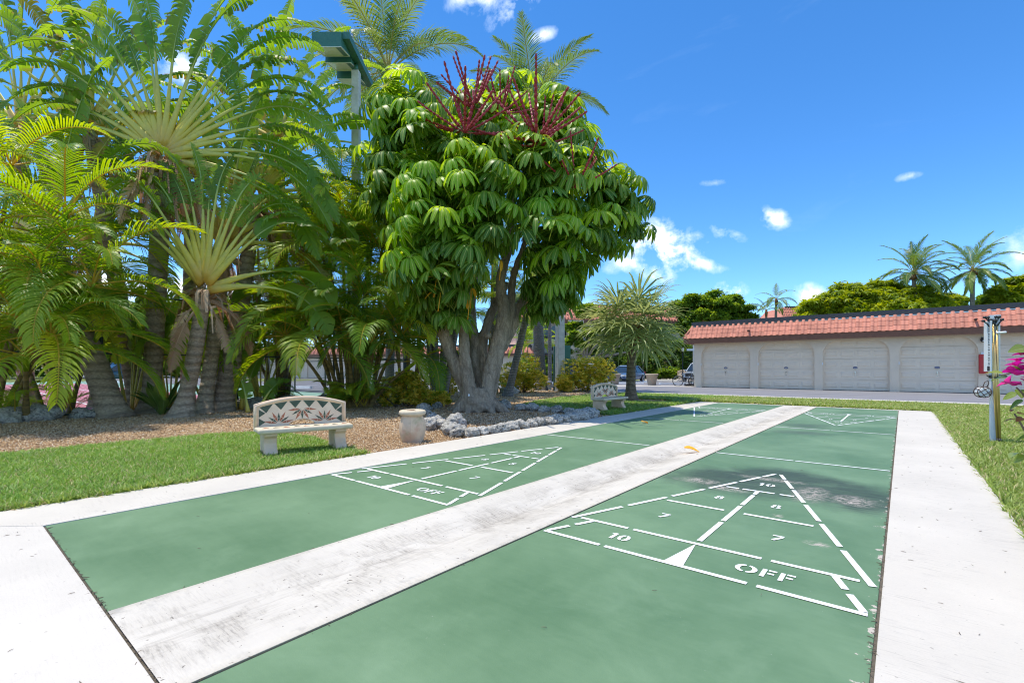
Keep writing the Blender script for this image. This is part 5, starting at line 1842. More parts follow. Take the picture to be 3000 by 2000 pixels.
# ------------------------------------------------------------------ traveller's palms
def tp_leaf(tree, P0, dir0, fan_u, Lp, Lb, hw, shred, rng, grav=0.5, mat='tp', wide=0.085, dead=False):
    """stalk and paddle blade as one part each, built in the tree's own space"""
    d = Vector(dir0).normalized()
    up = Vector((0, 0, 1))
    v = Vector((fan_u.y, -fan_u.x, 0))
    pts, T = [P0.copy()], [d.copy()]
    N1, N2 = 8, 26
    p = P0.copy()
    for i in range(N1):
        p = p + d * Lp / N1
        d = (d + Vector((0, 0, -grav * 0.05 * (1 - abs(d.z) * 0.6)))).normalized()
        pts.append(p.copy()); T.append(d.copy())
    for i in range(N2):
        p = p + d * Lb / N2
        hz_ = sqrt(max(0, 1 - d.z * d.z))
        d = (d + Vector((0, 0, -1)) * grav * (0.035 + 0.075 * i / N2) * (0.35 + hz_) + fan_u * 0.012 * (1 if d.dot(fan_u) > 0 else -1)).normalized()
        pts.append(p.copy()); T.append(d.copy())
    rad = []
    for i in range(len(pts)):
        if i <= N1:
            t = i / N1
            rad.append(wide * (1 - t) ** 1.5 + 0.026 + 0.012 * (1 - t))
        else:
            t = (i - N1) / N2
            rad.append(0.024 * (1 - t) + 0.003)
    st = MB()
    st.tube(pts, rad, 8, flat=(v, 0.45))
    tot = N1 + N2
    st.uv = [(0.0, min(1.0, (i // 8) / tot * 1.3)) for i in range(len(st.v))]
    so = st.obj('leaf_stalk', M['dead'] if dead else M['stalk'], tree, True)
    mb = MB()
    n = 40
    tear = [rng.random() < shred for _ in range(2 * n + 2)]
    roll = rng.uniform(-0.5, 0.5)

    def mid(t):
        f = N1 + t * N2
        i = min(len(pts) - 2, int(f))
        return pts[i].lerp(pts[i + 1], f - i), T[i].lerp(T[i + 1], f - i).normalized()

    def width(t):
        return hw * min(1, (t * 7 + 0.12)) ** 0.6 * min(1, (1.0 - t) * 3.2 + 0.04) ** 0.75
    for s in (-1, 1):
        k = 0
        while k < n:
            run = 1
            while k + run < n and not tear[k + run + (n if s > 0 else 0)] and run < 12:
                run += 1
            torn = shred > 0.12
            gv = rng.uniform(0.5, 1.15) + (rng.uniform(0.1, 1.5) if torn and run < 4 else 0.0) * (0.5 + shred)
            short = rng.uniform(0.75, 1.0) if torn else 1.0
            fw = 0.28 + rng.uniform(-0.1, 0.16)
            rows_ = []
            sub = run + 1
            for q in range(sub):
                t = (k + q) / n
                shrink = 0.0
                if torn:
                    shrink = 0.12 / n * (1 if q == 0 else -1 if q == sub - 1 else 0) * min(3, run)
                M0, T0 = mid(min(0.999, max(0.0, t)))
                # lateral: sideways to the fan for level ribs, in the fan's plane for upright ribs
                l1 = T0.cross(v)
                mixv = v * (1 - abs(T0.z)) + (fan_u if abs(T0.z) > 0.3 else v) * abs(T0.z)
                mixv = mixv * cos(roll) + T0.cross(mixv) * sin(roll)
                lat = mixv - T0 * mixv.dot(T0)
                lat = lat.normalized() if lat.length > 1e-3 else v
                nn = T0.cross(lat)
                nn = nn if nn.z > 0 else -nn
                dcur = (lat * s + T0 * fw + nn * 0.38).normalized()
                w = width(t) * short
                row = [M0 + nn * 0.006]
                pp = row[0]
                S = 5
                for j in range(S):
                    e_ = T0 * shrink * n * 0.06 * (j + 1) / S
                    pp = pp + dcur * w / S
                    row.append(pp + e_)
                    dcur = (dcur + Vector((0, 0, -1)) * gv * 0.22 * (0.35 + 1.3 * (j + 1) / S)).normalized()
                rows_.append((row, t))
            vs, uv = [], []
            for row, t in rows_:
                for j, q in enumerate(row):
                    vs.append(q)
                    uv.append((j / 5 * 0.98 + 0.01, t * 3 + 0.01))
            fs = []
            for q in range(sub - 1):
                for j in range(5):
                    a = q * 6 + j
                    fs.append((a, a + 1, a + 7, a + 6))
            mb.add(vs, fs, uv)
            k += run
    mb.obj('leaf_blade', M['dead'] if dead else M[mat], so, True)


def travellers_palm(label, base, apex, r0, r1, fan_az, leaves, seed, bend=(0, 0, 0), skirt=10, flare=0.1, hang=8):
    """leaves: list of (angle in the fan from +u, stalk length, blade length, shred, half width)"""
    rng = random.Random(seed)
    base, apex = Vector(base), Vector(apex)
    t = thing('travellers_palm', label, 'palm', tuple(base), 0, 'travellers palms in front of the fence')
    P = apex - base
    pts = curve_pts((0, 0, -0.1), P, bend, 12)
    mb = MB(); ringed(mb, pts, r0, r1, 0.08, 0.05, 16, flare, seed); mb.obj('trunk', M['tp_trunk'], t, True)
    u = Vector((cos(fan_az), sin(fan_az), 0))
    v = Vector((u.y, -u.x, 0))
    for i, (phi, lp_, lb_, sh, hw) in enumerate(leaves):
        a = R(phi)
        o = P + u * cos(a) * 0.1 + Vector((0, 0, 0.28 * sin(a) - 0.05)) + v * (0.02 * (-1) ** i)
        d = u * cos(a) + Vector((0, 0, sin(a))) + v * rng.uniform(-0.06, 0.06)
        hor = abs(cos(a))
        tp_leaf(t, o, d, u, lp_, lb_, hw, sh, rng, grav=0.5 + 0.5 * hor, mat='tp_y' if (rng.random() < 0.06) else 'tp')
    # dry sheaths and dead leaves round the neck
    for k in range(skirt):
        a = rng.uniform(0, 2 * pi)
        s = Vector((cos(a), sin(a), 0))
        q0 = P + s * r1 * 0.9 + Vector((0, 0, rng.uniform(-0.45, 0.0)))
        ln = rng.uniform(0.45, 1.15)
        c = [q0, q0 + s * 0.2 * ln + Vector((0, 0, 0.08)), q0 + s * 0.5 * ln + Vector((0, 0, -0.12 * ln)), q0 + s * rng.uniform(0.5, 0.8) * ln + Vector((0, 0, -0.75 * ln))]
        w = rng.uniform(0.03, 0.075)
        sd_ = Vector((-s.y, s.x, 0))
        mb = MB()
        vs, uv = [], []
        for j, q in enumerate(c):
            ww = w * (1 - 0.6 * j / 3)
            vs += [q - sd_ * ww, q + Vector((0, 0, -0.015)), q + sd_ * ww]
            uv += [(0, j / 3), (0.4, j / 3), (0.8, j / 3)]
        mb.add(vs, [(3 * j + i_, 3 * j + i_ + 1, 3 * j + i_ + 4, 3 * j + i_ + 3) for j in range(3) for i_ in range(2)], uv)
        mb.obj('dead_sheath', M['dead'], t, True)
    for k in range(hang):
        a = rng.uniform(0, 2 * pi)
        s = Vector((cos(a), sin(a), 0))
        d = (s + Vector((0, 0, rng.uniform(-1.2, -0.2)))).normalized()
        tp_leaf(t, P + s * r1 * 0.6 + Vector((0, 0, rng.uniform(-0.5, -0.1))), d, s, rng.uniform(0.3, 0.7), rng.uniform(0.8, 1.6), rng.uniform(0.16, 0.26), 0.85, rng, 1.6, dead=True, wide=0.03)
    return t


def fan(n, lo, hi, lp_, lb_, rng, shred=(0.15, 0.7), hw=(0.3, 0.4)):
    out = []
    for i in range(n):
        a = lo + (hi - lo) * i / (n - 1) + rng.uniform(-1.5, 1.5)
        out.append((a, rng.uniform(*lp_), rng.uniform(*lb_), min(1.0, rng.uniform(*shred) + 0.35 * abs(cos(R(a)))), rng.uniform(*hw)))
    # inner leaves last so that outer sheaths are overlapped
    return out


rg = random.Random(3)
FA = YAW
# B: the tall palm whose fan faces the courts
travellers_palm('tallest travellers palm with a broad pale fan of stalks at the top', gp(345, 948), spot(374, 362, 11.8), 0.2, 0.21, FA,
                fan(26, -6, 150, (2.0, 2.5), (2.3, 2.9), rg, (0.3, 0.95)), 11, bend=(-0.15, 0.05, 0), skirt=34, flare=0.2, hang=12)
# C: the low palm in front with the second pale fan
travellers_palm('shorter travellers palm with a low pale fan behind the first bench', gp(415, 957), spot(470, 668, 11.3), 0.17, 0.15, FA + 0.1,
                [(12, 1.55, 1.75, 0.18, 0.44), (24, 1.5, 1.8, 0.06, 0.46), (48, 1.6, 1.9, 0.15, 0.42)] + fan(15, 54, 132, (1.5, 2.0), (1.1, 1.6), rg, (0.5, 0.9), (0.2, 0.3)), 12, bend=(0.1, 0.0, 0), skirt=26, flare=0.18, hang=5)
# A: thick trunk leaning left
travellers_palm('travellers palm with a thick trunk leaning hard to the left', gp(268, 958), spot(120, 560, 12.2), 0.27, 0.2, FA - 0.2,
                fan(12, 25, 160, (1.7, 2.3), (2.3, 3.0), rg, (0.6, 0.98), (0.28, 0.4)), 13, bend=(-0.1, -0.1, 0.35), skirt=14, flare=0.12, hang=12)
# B2: dark trunk close behind B
travellers_palm('dark trunked travellers palm tucked behind the tallest one', at(318, 12.9), spot(205, 300, 13.6), 0.2, 0.17, FA + 0.3,
                fan(14, 10, 170, (1.7, 2.3), (2.3, 3.0), rg, (0.7, 0.99), (0.28, 0.38)), 14, bend=(0.1, 0, 0), hang=18, skirt=18)
# D: slim trunk right of C
travellers_palm('slim travellers palm trunk just right of the low fan', gp(466, 949), spot(520, 560, 12.9), 0.17, 0.14, FA - 0.15,
                fan(12, 5, 150, (1.5, 2.0), (2.0, 2.5), rg, (0.3, 0.85)), 15, bend=(0.05, 0.0, 0))
# E: fat foot, trunk rising right, ragged leaves level to the right
travellers_palm('travellers palm with a fat foot and ragged leaves reaching right', gp(508, 944), spot(588, 452, 13.6), 0.27, 0.15, FA + 0.12,
                [(-4, 1.3, 2.3, 0.9, 0.4), (8, 1.4, 2.4, 0.8, 0.4), (18, 1.4, 2.4, 0.85, 0.4), (29, 1.5, 2.5, 0.8, 0.42)] + fan(13, 38, 158, (1.7, 2.2), (2.2, 2.8), rg, (0.4, 0.9)), 16, bend=(0.12, 0, 0), hang=16, skirt=16)
# taller ones in the second row
travellers_palm('tall travellers palm at the back behind the ragged leaves', at(650, 15.5), spot(640, 330, 15.6), 0.2, 0.17, FA + 0.2,
                fan(11, 15, 165, (1.8, 2.4), (2.3, 2.9), rg, (0.6, 0.98), (0.26, 0.36)), 17, hang=10)
travellers_palm('tall travellers palm at the back in the upper left corner', at(60, 14.2), spot(45, 300, 14.0), 0.2, 0.17, FA - 0.3,
                fan(12, 15, 165, (1.8, 2.4), (2.4, 3.0), rg, (0.6, 0.98), (0.28, 0.38)), 18, hang=10)
travellers_palm('travellers palm hidden in the middle of the thicket', at(430, 15.0), spot(440, 420, 15.0), 0.2, 0.16, FA + 0.5,
                fan(11, 0, 178, (1.6, 2.2), (2.2, 2.9), rg, (0.5, 0.95), (0.26, 0.36)), 19, hang=18, skirt=16)
travellers_palm('broad leaved travellers palm filling the left edge behind the areca', at(225, 14.2), spot(215, 560, 14.2), 0.18, 0.16, FA,
                fan(15, -5, 178, (1.2, 1.7), (1.8, 2.4), rg, (0.4, 0.9)), 20, hang=6)


def basal(label, px, Z, n, hgt, bl, seed, spread=0.35, hw=0.26, mat='tp'):
    rng = random.Random(seed)
    t = thing('travellers_palm_shoot', label, 'plant', tuple(at(px, Z)), 0, 'young shoots at the palm feet')
    for i in range(n):
        a = rng.uniform(0, 2 * pi) if n > 6 else FA + rng.uniform(-0.4, 0.4) + pi * (i % 2)
        u = Vector((cos(a), sin(a), 0))
        d = (u * rng.uniform(0.1, spread) + Vector((0, 0, 1))).normalized()
        tp_leaf(t, Vector((0.1 * cos(a), 0.1 * sin(a), 0)), d, u, hgt * rng.uniform(0.6, 1.1), bl * rng.uniform(0.8, 1.15), hw, rng.uniform(0.05, 0.4), rng, 0.6, mat=mat, wide=0.03)
    return t


basal('young travellers palm shoots between the leaning and the tallest trunk', 300, 12.3, 10, 1.9, 1.2, 31, 0.5, 0.34)
basal('tall young shoots with pale stalks right of the fat trunk', 545, 13.0, 8, 1.5, 0.9, 32, 0.3, 0.26)
basal('single low shoot with a split paddle leaf left of the first bench', 580, 12.2, 3, 0.5, 0.8, 33, 0.8, 0.26)
basal('young shoots with drooping leaves behind the low fan', 480, 14.0, 9, 1.9, 1.3, 34, 0.5, 0.36)
basal('dark broad leaves low at the back of the thicket', 160, 13.9, 9, 1.5, 1.3, 35, 0.6, 0.36)
basal('dark broad leaves behind the fat trunk by the fence', 600, 14.4, 9, 2.2, 1.5, 36, 0.5, 0.36)
basal('dark broad leaves behind the tallest trunk by the fence', 390, 13.9, 9, 2.4, 1.5, 37, 0.5, 0.38)


# low plants with strap leaves
def strap_plant(label, px, py, n, hgt, seed, mat='bougleaf'):
    rng = random.Random(seed)
    t = thing('strap_leaf_plant', label, 'plant', tuple(gp(px, py)), 0, 'bright strap leaved plants at the trunk feet')
    for i in range(n):
        a = rng.uniform(0, 6.28)
        s = Vector((cos(a), sin(a), 0)); sd_ = Vector((-s.y, s.x, 0))
        L_, e = hgt * rng.uniform(0.7, 1.2), rng.uniform(0.9, 1.45)
        p, d = s * 0.05, s * cos(e) + Vector((0, 0, sin(e)))
        vs, uv = [], []
        for j in range(8):
            q = j / 7
            w = (0.015 if q < 0.3 else 0.07 * sin(pi * min(1, (q - 0.25) / 0.75)) + 0.006) * hgt / 0.6
            vs += [p - sd_ * w, p + Vector((0, 0, -w * 0.3)), p + sd_ * w]
            uv += [(0, q), (0.5, q), (1, q)]
            p = p + d * L_ / 7
            d = (d + Vector((0, 0, -0.09 - 0.12 * q))).normalized()
        mb = MB(); mb.add(vs, [(3 * j + i_, 3 * j + i_ + 1, 3 * j + i_ + 4, 3 * j + i_ + 3) for j in range(7) for i_ in range(2)], uv)
        mb.obj('leaf', M[mat], t, True)


strap_plant('bright strap leaved plant between the two middle palm trunks', 372, 952, 16, 0.85, 41)
strap_plant('bright strap leaved plant at the foot of the leaning trunk', 288, 940, 12, 0.8, 42)
strap_plant('small strap leaved plant left of the tallest trunk', 325, 944, 9, 0.6, 43)

# ------------------------------------------------------------------ areca clumps
def stems_from(px_list, base, Z):
    """stems given by foot pixel, top pixel and row"""
    out = []
    for (fpx, tpx, tpy, dz) in px_list:
        f, t = at(fpx, Z), spot(tpx, tpy, Z + dz)
        out.append((f.x - base.x, f.y - base.y, t.x - base.x, t.y - base.y, t.z))
    return out


b_ = at(20, 10.2)
areca_clump('yellowish areca palm clump leaning in from the left edge', b_, stems_from([(-30, 130, 540, 0.0), (0, 182, 690, -0.3), (-10, 60, 690, -0.5), (20, 100, 800, -0.8), (-60, -20, 560, 0.2), (-40, 20, 420, 0.6), (60, 60, 850, -0.6), (-80, -60, 700, 0.0)], b_, 10.2), 51, (9, 12), 0.22, 1.12, 3, 'areca palm clumps')
b_ = at(150, 11.6)
areca_clump('dark green areca palm clump in front of the leaning trunk', b_, stems_from([(120, 165, 720, 0.0), (140, 90, 760, 0.2), (160, 215, 790, -0.2), (100, 40, 800, 0.3)], b_, 11.6), 57, (8, 10), 0.1, 1.0, 2, 'areca palm clumps')
b_ = gp(808, 940)
areca_clump('big areca palm clump with yellow canes behind the stone urn', b_, stems_from(
    [(770, 700, 690, 0.5), (790, 760, 620, 0.2), (805, 800, 560, 0.0), (820, 845, 600, 0.2), (835, 880, 660, 0.4), (850, 905, 720, 0.3), (780, 735, 760, -0.5), (815, 825, 700, -0.7), (840, 865, 770, -0.6),
     (800, 780, 470, 0.6), (830, 860, 500, 1.0), (790, 690, 560, 1.1), (850, 925, 590, 1.1), (770, 680, 800, -0.6), (790, 745, 820, -0.9), (815, 795, 790, -0.9), (830, 850, 815, -0.9), (850, 905, 800, -0.7), (845, 930, 850, -0.3), (775, 700, 740, 0.0), (835, 880, 560, 0.3), (810, 720, 520, 0.9)], b_, 13.6), 52, (8, 10), 0.28, 1.02, 9, 'areca palm clumps')
b_ = at(640, 15.3)
areca_clump('dark areca palm clump behind the fat footed trunk', b_, stems_from([(620, 600, 720, 0), (640, 650, 680, 0.3), (660, 690, 740, 0), (650, 640, 790, -0.5), (630, 580, 800, 0.2), (640, 620, 600, 0.6), (660, 700, 640, 0.6), (650, 660, 560, 1.0), (660, 720, 560, 1.0)], b_, 15.3), 53, (8, 10), 0.1, 1.0, 4, 'areca palm clumps')
b_ = at(930, 17.5)
areca_clump('sunlit areca palm clump behind the umbrella tree', b_, stems_from([(920, 900, 560, 0), (935, 945, 600, 0.3), (950, 985, 660, 0), (925, 890, 700, -0.4), (940, 930, 500, 0.5), (960, 960, 740, 0)], b_, 17.5), 54, (8, 10), 0.55, 1.05, 4, 'areca palm clumps')
b_ = at(1115, 21)
areca_clump('areca palm clump showing between the umbrella tree stems', b_, stems_from([(1100, 1090, 700, 0), (1120, 1130, 680, 0.3), (1140, 1165, 740, 0), (1110, 1060, 750, -0.4)], b_, 21), 55, (8, 9), 0.5, 1.1, 4, 'areca palm clumps')
b_ = at(1222, 50)
areca_clump('small pale areca palm in front of the condominium', b_, stems_from([(1215, 1212, 800, 0), (1225, 1230, 770, 0.3), (1235, 1245, 800, 0)], b_, 50), 56, (8, 9), 0.4, 1.3, 4, 'areca palm clumps')

# slender grey palms behind the umbrella tree
sp_ = thing('slender_palm', 'four slender grey palm stems rising from one foot left of the umbrella tree', 'palm', tuple(at(1002, 17.5)))
rng = random.Random(8)
for fpx, tpx, tpy in ((1000, 962, 560), (1004, 990, 470), (1010, 1040, 520), (1018, 1075, 600)):
    f, t = at(fpx, 17.5) - sp_.location, spot(tpx, tpy, 17.8) - sp_.location
    mb = MB(); ringed(mb, curve_pts((f.x, f.y, -0.1), t, (0, 0, 0)), 0.13, 0.085, 0.12, 0.025, 10, 0.05, 3); mb.obj('stem', M['palm_trunk'], sp_, True)
    crown_fronds(sp_, t, coco_set, 10, R(80), R(0), rng, 0.5)

# coconut palms
coconut('coconut_palm', 'tall coconut palm whose crown stands above the sports light', at(893, 21), spot(892, 175, 21.5), 61, 27, 1.05, r=(0.2, 0.13), bend=(0.1, 0.1, 0), e=(86, -35), nuts=True, group='coconut palms')
coconut('coconut_palm', 'tall coconut palm rising behind the umbrella tree crown', at(1243, 24.6), spot(1228, 262, 24.6), 62, 27, 1.02, r=(0.3, 0.17), bend=(-0.2, 0.1, 0), e=(84, -35), group='coconut palms')
coconut('coconut_palm', 'windswept coconut palm with a broad crown behind the garages', at(2115, 46), spot(2098, 632, 46), 63, 30, 0.98, wind_set, r=(0.22, 0.15), e=(84, -30), bias=(YAW + 0.0, 0.8), nuts=True, group='coconut palms')
coconut('coconut_palm', 'windswept coconut palm with a bare upper trunk at right behind the garages', at(2232, 44), spot(2234, 625, 44), 64, 28, 0.88, wind_set, r=(0.22, 0.15), e=(84, -42), bias=(YAW + 0.2, 0.85), nuts=True, group='coconut palms')
coconut('small_palm', 'small feather palm peeping over the left end of the garage roof', at(1778, 52), spot(1783, 692, 52), 65, 12, 0.55, r=(0.16, 0.12), e=(75, -35))
coconut('small_palm', 'low feather palm at the left of the small palm behind the garage', at(1762, 50), spot(1760, 718, 50), 66, 10, 0.5, r=(0.14, 0.1), e=(75, 10))
coconut('small_palm', 'thin palm trunk beside the big coconut palm trunk', at(1263, 28.5), spot(1262, 640, 28.5), 67, 10, 0.6, r=(0.12, 0.1), e=(80, 0))
coconut('small_palm', 'palm trunk leaning behind the right stem of the umbrella tree', at(1165, 19.5), spot(1215, 700, 19.5), 68, 10, 0.5, r=(0.16, 0.12), e=(80, 0))
coconut('small_palm', 'pale palm trunk behind the dark stem of the umbrella tree', at(1130, 22), spot(1138, 560, 22), 69, 10, 0.6, r=(0.2, 0.16), e=(80, 0))


# ------------------------------------------------------------------ fan palm beside the second bench
def fan_leaf(name, mat, e0, Lp, rl, seed, n=26, droop=1.0):
    rnd = random.Random(seed)
    mb = MB()
    pts = []
    p = Vector((0, 0, 0)); ang = e0
    for i in range(9):
        pts.append(p.copy())
        d = Vector((cos(ang), 0, sin(ang)))
        p = p + d * Lp / 8
        ang -= 0.07
    mb.tube(pts, [0.02 * (1 - 0.5 * i / 8) for i in range(9)], 5, uoff=2.0)
    H_ = pts[-1]
    T = Vector((cos(ang), 0, sin(ang)))
    Y = Vector((0, 1, 0))
    Nn = Y.cross(T) * -1
    Nn = Nn if Nn.z >= 0 else -Nn
    for i in range(n):
        a = R(-150 + 300 * i / (n - 1)) + rnd.uniform(-0.03, 0.03)
        d = (T * cos(a) + Y * sin(a) + Nn * (0.15 + 0.12 * (-1) ** i)).normalized()
        lg = rl * (1.0 - 0.3 * abs(a) / 2.6) * rnd.uniform(0.9, 1.08)
        q = H_.copy()
        tang = (-T * sin(a) + Y * cos(a)).normalized()
        segs = 6
        gs_ = droop * rnd.uniform(0.8, 1.4)
        vs, uv = [], []
        for j in range(segs + 1):
            v = j / segs
            w = 0.004 + 0.034 * min(1, v * 2.2) * (1 - max(0, v - 0.45) / 0.55) ** 0.8
            ridge = tang.cross(d).normalized() * (w * 0.5)
            if j == segs:
                vs.append(q); uv.append((0.5, 1))
            else:
                vs += [q - tang * w, q + ridge, q + tang * w]
                uv += [(0.1, v), (0.5, v), (0.9, v)]
            dd = gs_ * (0.02 if v < 0.55 else 0.6)
            d = (d + Vector((0, 0, -dd))).normalized()
            q = q + d * lg / segs
        fs = []
        for j in range(segs - 1):
            fs += [(3 * j, 3 * j + 1, 3 * j + 4, 3 * j + 3), (3 * j + 1, 3 * j + 2, 3 * j + 5, 3 * j + 4)]
        fs += [(3 * segs - 3, 3 * segs - 2, 3 * segs), (3 * segs - 2, 3 * segs - 1, 3 * segs)]
        mb.add(vs, fs, uv)
    return mb.mesh(name, mat)


FE = [86, 70, 52, 36, 18, 0, -16]
fan_set = [(R(e), fan_leaf('fan_leaf', M['thatchleaf'], R(e), 1.05, 1.2, 70 + i, droop=0.62)) for i, e in enumerate(FE)]
fbase = Vector((-7.44, 15.75, 0))
fp = thing('fan_palm', 'silvery fan palm with drooping leaf tips beside the second bench', 'palm', tuple(fbase))
ftop = spot(1455, 772, 16.9) - fbase
mb = MB(); ringed(mb, curve_pts((0, 0, -0.1), ftop, (-0.05, 0, 0)), 0.17, 0.14, 0.09, 0.05, 16, 0.12, 5); mb.obj('trunk', M['thatch'], fp, True)
mb = MB()
rng = random.Random(6)
for k in range(90):
    a = rng.uniform(0, 6.28); z = rng.uniform(-0.25, 0.35)
    s = Vector((cos(a), sin(a), 0))
    q = ftop + s * 0.14 + Vector((0, 0, z))
    mb.tube([q, q + s * 0.12 + Vector((0, 0, 0.1)), q + s * rng.uniform(0.18, 0.34) + Vector((0, 0, rng.uniform(-0.1, 0.16)))], [0.03, 0.02, 0.006], 5)
mb.tube([ftop - Vector((0, 0, 0.3)), ftop, ftop + Vector((0, 0, 0.45))], [0.17, 0.24, 0.1], 10)
mb.obj('leaf_bases', M['fibre'], fp, True, kind='stuff')
crown_fronds(fp, ftop + Vector((0, 0, 0.32)), fan_set, 36, R(86), R(-22), rng, 1.0, name='fan_leaf', power=0.85)

# ------------------------------------------------------------------ umbrella tree (schefflera)
def rosette(name, mat, seed, n=11, ll=0.36, droop=1.0, pet=0.09):
    rnd = random.Random(seed)
    mb = MB()
    for i in range(n):
        a = 2 * pi * i / n + rnd.uniform(-0.12, 0.12)
        s = Vector((cos(a), sin(a), 0)); sd_ = Vector((-s.y, s.x, 0))
        e = rnd.uniform(0.15, 0.5)
        d = s * cos(e) + Vector((0, 0, sin(e)))
        p = Vector((0, 0, 0))
        L_ = ll * rnd.uniform(0.8, 1.1)
        q = p + d * pet
        vs, uv = [p - sd_ * 0.006, p + sd_ * 0.006, q - sd_ * 0.006, q + sd_ * 0.006], [(2, 0)] * 4
        mb.add(vs, [(0, 1, 3, 2)], uv)
        p = q
        vs, uv = [], []
        S = 7
        for j in range(S + 1):
            v = j / S
            w = ll * 0.122 * (sin(pi * min(1, (v * 0.93 + 0.05)) ** 1.15)) ** 0.7
            fold = w * 0.35
            up_ = sd_.cross(d).normalized()
            up_ = up_ if up_.z > 0 else -up_
            vs += [p - sd_ * w + up_ * fold * 0.4, p, p + sd_ * w + up_ * fold * 0.4]
            uv += [(0, v), (0.5, v), (1, v)]
            d = (d + Vector((0, 0, -droop * (0.12 + 0.34 * max(0, 0.75 - v)) * rnd.uniform(0.9, 1.1)))).normalized()
            p = p + d * L_ / S
        mb.add(vs, [(3 * j + k, 3 * j + k + 1, 3 * j + k + 4, 3 * j + k + 3) for j in range(S) for k in range(2)], uv)
    # stalk down into the crown
    mb.tube([(0, 0, 0.0), (0.02, 0.01, -0.18), (0.05, 0.03, -0.42)], [0.009, 0.009, 0.011], 5, uoff=2.0)
    return mb


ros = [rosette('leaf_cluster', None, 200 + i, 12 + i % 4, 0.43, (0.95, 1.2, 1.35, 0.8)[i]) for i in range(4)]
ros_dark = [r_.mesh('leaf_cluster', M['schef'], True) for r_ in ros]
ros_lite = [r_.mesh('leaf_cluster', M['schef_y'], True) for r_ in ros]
tb = Vector((-8.64, 9.13, 0))
um = thing('umbrella_tree', 'umbrella tree with drooping leaf clusters and crimson flower spikes', 'tree', tuple(tb))
# many stemmed trunk grown together: overlapping limbs fused by a voxel remesh
tk = MB()


def limb(pts, rad, n=12):
    P = []
    for (px, py, dz) in pts:
        q = spot(px, py, 12.54 + dz) - tb
        P.append(q)
    # round the polyline
    Q, Rr = [], []
    for i in range(len(P) - 1):
        for k in range(4):
            t = k / 4
            p0, p1, p2, p3 = P[max(0, i - 1)], P[i], P[i + 1], P[min(len(P) - 1, i + 2)]
            Q.append(0.5 * ((2 * p1) + (p2 - p0) * t + (2 * p0 - 5 * p1 + 4 * p2 - p3) * t * t + (3 * p1 - p0 - 3 * p2 + p3) * t ** 3))
            Rr.append(rad[i] * (1 - t) + rad[i + 1] * t)
    Q.append(P[-1]); Rr.append(rad[-1])
    tk.tube(Q, Rr, n)


limb([(1090, 955, 0.0), (1075, 900, 0.0), (1050, 850, -0.05), (1030, 795, -0.1), (1018, 750, -0.1), (1030, 690, 0.0), (1015, 600, 0.2), (985, 500, 0.3)], [0.26, 0.2, 0.175, 0.18, 0.18, 0.12, 0.1, 0.07])
limb([(1020, 762, -0.1), (1000, 740, -0.2), (975, 722, -0.4)], [0.15, 0.1, 0.07])
limb([(1085, 950, -0.25), (1076, 880, -0.25), (1066, 800, -0.25), (1066, 715, -0.2), (1072, 640, 0.0), (1075, 540, 0.1), (1085, 420, 0.1), (1090, 300, 0.2)], [0.22, 0.17, 0.14, 0.135, 0.13, 0.12, 0.1, 0.05])
limb([(1105, 945, 0.35), (1096, 870, 0.45), (1090, 790, 0.5), (1082, 700, 0.6), (1100, 560, 0.8), (1120, 380, 0.9)], [0.22, 0.16, 0.15, 0.13, 0.11, 0.06])
limb([(1105, 955, 0.0), (1122, 890, 0.0), (1135, 830, 0.0), (1150, 770, 0.0), (1158, 715, 0.0), (1150, 645, -0.1), (1170, 560, 0.0), (1180, 440, 0.0), (1190, 320, 0.1)], [0.27, 0.24, 0.225, 0.22, 0.17, 0.13, 0.11, 0.09, 0.05])
limb([(1150, 790, 0.1), (1172, 720, 0.1), (1178, 640, 0.2), (1210, 540, 0.2), (1235, 400, 0.3)], [0.18, 0.13, 0.1, 0.08, 0.05])
limb([(1150, 800, 0.2), (1180, 745, 0.25), (1200, 690, 0.3), (1260, 610, 0.2), (1340, 520, 0.1), (1400, 470, 0.0)], [0.17, 0.14, 0.12, 0.1, 0.08, 0.05])
limb([(1120, 860, 0.35), (1108, 800, 0.45), (1128, 720, 0.5), (1165, 650, 0.9)], [0.18, 0.15, 0.13, 0.08])
for a, ln in ((-2.6, 0.75), (-2.0, 0.6), (-1.45, 0.55), (-0.9, 0.75), (-0.35, 0.95), (0.3, 0.9), (1.2, 0.7), (2.3, 0.7), (3.0, 0.85)):
    s = Vector((RT[0] * cos(a) + AX[0] * sin(a), RT[1] * cos(a) + AX[1] * sin(a), 0))
    c = Vector((0.0, 0.0, 0))
    tk.tube([c + s * 0.15 + Vector((0, 0, 0.5)), c + s * 0.42 + Vector((0, 0, 0.2)), c + s * 0.62 * ln + s * 0.15 + Vector((0, 0, 0.05)), c + s * ln + Vector((0, 0, -0.06))], [0.26, 0.17, 0.1, 0.04], 8)
# knots
for px, py, dz, rr in ((1082, 920, -0.5, 0.11), (1108, 935, -0.52, 0.13), (1120, 770, -0.3, 0.1)):
    q = spot(px, py, 12.54 + dz) - tb
    tk.lathe([(0.0, -rr), (rr * 0.8, -rr * 0.6), (rr, 0), (rr * 0.8, rr * 0.6), (0.0, rr)], 10, tuple(q), False)
tko = tk.obj('trunk', M['bark'], um, True)
rmod = tko.modifiers.new('fuse', 'REMESH'); rmod.mode = 'VOXEL'; rmod.voxel_size = 0.035; rmod.use_smooth_shade = True
smod = tko.modifiers.new('soften', 'SMOOTH'); smod.iterations = 3; smod.factor = 0.5
tx = bpy.data.textures.new('bark_relief', 'CLOUDS'); tx.noise_scale = 0.16; tx.noise_depth = 3
dmod = tko.modifiers.new('relief', 'DISPLACE'); dmod.texture = tx; dmod.strength = 0.07; dmod.mid_level = 0.5; dmod.texture_coords = 'LOCAL'
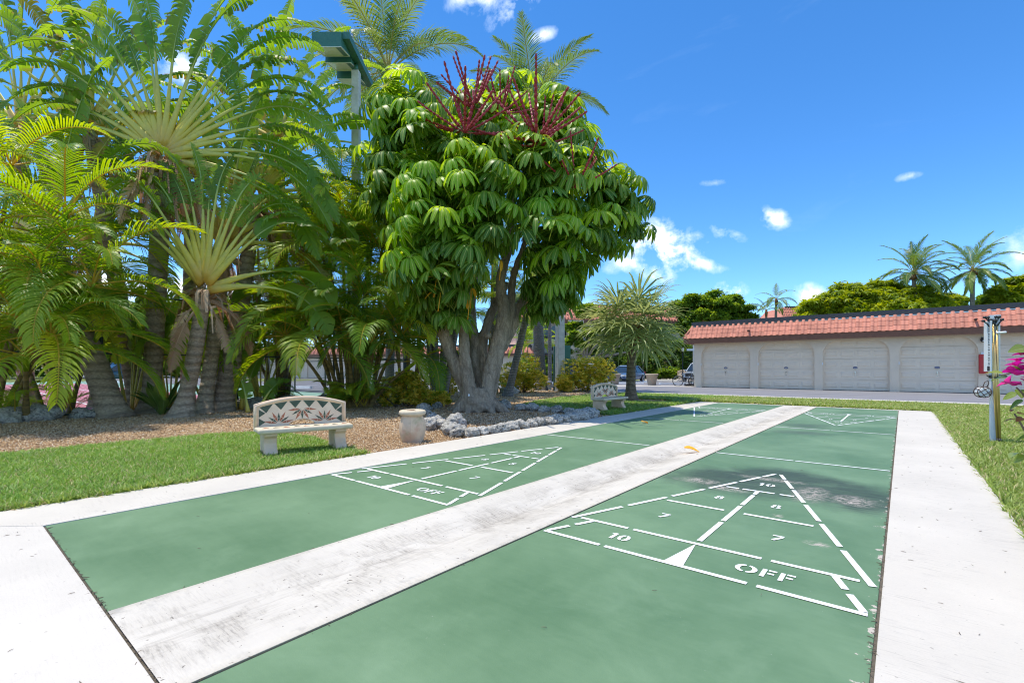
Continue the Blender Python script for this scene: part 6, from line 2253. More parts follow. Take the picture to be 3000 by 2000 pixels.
tx2 = bpy.data.textures.new('bark_furrow', 'MUSGRAVE') if False else None
tg = MB(); q = spot(1077, 907, 12.08) - tb; tg.box(tuple(q), (0.045, 0.01, 0.055), YAW); tg.obj('tag', M['white'], um)

# crown: lumps read from the photograph, clusters laid over their upper and outer sides
lumps = [(900, 268, 62, -0.3), (880, 370, 55, -0.2), (885, 455, 50, -0.4), (1270, 262, 60, 0.2), (945, 262, 88, -0.6), (905, 330, 62, -0.4), (920, 420, 78, -0.8), (1000, 330, 95, -1.2), (1085, 330, 100, -0.6), (1160, 300, 85, -0.2), (1260, 300, 92, 0.0), (1310, 360, 72, -0.3), (1200, 390, 95, -1.4), (1090, 430, 100, -1.9),
         (990, 450, 88, -1.8), (1290, 440, 95, -1.0), (1375, 420, 75, 0.0), (1420, 470, 80, 0.0), (1445, 520, 55, 0.2), (1370, 540, 80, -0.6), (1250, 540, 95, -1.5), (1120, 530, 80, -2.0), (1010, 540, 90, -2.1),
         (945, 520, 62, -1.0), (975, 610, 78, -1.7), (1060, 610, 82, -2.0), (1290, 610, 75, -1.0), (1265, 670, 60, -0.7), (1030, 670, 62, -1.5), (985, 680, 55, -1.0), (1310, 660, 45, -0.4),
         (1035, 715, 50, -0.9), (985, 715, 45, -0.4), (1255, 705, 45, -0.2), (1100, 330, 110, 1.4), (1250, 400, 120, 1.6), (980, 400, 110, 1.2), (1120, 500, 120, 1.8), (1350, 500, 95, 1.4), (1000, 580, 90, 1.2), (1290, 600, 75, 1.0), (1180, 240, 70, 0.6), (1100, 255, 70, 0.2)]
rng = random.Random(77)
hubs = []
for (px, py, r, dz) in lumps:
    Z = 12.54 + dz
    c = spot(px, py, Z) - tb
    rm = r * Z / 1094
    n = int(7 + 5.5 * rm * rm * 2.4)
    for k in range(n):
        for _ in range(20):
            d = Vector((rng.gauss(0, 1), rng.gauss(0, 1), rng.gauss(0.35, 0.9))).normalized()
            if d.z > -0.35:
                break
        p = c + d * rm * rng.uniform(0.82, 1.02)
        hubs.append((p, d, dz))
chosen = []
for p, d, dz in hubs:
    if all((p - q[0]).length > 0.34 for q in chosen):
        chosen.append((p, d, dz))
vd = Vector((AX[0], AX[1], 0))
front_h = sorted(chosen, key=lambda q: (q[0]).dot(vd) + 0.5 * max(0, q[1].dot(vd)))
parts, rest = front_h[:300], front_h[300:]


def hub_matrix(p, d, s):
    ax = Vector((0, 0, 1)).cross(d)
    tilt = min(0.55, 0.6 * ax.length)
    Rq = Matrix.Rotation(tilt, 4, ax.normalized()) if ax.length > 1e-3 else Matrix.Identity(4)
    return Matrix.Translation(p) @ Rq @ Matrix.Rotation(rng.uniform(0, 6.28), 4, 'Z') @ Matrix.Scale(s, 4)


for p, d, dz in parts:
    k = rng.randrange(4)
    ua = p.x * RT[0] + p.y * RT[1]
    # boughs in fresh growth: offset along the court side of the tree, height, radii in metres
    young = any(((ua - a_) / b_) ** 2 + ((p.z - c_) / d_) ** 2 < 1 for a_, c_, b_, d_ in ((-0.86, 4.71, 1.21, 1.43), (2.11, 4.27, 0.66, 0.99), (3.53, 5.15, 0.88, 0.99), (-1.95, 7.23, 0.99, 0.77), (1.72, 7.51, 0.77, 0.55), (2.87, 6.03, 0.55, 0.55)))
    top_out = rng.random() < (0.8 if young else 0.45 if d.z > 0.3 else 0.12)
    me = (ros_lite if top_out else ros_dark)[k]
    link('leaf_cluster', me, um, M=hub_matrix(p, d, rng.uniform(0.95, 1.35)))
# the rest of the crown, deeper and behind
inner = [(p, d) for p, d, _ in rest]
for (px, py, r, dz) in lumps:
    Z = 12.54 + dz
    c = spot(px, py, Z) - tb
    rm = r * Z / 1094
    for k in range(9):
        d = Vector((rng.gauss(0, 1), rng.gauss(0, 1), rng.gauss(0, 1))).normalized()
        inner.append((c + d * rm * rng.uniform(0.2, 0.75), d))
mats_, pos_ = [], []
for p, d in inner:
    m_ = hub_matrix(p, d, rng.uniform(0.9, 1.2))
    mats_.append(np.array(m_.to_3x3())); pos_.append(tuple(p))
scatter_mesh('inner_foliage', ros[1], np.array(mats_), np.array(pos_), M['schef_in'], um, smooth=True, kind='stuff')
# a few yellowed leaves low in the crown
yl = rosette('yellow_leaf', M['yellow'], 5, 1, 0.34, 0.9)
yme = yl.mesh('yellow_leaf', M['yellow'], True)
for px, py in ((1002, 640), (1012, 672), (1082, 664), (1078, 690), (1150, 600)):
    link('yellow_leaf', yme, um, M=Matrix.Translation(spot(px, py, 10.6) - tb) @ Matrix.Rotation(rng.uniform(0, 6.28), 4, 'Z'))


def flower_head(seed, n, L_, spread):
    rnd = random.Random(seed)
    mb = MB()
    for i in range(n):
        a = 2 * pi * i / n * 1.0 + rnd.uniform(-0.2, 0.2)
        e = R(rnd.uniform(5, 66)) if i else R(60)
        d = Vector((cos(a) * cos(e), sin(a) * cos(e), sin(e)))
        l_ = L_ * rnd.uniform(0.75, 1.1)
        pts, rad = [], []
        m_ = 26
        bend_ = Vector((0, 0, 0.12))
        for j in range(m_ + 1):
            t = j / m_
            pts.append(d * l_ * t + bend_ * t * t * l_)
            rad.append((0.011 if j < 4 else (0.044 if j % 2 else 0.02) * (1 - 0.35 * t)))
        mb.tube(pts, rad, 6)
    return mb.mesh('flower_spikes', M['spike'])


fl = [flower_head(1, 15, 1.35, 0), flower_head(2, 13, 1.15, 0)]
for i, (px, py, dz, s) in enumerate([(1068, 305, -1.9, 1.0), (1088, 248, -1.4, 0.95), (1232, 322, -2.0, 1.05), (1150, 262, -1.0, 0.8), (1322, 430, -1.6, 0.75), (1245, 335, -1.7, 0.8)]):
    link('flower_spikes', fl[i % 2], um, M=Matrix.Translation(spot(px, py, 12.54 + dz) - tb) @ Matrix.Rotation(i * 1.3, 4, 'Z') @ Matrix.Scale(s, 4))

# ------------------------------------------------------------------ shrubs and background trees
def whorl(n, ll, w, seed, e=(0.2, 1.0), segs=2):
    rnd = random.Random(seed)
    mb = MB()
    for i in range(n):
        a = 2 * pi * i / n + rnd.uniform(-0.3, 0.3)
        s = Vector((cos(a), sin(a), 0)); sd_ = Vector((-s.y, s.x, 0))
        el = rnd.uniform(*e)
        d = s * cos(el) + Vector((0, 0, sin(el)))
        p = d * 0.01
        L_ = ll * rnd.uniform(0.75, 1.15)
        vs = [p]
        q = p + d * L_ * 0.5
        vs += [q - sd_ * w, q + Vector((0, 0, -w * 0.35)), q + sd_ * w, p + d * L_ * 0.95 + Vector((0, 0, -L_ * 0.18))]
        mb.add(vs, [(0, 1, 2), (0, 2, 3), (1, 4, 2), (2, 4, 3)], [(0.5, 0), (0, 0.5), (0.5, 0.5), (1, 0.5), (0.5, 1)])
    return mb


WH = whorl(8, 0.12, 0.026, 1)
WB = whorl(7, 0.16, 0.045, 2)


def shrub(name, label, base, blobs, mat, n, seed, T=None, stems=7, smin=0.8, smax=1.3, group=None, cat='shrub'):
    """blobs: (dx, dz along the view axis, z, rx, rz)"""
    rng = np.random.RandomState(seed)
    t = thing(name, label, cat, tuple(base), YAW, group)
    pos = []
    tot = sum(b[3] ** 2 for b in blobs)
    for (dx, dy, z, rx, rz) in blobs:
        k = int(n * rx ** 2 / tot)
        d = rng.randn(k, 3)
        d /= np.linalg.norm(d, axis=1)[:, None]
        r = rng.uniform(0.55, 1.06, k) ** 0.6
        lump_ = np.array([mnoise.noise(Vector(q * 2.2 + seed)) for q in d]) * 0.28 + 1
        pos.append(np.array([dx, dy, z]) + d * (r * lump_)[:, None] * np.array([rx, rx * 0.9, rz]))
    pos = np.concatenate(pos)
    pos = pos[pos[:, 2] > 0.03]
    scatter_mesh('foliage', T or WH, rot_mats(rng, len(pos), 0.5, smin, smax), pos, mat, t, rng.rand(len(pos)), kind='stuff')
    mb = MB()
    r2 = random.Random(seed)
    for k in range(stems):
        b = blobs[k % len(blobs)]
        q = Vector((b[0] + r2.uniform(-0.6, 0.6) * b[3], b[1] + r2.uniform(-0.6, 0.6) * b[3], b[2]))
        mb.tube([(q.x * 0.25, q.y * 0.25, -0.03), (q.x * 0.6, q.y * 0.6, q.z * 0.45), tuple(q)], [0.025, 0.018, 0.008], 6)
    mb.obj('stems', M['stem'], t, True)
    return t


G_ = 'variegated yellow shrubs'
shrub('variegated_shrub', 'low yellow variegated shrub between the areca clump and the slender palms', gp(925, 934), [(-0.35, 0, 0.42, 0.5, 0.42), (0.25, 0, 0.5, 0.55, 0.45), (0.0, 0.3, 0.75, 0.4, 0.3), (0.55, -0.1, 0.25, 0.4, 0.25)], M['croton'], 900, 1, group=G_)
shrub('variegated_shrub', 'smallest yellow variegated shrub at the left foot of the umbrella tree', gp(1012, 933), [(0, 0, 0.2, 0.3, 0.22), (-0.15, 0, 0.15, 0.2, 0.15)], M['croton'], 260, 2, group=G_)
shrub('variegated_shrub', 'yellow variegated shrub behind the slender grey palm stems', at(1012, 19.5), [(0, 0, 0.8, 0.55, 0.6), (0.3, 0, 0.5, 0.5, 0.5)], M['croton'], 500, 3, group=G_)
shrub('variegated_shrub', 'tall yellow green shrub left of the thick coconut trunk', at(1200, 22.5), [(-0.6, 0, 0.8, 0.7, 0.65), (0.15, 0, 1.1, 0.7, 0.75), (0.6, 0, 0.55, 0.6, 0.5), (-0.2, 0.2, 0.5, 0.8, 0.5)], M['croton'], 1300, 4, group=G_)
shrub('variegated_shrub', 'large rounded yellow shrub right of the concrete pole', at(1352, 23.5), [(-0.6, 0, 0.95, 0.8, 0.75), (0.2, 0.2, 1.05, 0.85, 0.75), (0.75, 0, 0.9, 0.6, 0.65), (-0.1, 0, 0.5, 0.9, 0.5)], M['croton'], 1500, 5, group=G_)
shrub('variegated_shrub', 'small yellow shrub hugging the foot of the concrete pole', at(1292, 22.8), [(0, 0, 0.45, 0.35, 0.4), (0.25, 0, 0.3, 0.3, 0.3)], M['croton'], 300, 6, group=G_)
shrub('green_shrub', 'bright green bush behind the thick coconut trunk', at(1213, 30), [(0, 0, 1.0, 1.1, 0.8), (0.9, 0, 0.8, 0.8, 0.7)], M['tree'], 900, 7, WB)
shrub('green_shrub', 'round clipped bush in front of the condominium', at(1272, 50), [(0, 0, 1.2, 1.5, 1.2), (-1.2, 0, 0.5, 0.8, 0.5)], M['shrub'], 900, 8, WB, smin=1.4, smax=2.2)
shrub('hedge', 'tall dark hedge behind the blue sedan', at(1440, 60), [(-6, 0, 2.0, 3.0, 2.6), (-2.5, 0, 2.4, 3.0, 2.8), (1.5, 0, 2.2, 3.0, 2.6), (5, 0, 2.2, 3.0, 2.6), (8.5, 0, 2.0, 2.6, 2.3)], M['shrub'], 5200, 9, WB, smin=1.6, smax=2.8, cat='hedge')
shrub('hedge', 'long hedge along the far side of the parking lot at left', at(250, 63), [(-22 + 4.2 * i, 0, 1.6 + 0.5 * (i % 3), 3.2, 2.2) for i in range(11)], M['tree'], 7000, 13, WB, smin=2.0, smax=3.4, cat='hedge')
shrub('hedge', 'hedge behind the fence at the left end of the far garages', at(560, 68), [(-8 + 4.2 * i, 0, 1.8 + 0.5 * (i % 2), 3.2, 2.3) for i in range(6)], M['shrub'], 3600, 14, WB, smin=2.0, smax=3.4, cat='hedge')
shrub('flowering_shrub', 'grey green flowering shrub behind the far lamp post', at(1468, 54), [(0, 0, 1.6, 1.8, 1.5), (1.6, 0, 1.2, 1.4, 1.2)], M['shrub'], 1100, 10, WB, smin=1.4, smax=2.2)
shrub('green_shrub', 'low bush beside the distant stone bench', at(1545, 53), [(0, 0, 0.6, 1.0, 0.7), (-1.5, 0, 0.6, 0.9, 0.6)], M['tree'], 600, 11, WB, smin=1.2, smax=2)
shrub('green_shrub', 'dark bush by the garage corner behind the white car', at(1602, 52), [(0, 0, 1.5, 2.0, 1.7), (1.5, 0, 1.6, 1.6, 1.6)], M['shrub'], 900, 12, WB, smin=1.4, smax=2.2)
mb = MB()
rng = random.Random(12)
fsh = bpy.data.objects['flowering_shrub']
for k in range(26):
    x, z = rng.uniform(-1.4, 2.6), rng.uniform(0.4, 2.6)
    mb.lathe([(0.0, -0.06), (0.07, 0.0), (0.0, 0.06)], 6, (x, -1.3, z), False)
mb.obj('blossoms', M['terra'], fsh, kind='stuff')

TL = whorl(9, 0.42, 0.09, 4, (-0.7, 0.7))
TF = whorl(10, 0.5, 0.075, 5, (-0.9, 0.2))


def leafy_tree(name, label, base, blobs, mat, n, seed, T, trunk_h, r=0.25, smin=0.7, smax=1.3, group='trees beyond the buildings'):
    """blobs: (dx, dy, z, rx, rz) in the view's own axes about the foot"""
    rng = np.random.RandomState(seed)
    t = thing(name, label, 'tree', tuple(base), YAW, group)
    pos = []
    tot = sum(b[3] ** 2 for b in blobs)
    for (dx, dy, z, rx, rz) in blobs:
        # boughs: small sub-lumps over the lump, leaves gathered on each
        nb = max(8, int(26 * rx * rx / 6))
        d = rng.randn(nb, 3); d /= np.linalg.norm(d, axis=1)[:, None]
        d[:, 2] = np.where(d[:, 2] < -0.35, -d[:, 2] * 0.6, d[:, 2])
        cen = np.array([dx, dy, z]) + d * rng.uniform(0.75, 1.0, nb)[:, None] * np.array([rx, rx, rz])
        k = int(n * rx ** 2 / tot / nb)
        for c_ in cen:
            e_ = rng.randn(k, 3); e_ /= np.linalg.norm(e_, axis=1)[:, None]
            e_[:, 2] = np.abs(e_[:, 2]) * 0.9 - 0.25
            br = 0.32 * rx * rng.uniform(0.7, 1.2)
            pos.append(c_ + e_ * rng.uniform(0.6, 1.05, k)[:, None] * np.array([br, br, br * 0.7]))
    pos = np.concatenate(pos)
    scatter_mesh('crown', T, rot_mats(rng, len(pos), 0.45, smin, smax), pos, mat, t, rng.rand(len(pos)), kind='stuff')
    mb = MB()
    mb.tube([(0, 0, -0.2), (0.05, 0, trunk_h * 0.5), (0, 0, trunk_h)], [r * 1.3, r, r * 0.8], 10)
    for (dx, dy, z, rx, rz) in blobs:
        mb.tube([(0, 0, trunk_h * 0.8), (dx * 0.5, dy * 0.5, (trunk_h + z) / 2), (dx, dy, z)], [r * 0.6, r * 0.4, r * 0.12], 7)
    mb.obj('trunk', M['bark'], t, True)
    return t


def px_blobs(base_px, Z, L_):
    k = Z / 1094
    return [((px - base_px) * k, dy, hz(py, Z), rx * k, rz * k) for (px, py, rx, rz, dy) in L_]


leafy_tree('shade_tree', 'rounded dense green tree left of the garage roof', at(1635, 52), px_blobs(1635, 52, [(1590, 715, 48, 36, 0), (1640, 702, 52, 34, 0), (1690, 722, 38, 26, 0), (1625, 740, 60, 32, 0.5), (1570, 760, 34, 22, 0), (1705, 735, 26, 18, 0)]), M['tree'], 5200, 21, TL, 3.5)
leafy_tree('feathery_tree', 'broad feathery yellow green tree behind the middle of the garage roof', at(2010, 48), px_blobs(2010, 48, [(1905, 700, 52, 32, 0), (1960, 686, 58, 34, 0), (2030, 682, 60, 34, 0), (2095, 688, 58, 32, 0), (2150, 700, 42, 28, 0), (1870, 718, 34, 22, 0), (2000, 715, 120, 26, 1), (2080, 715, 110, 26, 1)]), M['poinciana'], 7000, 22, TF, 3.5)
leafy_tree('feathery_tree', 'feathery tree at the right edge behind the garage roof', at(2370, 44), px_blobs(2370, 44, [(2330, 675, 44, 30, 0), (2385, 660, 55, 36, 0), (2310, 695, 34, 20, 0), (2440, 670, 60, 40, 0)]), M['poinciana'], 3200, 23, TF, 3.5)
leafy_tree('shade_tree', 'dark low tree between the right palm and the right edge', at(2290, 50), px_blobs(2290, 50, [(2265, 692, 26, 14, 0), (2300, 690, 28, 16, 0), (2200, 694, 20, 12, 0)]), M['tree'], 1300, 24, TL, 3.5)
leafy_tree('shade_tree', 'dark leafy tree behind the fan palm beside the condominium', at(1345, 46), px_blobs(1345, 46, [(1330, 760, 30, 45, 0), (1360, 730, 34, 32, 0), (1390, 770, 40, 40, 0), (1320, 800, 24, 30, 0), (1500, 775, 36, 34, 1), (1545, 800, 36, 30, 1)]), M['tree'], 3800, 25, TL, 2.5)
for i, (px, Z, wd, bl, mt) in enumerate([
        (120, 62, 'sunlit tree beyond the parking lot at the far left', [(60, 770, 60, 45, 0), (130, 750, 70, 55, 0), (190, 790, 50, 40, 0), (110, 815, 90, 30, 0)], 'poinciana'),
        (300, 66, 'yellow green tree beyond the dark teal car', [(260, 760, 60, 50, 0), (330, 745, 65, 55, 0), (300, 805, 90, 32, 0)], 'poinciana'),
        (480, 70, 'dark tree behind the left end of the far garages', [(430, 745, 60, 50, 0), (510, 735, 65, 55, 0), (560, 775, 45, 35, 0), (470, 800, 90, 34, 0)], 'tree'),
        (700, 78, 'rounded tree rising behind the far garage roof', [(660, 735, 60, 45, 0), (730, 740, 60, 45, 0), (800, 760, 45, 32, 0)], 'tree'),
        (900, 76, 'pale green tree behind the far garage roof near the slender palms', [(870, 750, 50, 40, 0), (930, 735, 55, 45, 0), (990, 760, 50, 36, 0)], 'poinciana'),
        (-90, 60, 'dark tree beyond the tennis court off the left edge', [(-140, 740, 80, 70, 0), (-50, 760, 70, 60, 0), (-90, 800, 100, 40, 0)], 'tree')]):
    leafy_tree('shade_tree' if mt == 'tree' else 'feathery_tree', wd, at(px, Z), px_blobs(px, Z, bl), M[mt], 3000, 30 + i, TL if mt == 'tree' else TF, 3.0, smin=1.0, smax=1.7)

# ------------------------------------------------------------------ bougainvillea at the right edge
bg_ = thing('bougainvillea', 'magenta bougainvillea branch reaching in at the right edge', 'shrub', tuple(at(2560, 2.2)), 0)
bgl = bg_.location.copy()


def heart_leaf(L_, w, seed, fold=0.3):
    rnd = random.Random(seed)
    mb = MB()
    vs, uv = [], []
    S = 6
    for j in range(S + 1):
        v = j / S
        ww = w * (sin(pi * min(1, v * 0.9 + 0.08) ** 0.75)) ** 0.9
        z = -0.25 * L_ * v * v
        vs += [(v * L_, -ww, z + ww * fold), (v * L_, 0, z), (v * L_, ww, z + ww * fold)]
        uv += [(0, v), (0.5, v), (1, v)]
    mb.add(vs, [(3 * j + k, 3 * j + k + 1, 3 * j + k + 4, 3 * j + k + 3) for j in range(S) for k in range(2)], uv)
    return mb


bl_me = heart_leaf(0.06, 0.021, 1).mesh('leaf', M['bougleaf'], True)
bud_me = heart_leaf(0.045, 0.013, 1).mesh('leaf', M['bougbud'], True)
br_mb = MB()
for k in range(3):
    h_ = heart_leaf(0.05, 0.021, 2, 0.45)
    a = 2 * pi * k / 3
    R_ = Matrix.Rotation(a, 3, 'Z') @ Matrix.Rotation(-0.55, 3, 'Y')
    h_.v = [tuple(R_ @ Vector(p)) for p in h_.v]
    br_mb.add(h_.v, h_.f, h_.uv)
br_me = br_mb.mesh('flower', M['bract'], True)
rng = random.Random(19)


def pxw(px, py, Z):
    return spot(px, py, Z) - bgl


for pts in ([(2560, 1350, 2.2), (2470, 1050, 2.1), (2400, 900, 1.98), (2345, 850, 1.92), (2300, 862, 1.9)], [(2470, 1050, 2.1), (2400, 980, 2.0), (2350, 905, 1.95), (2335, 890, 1.93)],
            [(2560, 1350, 2.2), (2450, 1130, 2.05), (2390, 1050, 1.98), (2340, 965, 1.95), (2330, 950, 1.94)], [(2400, 900, 1.98), (2380, 830, 1.95), (2345, 795, 1.95)],
            [(2560, 1350, 2.2), (2600, 900, 2.3), (2560, 650, 2.25)], [(2560, 1350, 2.2), (2480, 800, 2.3), (2420, 700, 2.2)], [(2560, 1620, 2.2), (2560, 1350, 2.2)]):
    mb = MB(); mb.tube([pxw(*p) for p in pts], [0.006 - 0.004 * i / len(pts) for i in range(len(pts))], 6); mb.obj('stem', M['stem'], bg_, True)


def put_leaf(me, name, px, py, Z, s=1.0):
    Mx = Matrix.Translation(pxw(px, py, Z)) @ Matrix.Rotation(rng.uniform(0, 6.28), 4, 'Z') @ Matrix.Rotation(rng.uniform(-0.9, 0.9), 4, 'X') @ Matrix.Rotation(rng.uniform(-0.3, 0.8), 4, 'Y') @ Matrix.Scale(s, 4)
    link(name, me, bg_, M=Mx)


for px, py in ((2340, 830), (2350, 815), (2335, 840), (2322, 855), (2336, 862), (2348, 850), (2318, 880), (2328, 886), (2362, 842), (2372, 870), (2385, 820), (2358, 880), (2400, 860), (2420, 760)):
    put_leaf(br_me, 'flower', px, py, 1.9 + rng.uniform(-0.04, 0.05), rng.uniform(0.62, 0.85))
for px, py in ((2302, 858), (2312, 848), (2345, 795), (2356, 800), (2338, 798), (2335, 905), (2342, 895), (2350, 920), (2346, 1040), (2356, 1050), (2365, 1020), (2370, 930), (2384, 900), (2350, 875), (2310, 868), (2360, 860), (2372, 1000)):
    put_leaf(bl_me, 'leaf', px, py, 1.93 + rng.uniform(-0.04, 0.05), rng.uniform(0.75, 1.2))
for px, py in ((2330, 940), (2338, 950), (2345, 935), (2334, 962), (2350, 960)):
    put_leaf(bud_me, 'leaf', px, py, 1.94, rng.uniform(0.8, 1.1))
for k in range(90):
    put_leaf(bl_me, 'leaf', rng.uniform(2400, 2750), rng.uniform(620, 1500), 2.15 + rng.uniform(-0.15, 0.25), rng.uniform(0.8, 1.3))
for k in range(30):
    put_leaf(br_me, 'flower', rng.uniform(2410, 2700), rng.uniform(600, 1100), 2.1 + rng.uniform(-0.15, 0.25), rng.uniform(0.8, 1.2))


# ================================================================== ROCKS
def rock_mesh(seed):
    bm = bmesh.new()
    bmesh.ops.create_icosphere(bm, subdivisions=4, radius=1)
    off = Vector((seed * 3.7, seed * 1.9, seed * 5.1))
    for v in bm.verts:
        d = v.co.normalized()
        r = 1 + 0.32 * mnoise.noise(d * 1.3 + off) + 0.2 * mnoise.noise(d * 3.1 + off) + 0.1 * mnoise.noise(d * 7 + off) - 0.1 * abs(mnoise.noise(d * 11 + off))
        v.co = d * r
    me = bpy.data.meshes.new('rock')
    bm.to_mesh(me); bm.free()
    me.materials.append(M['rock'])
    me.polygons.foreach_set('use_smooth', [True] * len(me.polygons))
    return me


rocks = [rock_mesh(i + 1) for i in range(9)]
rb = thing('rock_border', 'border of pitted pale limestone rocks round the umbrella tree bed', 'rock border', (-6.5, 7.5, 0))
rng = random.Random(23)
line1 = [(-6.8, 5.85, .24), (-6.75, 6.1, .2), (-6.5, 6.25, .27), (-6.25, 5.85, .2), (-5.97, 5.66, .2), (-6.05, 5.95, .14), (-5.68, 5.52, .16), (-5.5, 5.66, .18), (-5.53, 5.95, .17), (-5.5, 6.2, .16), (-5.52, 6.45, .19), (-5.56, 6.75, .17), (-5.53, 7.0, .18), (-5.5, 7.28, .16),
         (-5.52, 7.52, .18), (-5.46, 7.8, .2), (-5.48, 8.08, .18), (-5.44, 8.36, .19), (-5.48, 8.65, .2), (-5.46, 8.98, .24), (-5.5, 9.3, .22), (-5.56, 9.62, .24), (-5.75, 9.88, .24), (-6.1, 10.05, .17), (-6.45, 10.12, .17), (-6.8, 10.1, .2), (-7.2, 10.1, .19), (-7.6, 10.1, .24), (-8.05, 10.2, .2), (-8.8, 10.4, .24),
         (-7.2, 6.4, .2), (-7.9, 6.9, .18), (-9.0, 7.7, .16), (-9.6, 8.1, .24), (-10.3, 9.2, .18), (-10.0, 8.6, .14)]
for i, (x, y, s) in enumerate(line1):
    s *= 0.9
    Mx = Matrix.Translation((x + 6.5, y - 7.5, s * 0.42)) @ Matrix.Rotation(rng.uniform(0, 6.28), 4, 'Z') @ Matrix.Rotation(rng.uniform(-0.4, 0.4), 4, 'X') @ Matrix.Diagonal((s * rng.uniform(0.85, 1.15), s * rng.uniform(0.7, 0.95), s * rng.uniform(0.5, 0.75), 1))
    link('rock', rocks[i % 9], rb, M=Mx)
rb2 = thing('rock_border', 'row of grey rocks along the foot of the chain link fence', 'rock border', (-14.5, 1.5, 0))
y = -2.5
i = 0
while y < 9.8:
    s = rng.uniform(0.18, 0.32)
    if not 2.9 < y < 5.4:
        Mx = Matrix.Translation((rng.uniform(-0.15, 0.12), y - 1.5, s * 0.25)) @ Matrix.Rotation(rng.uniform(0, 6.28), 4, 'Z') @ Matrix.Diagonal((s * 1.1, s, s * rng.uniform(0.6, 0.9), 1))
        link('rock', rocks[(i * 2) % 9], rb2, M=Mx)
    y += s * rng.uniform(1.3, 2.1)
    i += 1
for k, (px, Z) in enumerate(((1162, 22.0), (1178, 21.6), (985, 19.0), (908, 15.2), (885, 15.4))):
    p = at(px, Z)
    s = 0.3
    Mx = Matrix.Translation((p.x + 6.5, p.y - 7.5, 0.1)) @ Matrix.Rotation(k * 1.1, 4, 'Z') @ Matrix.Diagonal((s, s * 0.9, s * 0.7, 1))
    link('rock', rocks[(k * 3 + 1) % 9], rb, M=Mx)


# ================================================================== GRAVEL, GRASS, LITTER
def inside(poly, P):
    poly = np.array(poly)
    x, y = P[:, 0], P[:, 1]
    c = np.zeros(len(P), bool)
    j = len(poly) - 1
    for i in range(len(poly)):
        xi, yi, xj, yj = *poly[i], *poly[j]
        cond = ((yi > y) != (yj > y)) & (x < (xj - xi) * (y - yi) / (yj - yi + 1e-12) + xi)
        c ^= cond
        j = i
    return c


def camdist(P):
    return P[:, 0] * AX[0] + P[:, 1] * AX[1]


def in_view(P, m=1.08):
    Z = P[:, 0] * AX[0] + P[:, 1] * AX[1]
    X = P[:, 0] * RT[0] + P[:, 1] * RT[1]
    return (Z > 0.5) & (np.abs(X) < (1176 / 1094 * m) * Z + 0.6)


def sample(poly, n, rng):
    a = np.array(poly)
    lo, hi = a.min(0), a.max(0)
    P = lo + rng.rand(n, 2) * (hi - lo)
    return P[inside(poly, P)]


rngn = np.random.RandomState(5)
pebT = MB()
pebT.v = [(1, 0, 0), (-1, 0, 0), (0, 1, 0), (0, -1, 0), (0, 0, 1), (0, 0, -1), (0.6, 0.6, 0.25), (-0.6, 0.55, 0.2), (-0.55, -0.6, 0.25), (0.6, -0.55, 0.2)]
pebT.f = [(4, 0, 6), (4, 6, 2), (4, 2, 7), (4, 7, 1), (4, 1, 8), (4, 8, 3), (4, 3, 9), (4, 9, 0), (6, 0, 2), (7, 2, 1), (8, 1, 3), (9, 3, 0)]
pebT.uv = [(0, 0)] * 10
P = sample(gravel_poly, 330000, rngn)
P = P[in_view(P)]
Zd = camdist(P)
keep = rngn.rand(len(P)) < np.clip((11.0 / Zd) ** 1.3, 0.1, 1.0)
P, Zd = P[keep], Zd[keep]
mats_ = rot_mats(rngn, len(P), 0.35, 0.55, 1.0, aniso=(0.6, 1.15))
size = 0.0165 * np.clip(Zd / 8.5, 0.9, 2.2)
mats_ = mats_ * size[:, None, None]
pos = np.column_stack([P, -0.008 + rngn.rand(len(P)) * 0.02])
# loose mounding round the trees
scatter_mesh('gravel', pebT, mats_, pos, M['pebble'], None, rngn.rand(len(P)), kind='stuff', label='tan and brown pebble gravel covering the planting bed', category='gravel')
# a ring of chips round the fan palm foot
a = rngn.rand(4200) * 2 * pi
rr_ = np.sqrt(rngn.rand(4200))
P = np.column_stack([-7.0 + rr_ * np.cos(a) * 1.25, 15.5 + rr_ * np.sin(a) * 1.0])
sheet('mulch_ring', [(-7.0 + 1.22 * cos(2 * pi * k / 28), 15.5 + 0.98 * sin(2 * pi * k / 28)) for k in range(28)], 0.004, M['gravelbed'], 'ring of brown chips round the fan palm foot')
scatter_mesh('wood_chips', pebT, rot_mats(rngn, len(P), 0.3, 0.018, 0.03, aniso=(0.5, 1.2)), np.column_stack([P, np.full(len(P), 0.012)]), M['pebble'], None, kind='stuff', label='brown chips round the fan palm foot', category='mulch')

blade = MB()
blade.add([(-0.0035, 0, 0), (0.0035, 0, 0), (-0.003, 0.012, 0.026), (0.003, 0.012, 0.026), (0, 0.04, 0.042)], [(0, 1, 3, 2), (2, 3, 4)])


def lawn_grass(poly, n, label, mat, seed, s0=1.1, s1=1.9, far=1.0, excl=None):
    r = np.random.RandomState(seed)
    P = sample(poly, n, r)
    P = P[in_view(P)]
    if excl is not None:
        P = P[~excl(P)]
    Zd = camdist(P)
    P_keep = r.rand(len(P)) < np.clip((6.0 / Zd) ** 1.0, 0.12, 1)
    P, Zd = P[P_keep], Zd[P_keep]
    mts = rot_mats(r, len(P), 0.35, s0, s1) * np.clip(Zd / 6.0, 0.9, 2.6)[:, None, None]
    mts[:, 2, :] *= np.clip(6.0 / Zd, 0.55, 1.0)[:, None]
    scatter_mesh('grass', blade, mts, np.column_stack([P, np.full(len(P), -0.004)]), mat, None, r.rand(len(P)), kind='stuff', label=label, category='grass')


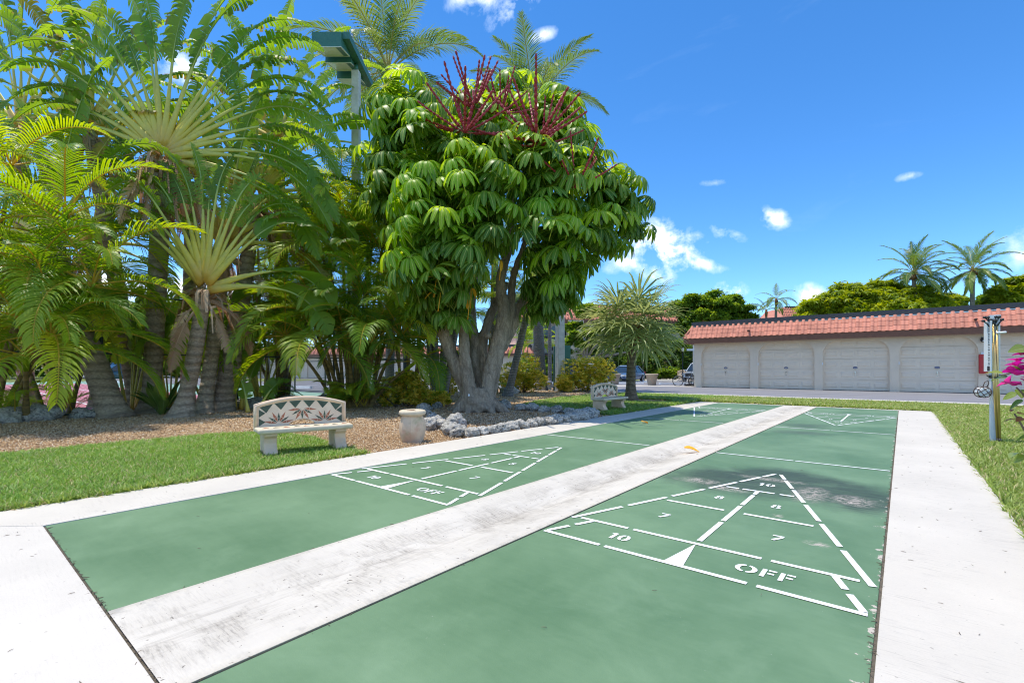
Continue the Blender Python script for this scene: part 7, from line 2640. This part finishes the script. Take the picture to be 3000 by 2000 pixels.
lawn_grass([(x, max(y, -1.5)) for x, y in lawn_near], 130000, 'bright short grass around the first bench', M['grass'], 1)
lawn_grass([p for p in GR] + [(-5.37, 19.85)], 250000, 'short grass around the second bench and the fan palm', M['grass'], 2, excl=lambda P: ((P[:, 0] + 7.0) / 1.15) ** 2 + ((P[:, 1] - 15.5) / 0.92) ** 2 < 1)
lawn_grass(rect(-5.37, 16.52, 14, 19.85), 250000, 'short grass strip between the courts and the kerb', M['grass2'], 3)
lawn_grass(rect(0.645, 1.6, 9, 16.52), 250000, 'dry tufted grass right of the right walk', M['grass2'], 4)
# taller tufts along the slab edges, round the bench feet and the post
r = np.random.RandomState(9)
edge = []
for (x, y0, y1, n) in ((-5.375, -0.5, 3.6, 1500), (0.65, 1.8, 16.5, 2200)):
    yy = r.uniform(y0, y1, n)
    edge.append(np.column_stack([np.full(n, x) + r.randn(n) * 0.018, yy]))
edge.append(np.column_stack([r.uniform(-5.4, 9, 2500), 16.53 + r.randn(2500) * 0.02]))
for c in ((1.07, 10.13), (-6.1, 2.72), (-5.98, 3.6), (-6.4, 2.8), (-5.9, 11.1), (-5.98, 12.1), (-6.3, 11.1)):
    a = r.rand(160) * 2 * pi
    q = 0.1 + 0.09 * r.rand(160)
    edge.append(np.column_stack([c[0] + q * np.cos(a), c[1] + q * np.sin(a)]))
edge = np.concatenate(edge)
scatter_mesh('grass', blade, rot_mats(r, len(edge), 0.6, 1.1, 2.1), np.column_stack([edge, np.zeros(len(edge))]), M['grass2'], None, r.rand(len(edge)), kind='stuff', label='taller grass fringe along the slab edges', category='grass')

# litter on the slabs and in the joints
r = np.random.RandomState(14)
tw = MB()
tw.tube([(-0.02, 0, 0), (0, 0.002, 0.002), (0.02, -0.002, 0)], [0.0015, 0.0025, 0.001], 4)
L_ = []
for (x0, x1, y0, y1, n) in ((-0.05, 0.6, 1, 14, 90), (-5.3, -4.7, 0.5, 14, 60), (-2.7, -1.95, 0.6, 14, 60), (-4.6, -2.0, -0.6, 0.45, 40), (-4.5, -2.9, 0.7, 14, 18), (-1.85, -0.15, 0.8, 14, 22)):
    L_.append(np.column_stack([r.uniform(x0, x1, n), r.uniform(y0, y1, n), np.full(n, TOP + 0.003)]))
for (x, y0, y1, n) in ((-0.086, 0.5, 14, 420), (-1.91, 0.6, 10, 80), (-2.779, 0.6, 10, 60)):
    L_.append(np.column_stack([x + r.randn(n) * 0.007, r.uniform(y0, y1, n), np.full(n, TOP - 0.002)]))
L_.append(np.column_stack([r.uniform(-4.62, -1.9, 200), 0.501 + r.randn(200) * 0.008, np.full(200, TOP - 0.002)]))
L_ = np.concatenate(L_)
scatter_mesh('debris', tw, rot_mats(r, len(L_), 0.1, 0.25, 0.8), L_, M['stem'], None, kind='stuff', label='small twigs and dirt on the slabs and in the joints', category='debris')

# fallen leaves
for (x, y, rz, wd, s) in ((-4.08, 9.12, 0.5, 'curled yellow leaf lying on the left court', 1.0), (-2.28, 6.45, -0.4, 'curled yellow leaf lying in the concrete gutter', 1.1)):
    h_ = heart_leaf(0.18, 0.05, 3, 0.5)
    o = h_.obj('fallen_leaf', M['yellow'], None, True, label=wd, category='leaf', group='fallen yellow leaves')
    o.location = (x, y, TOP + 0.028)
    o.rotation_euler = (0.1, 0.0, rz + YAW)
    o.scale = (s,) * 3
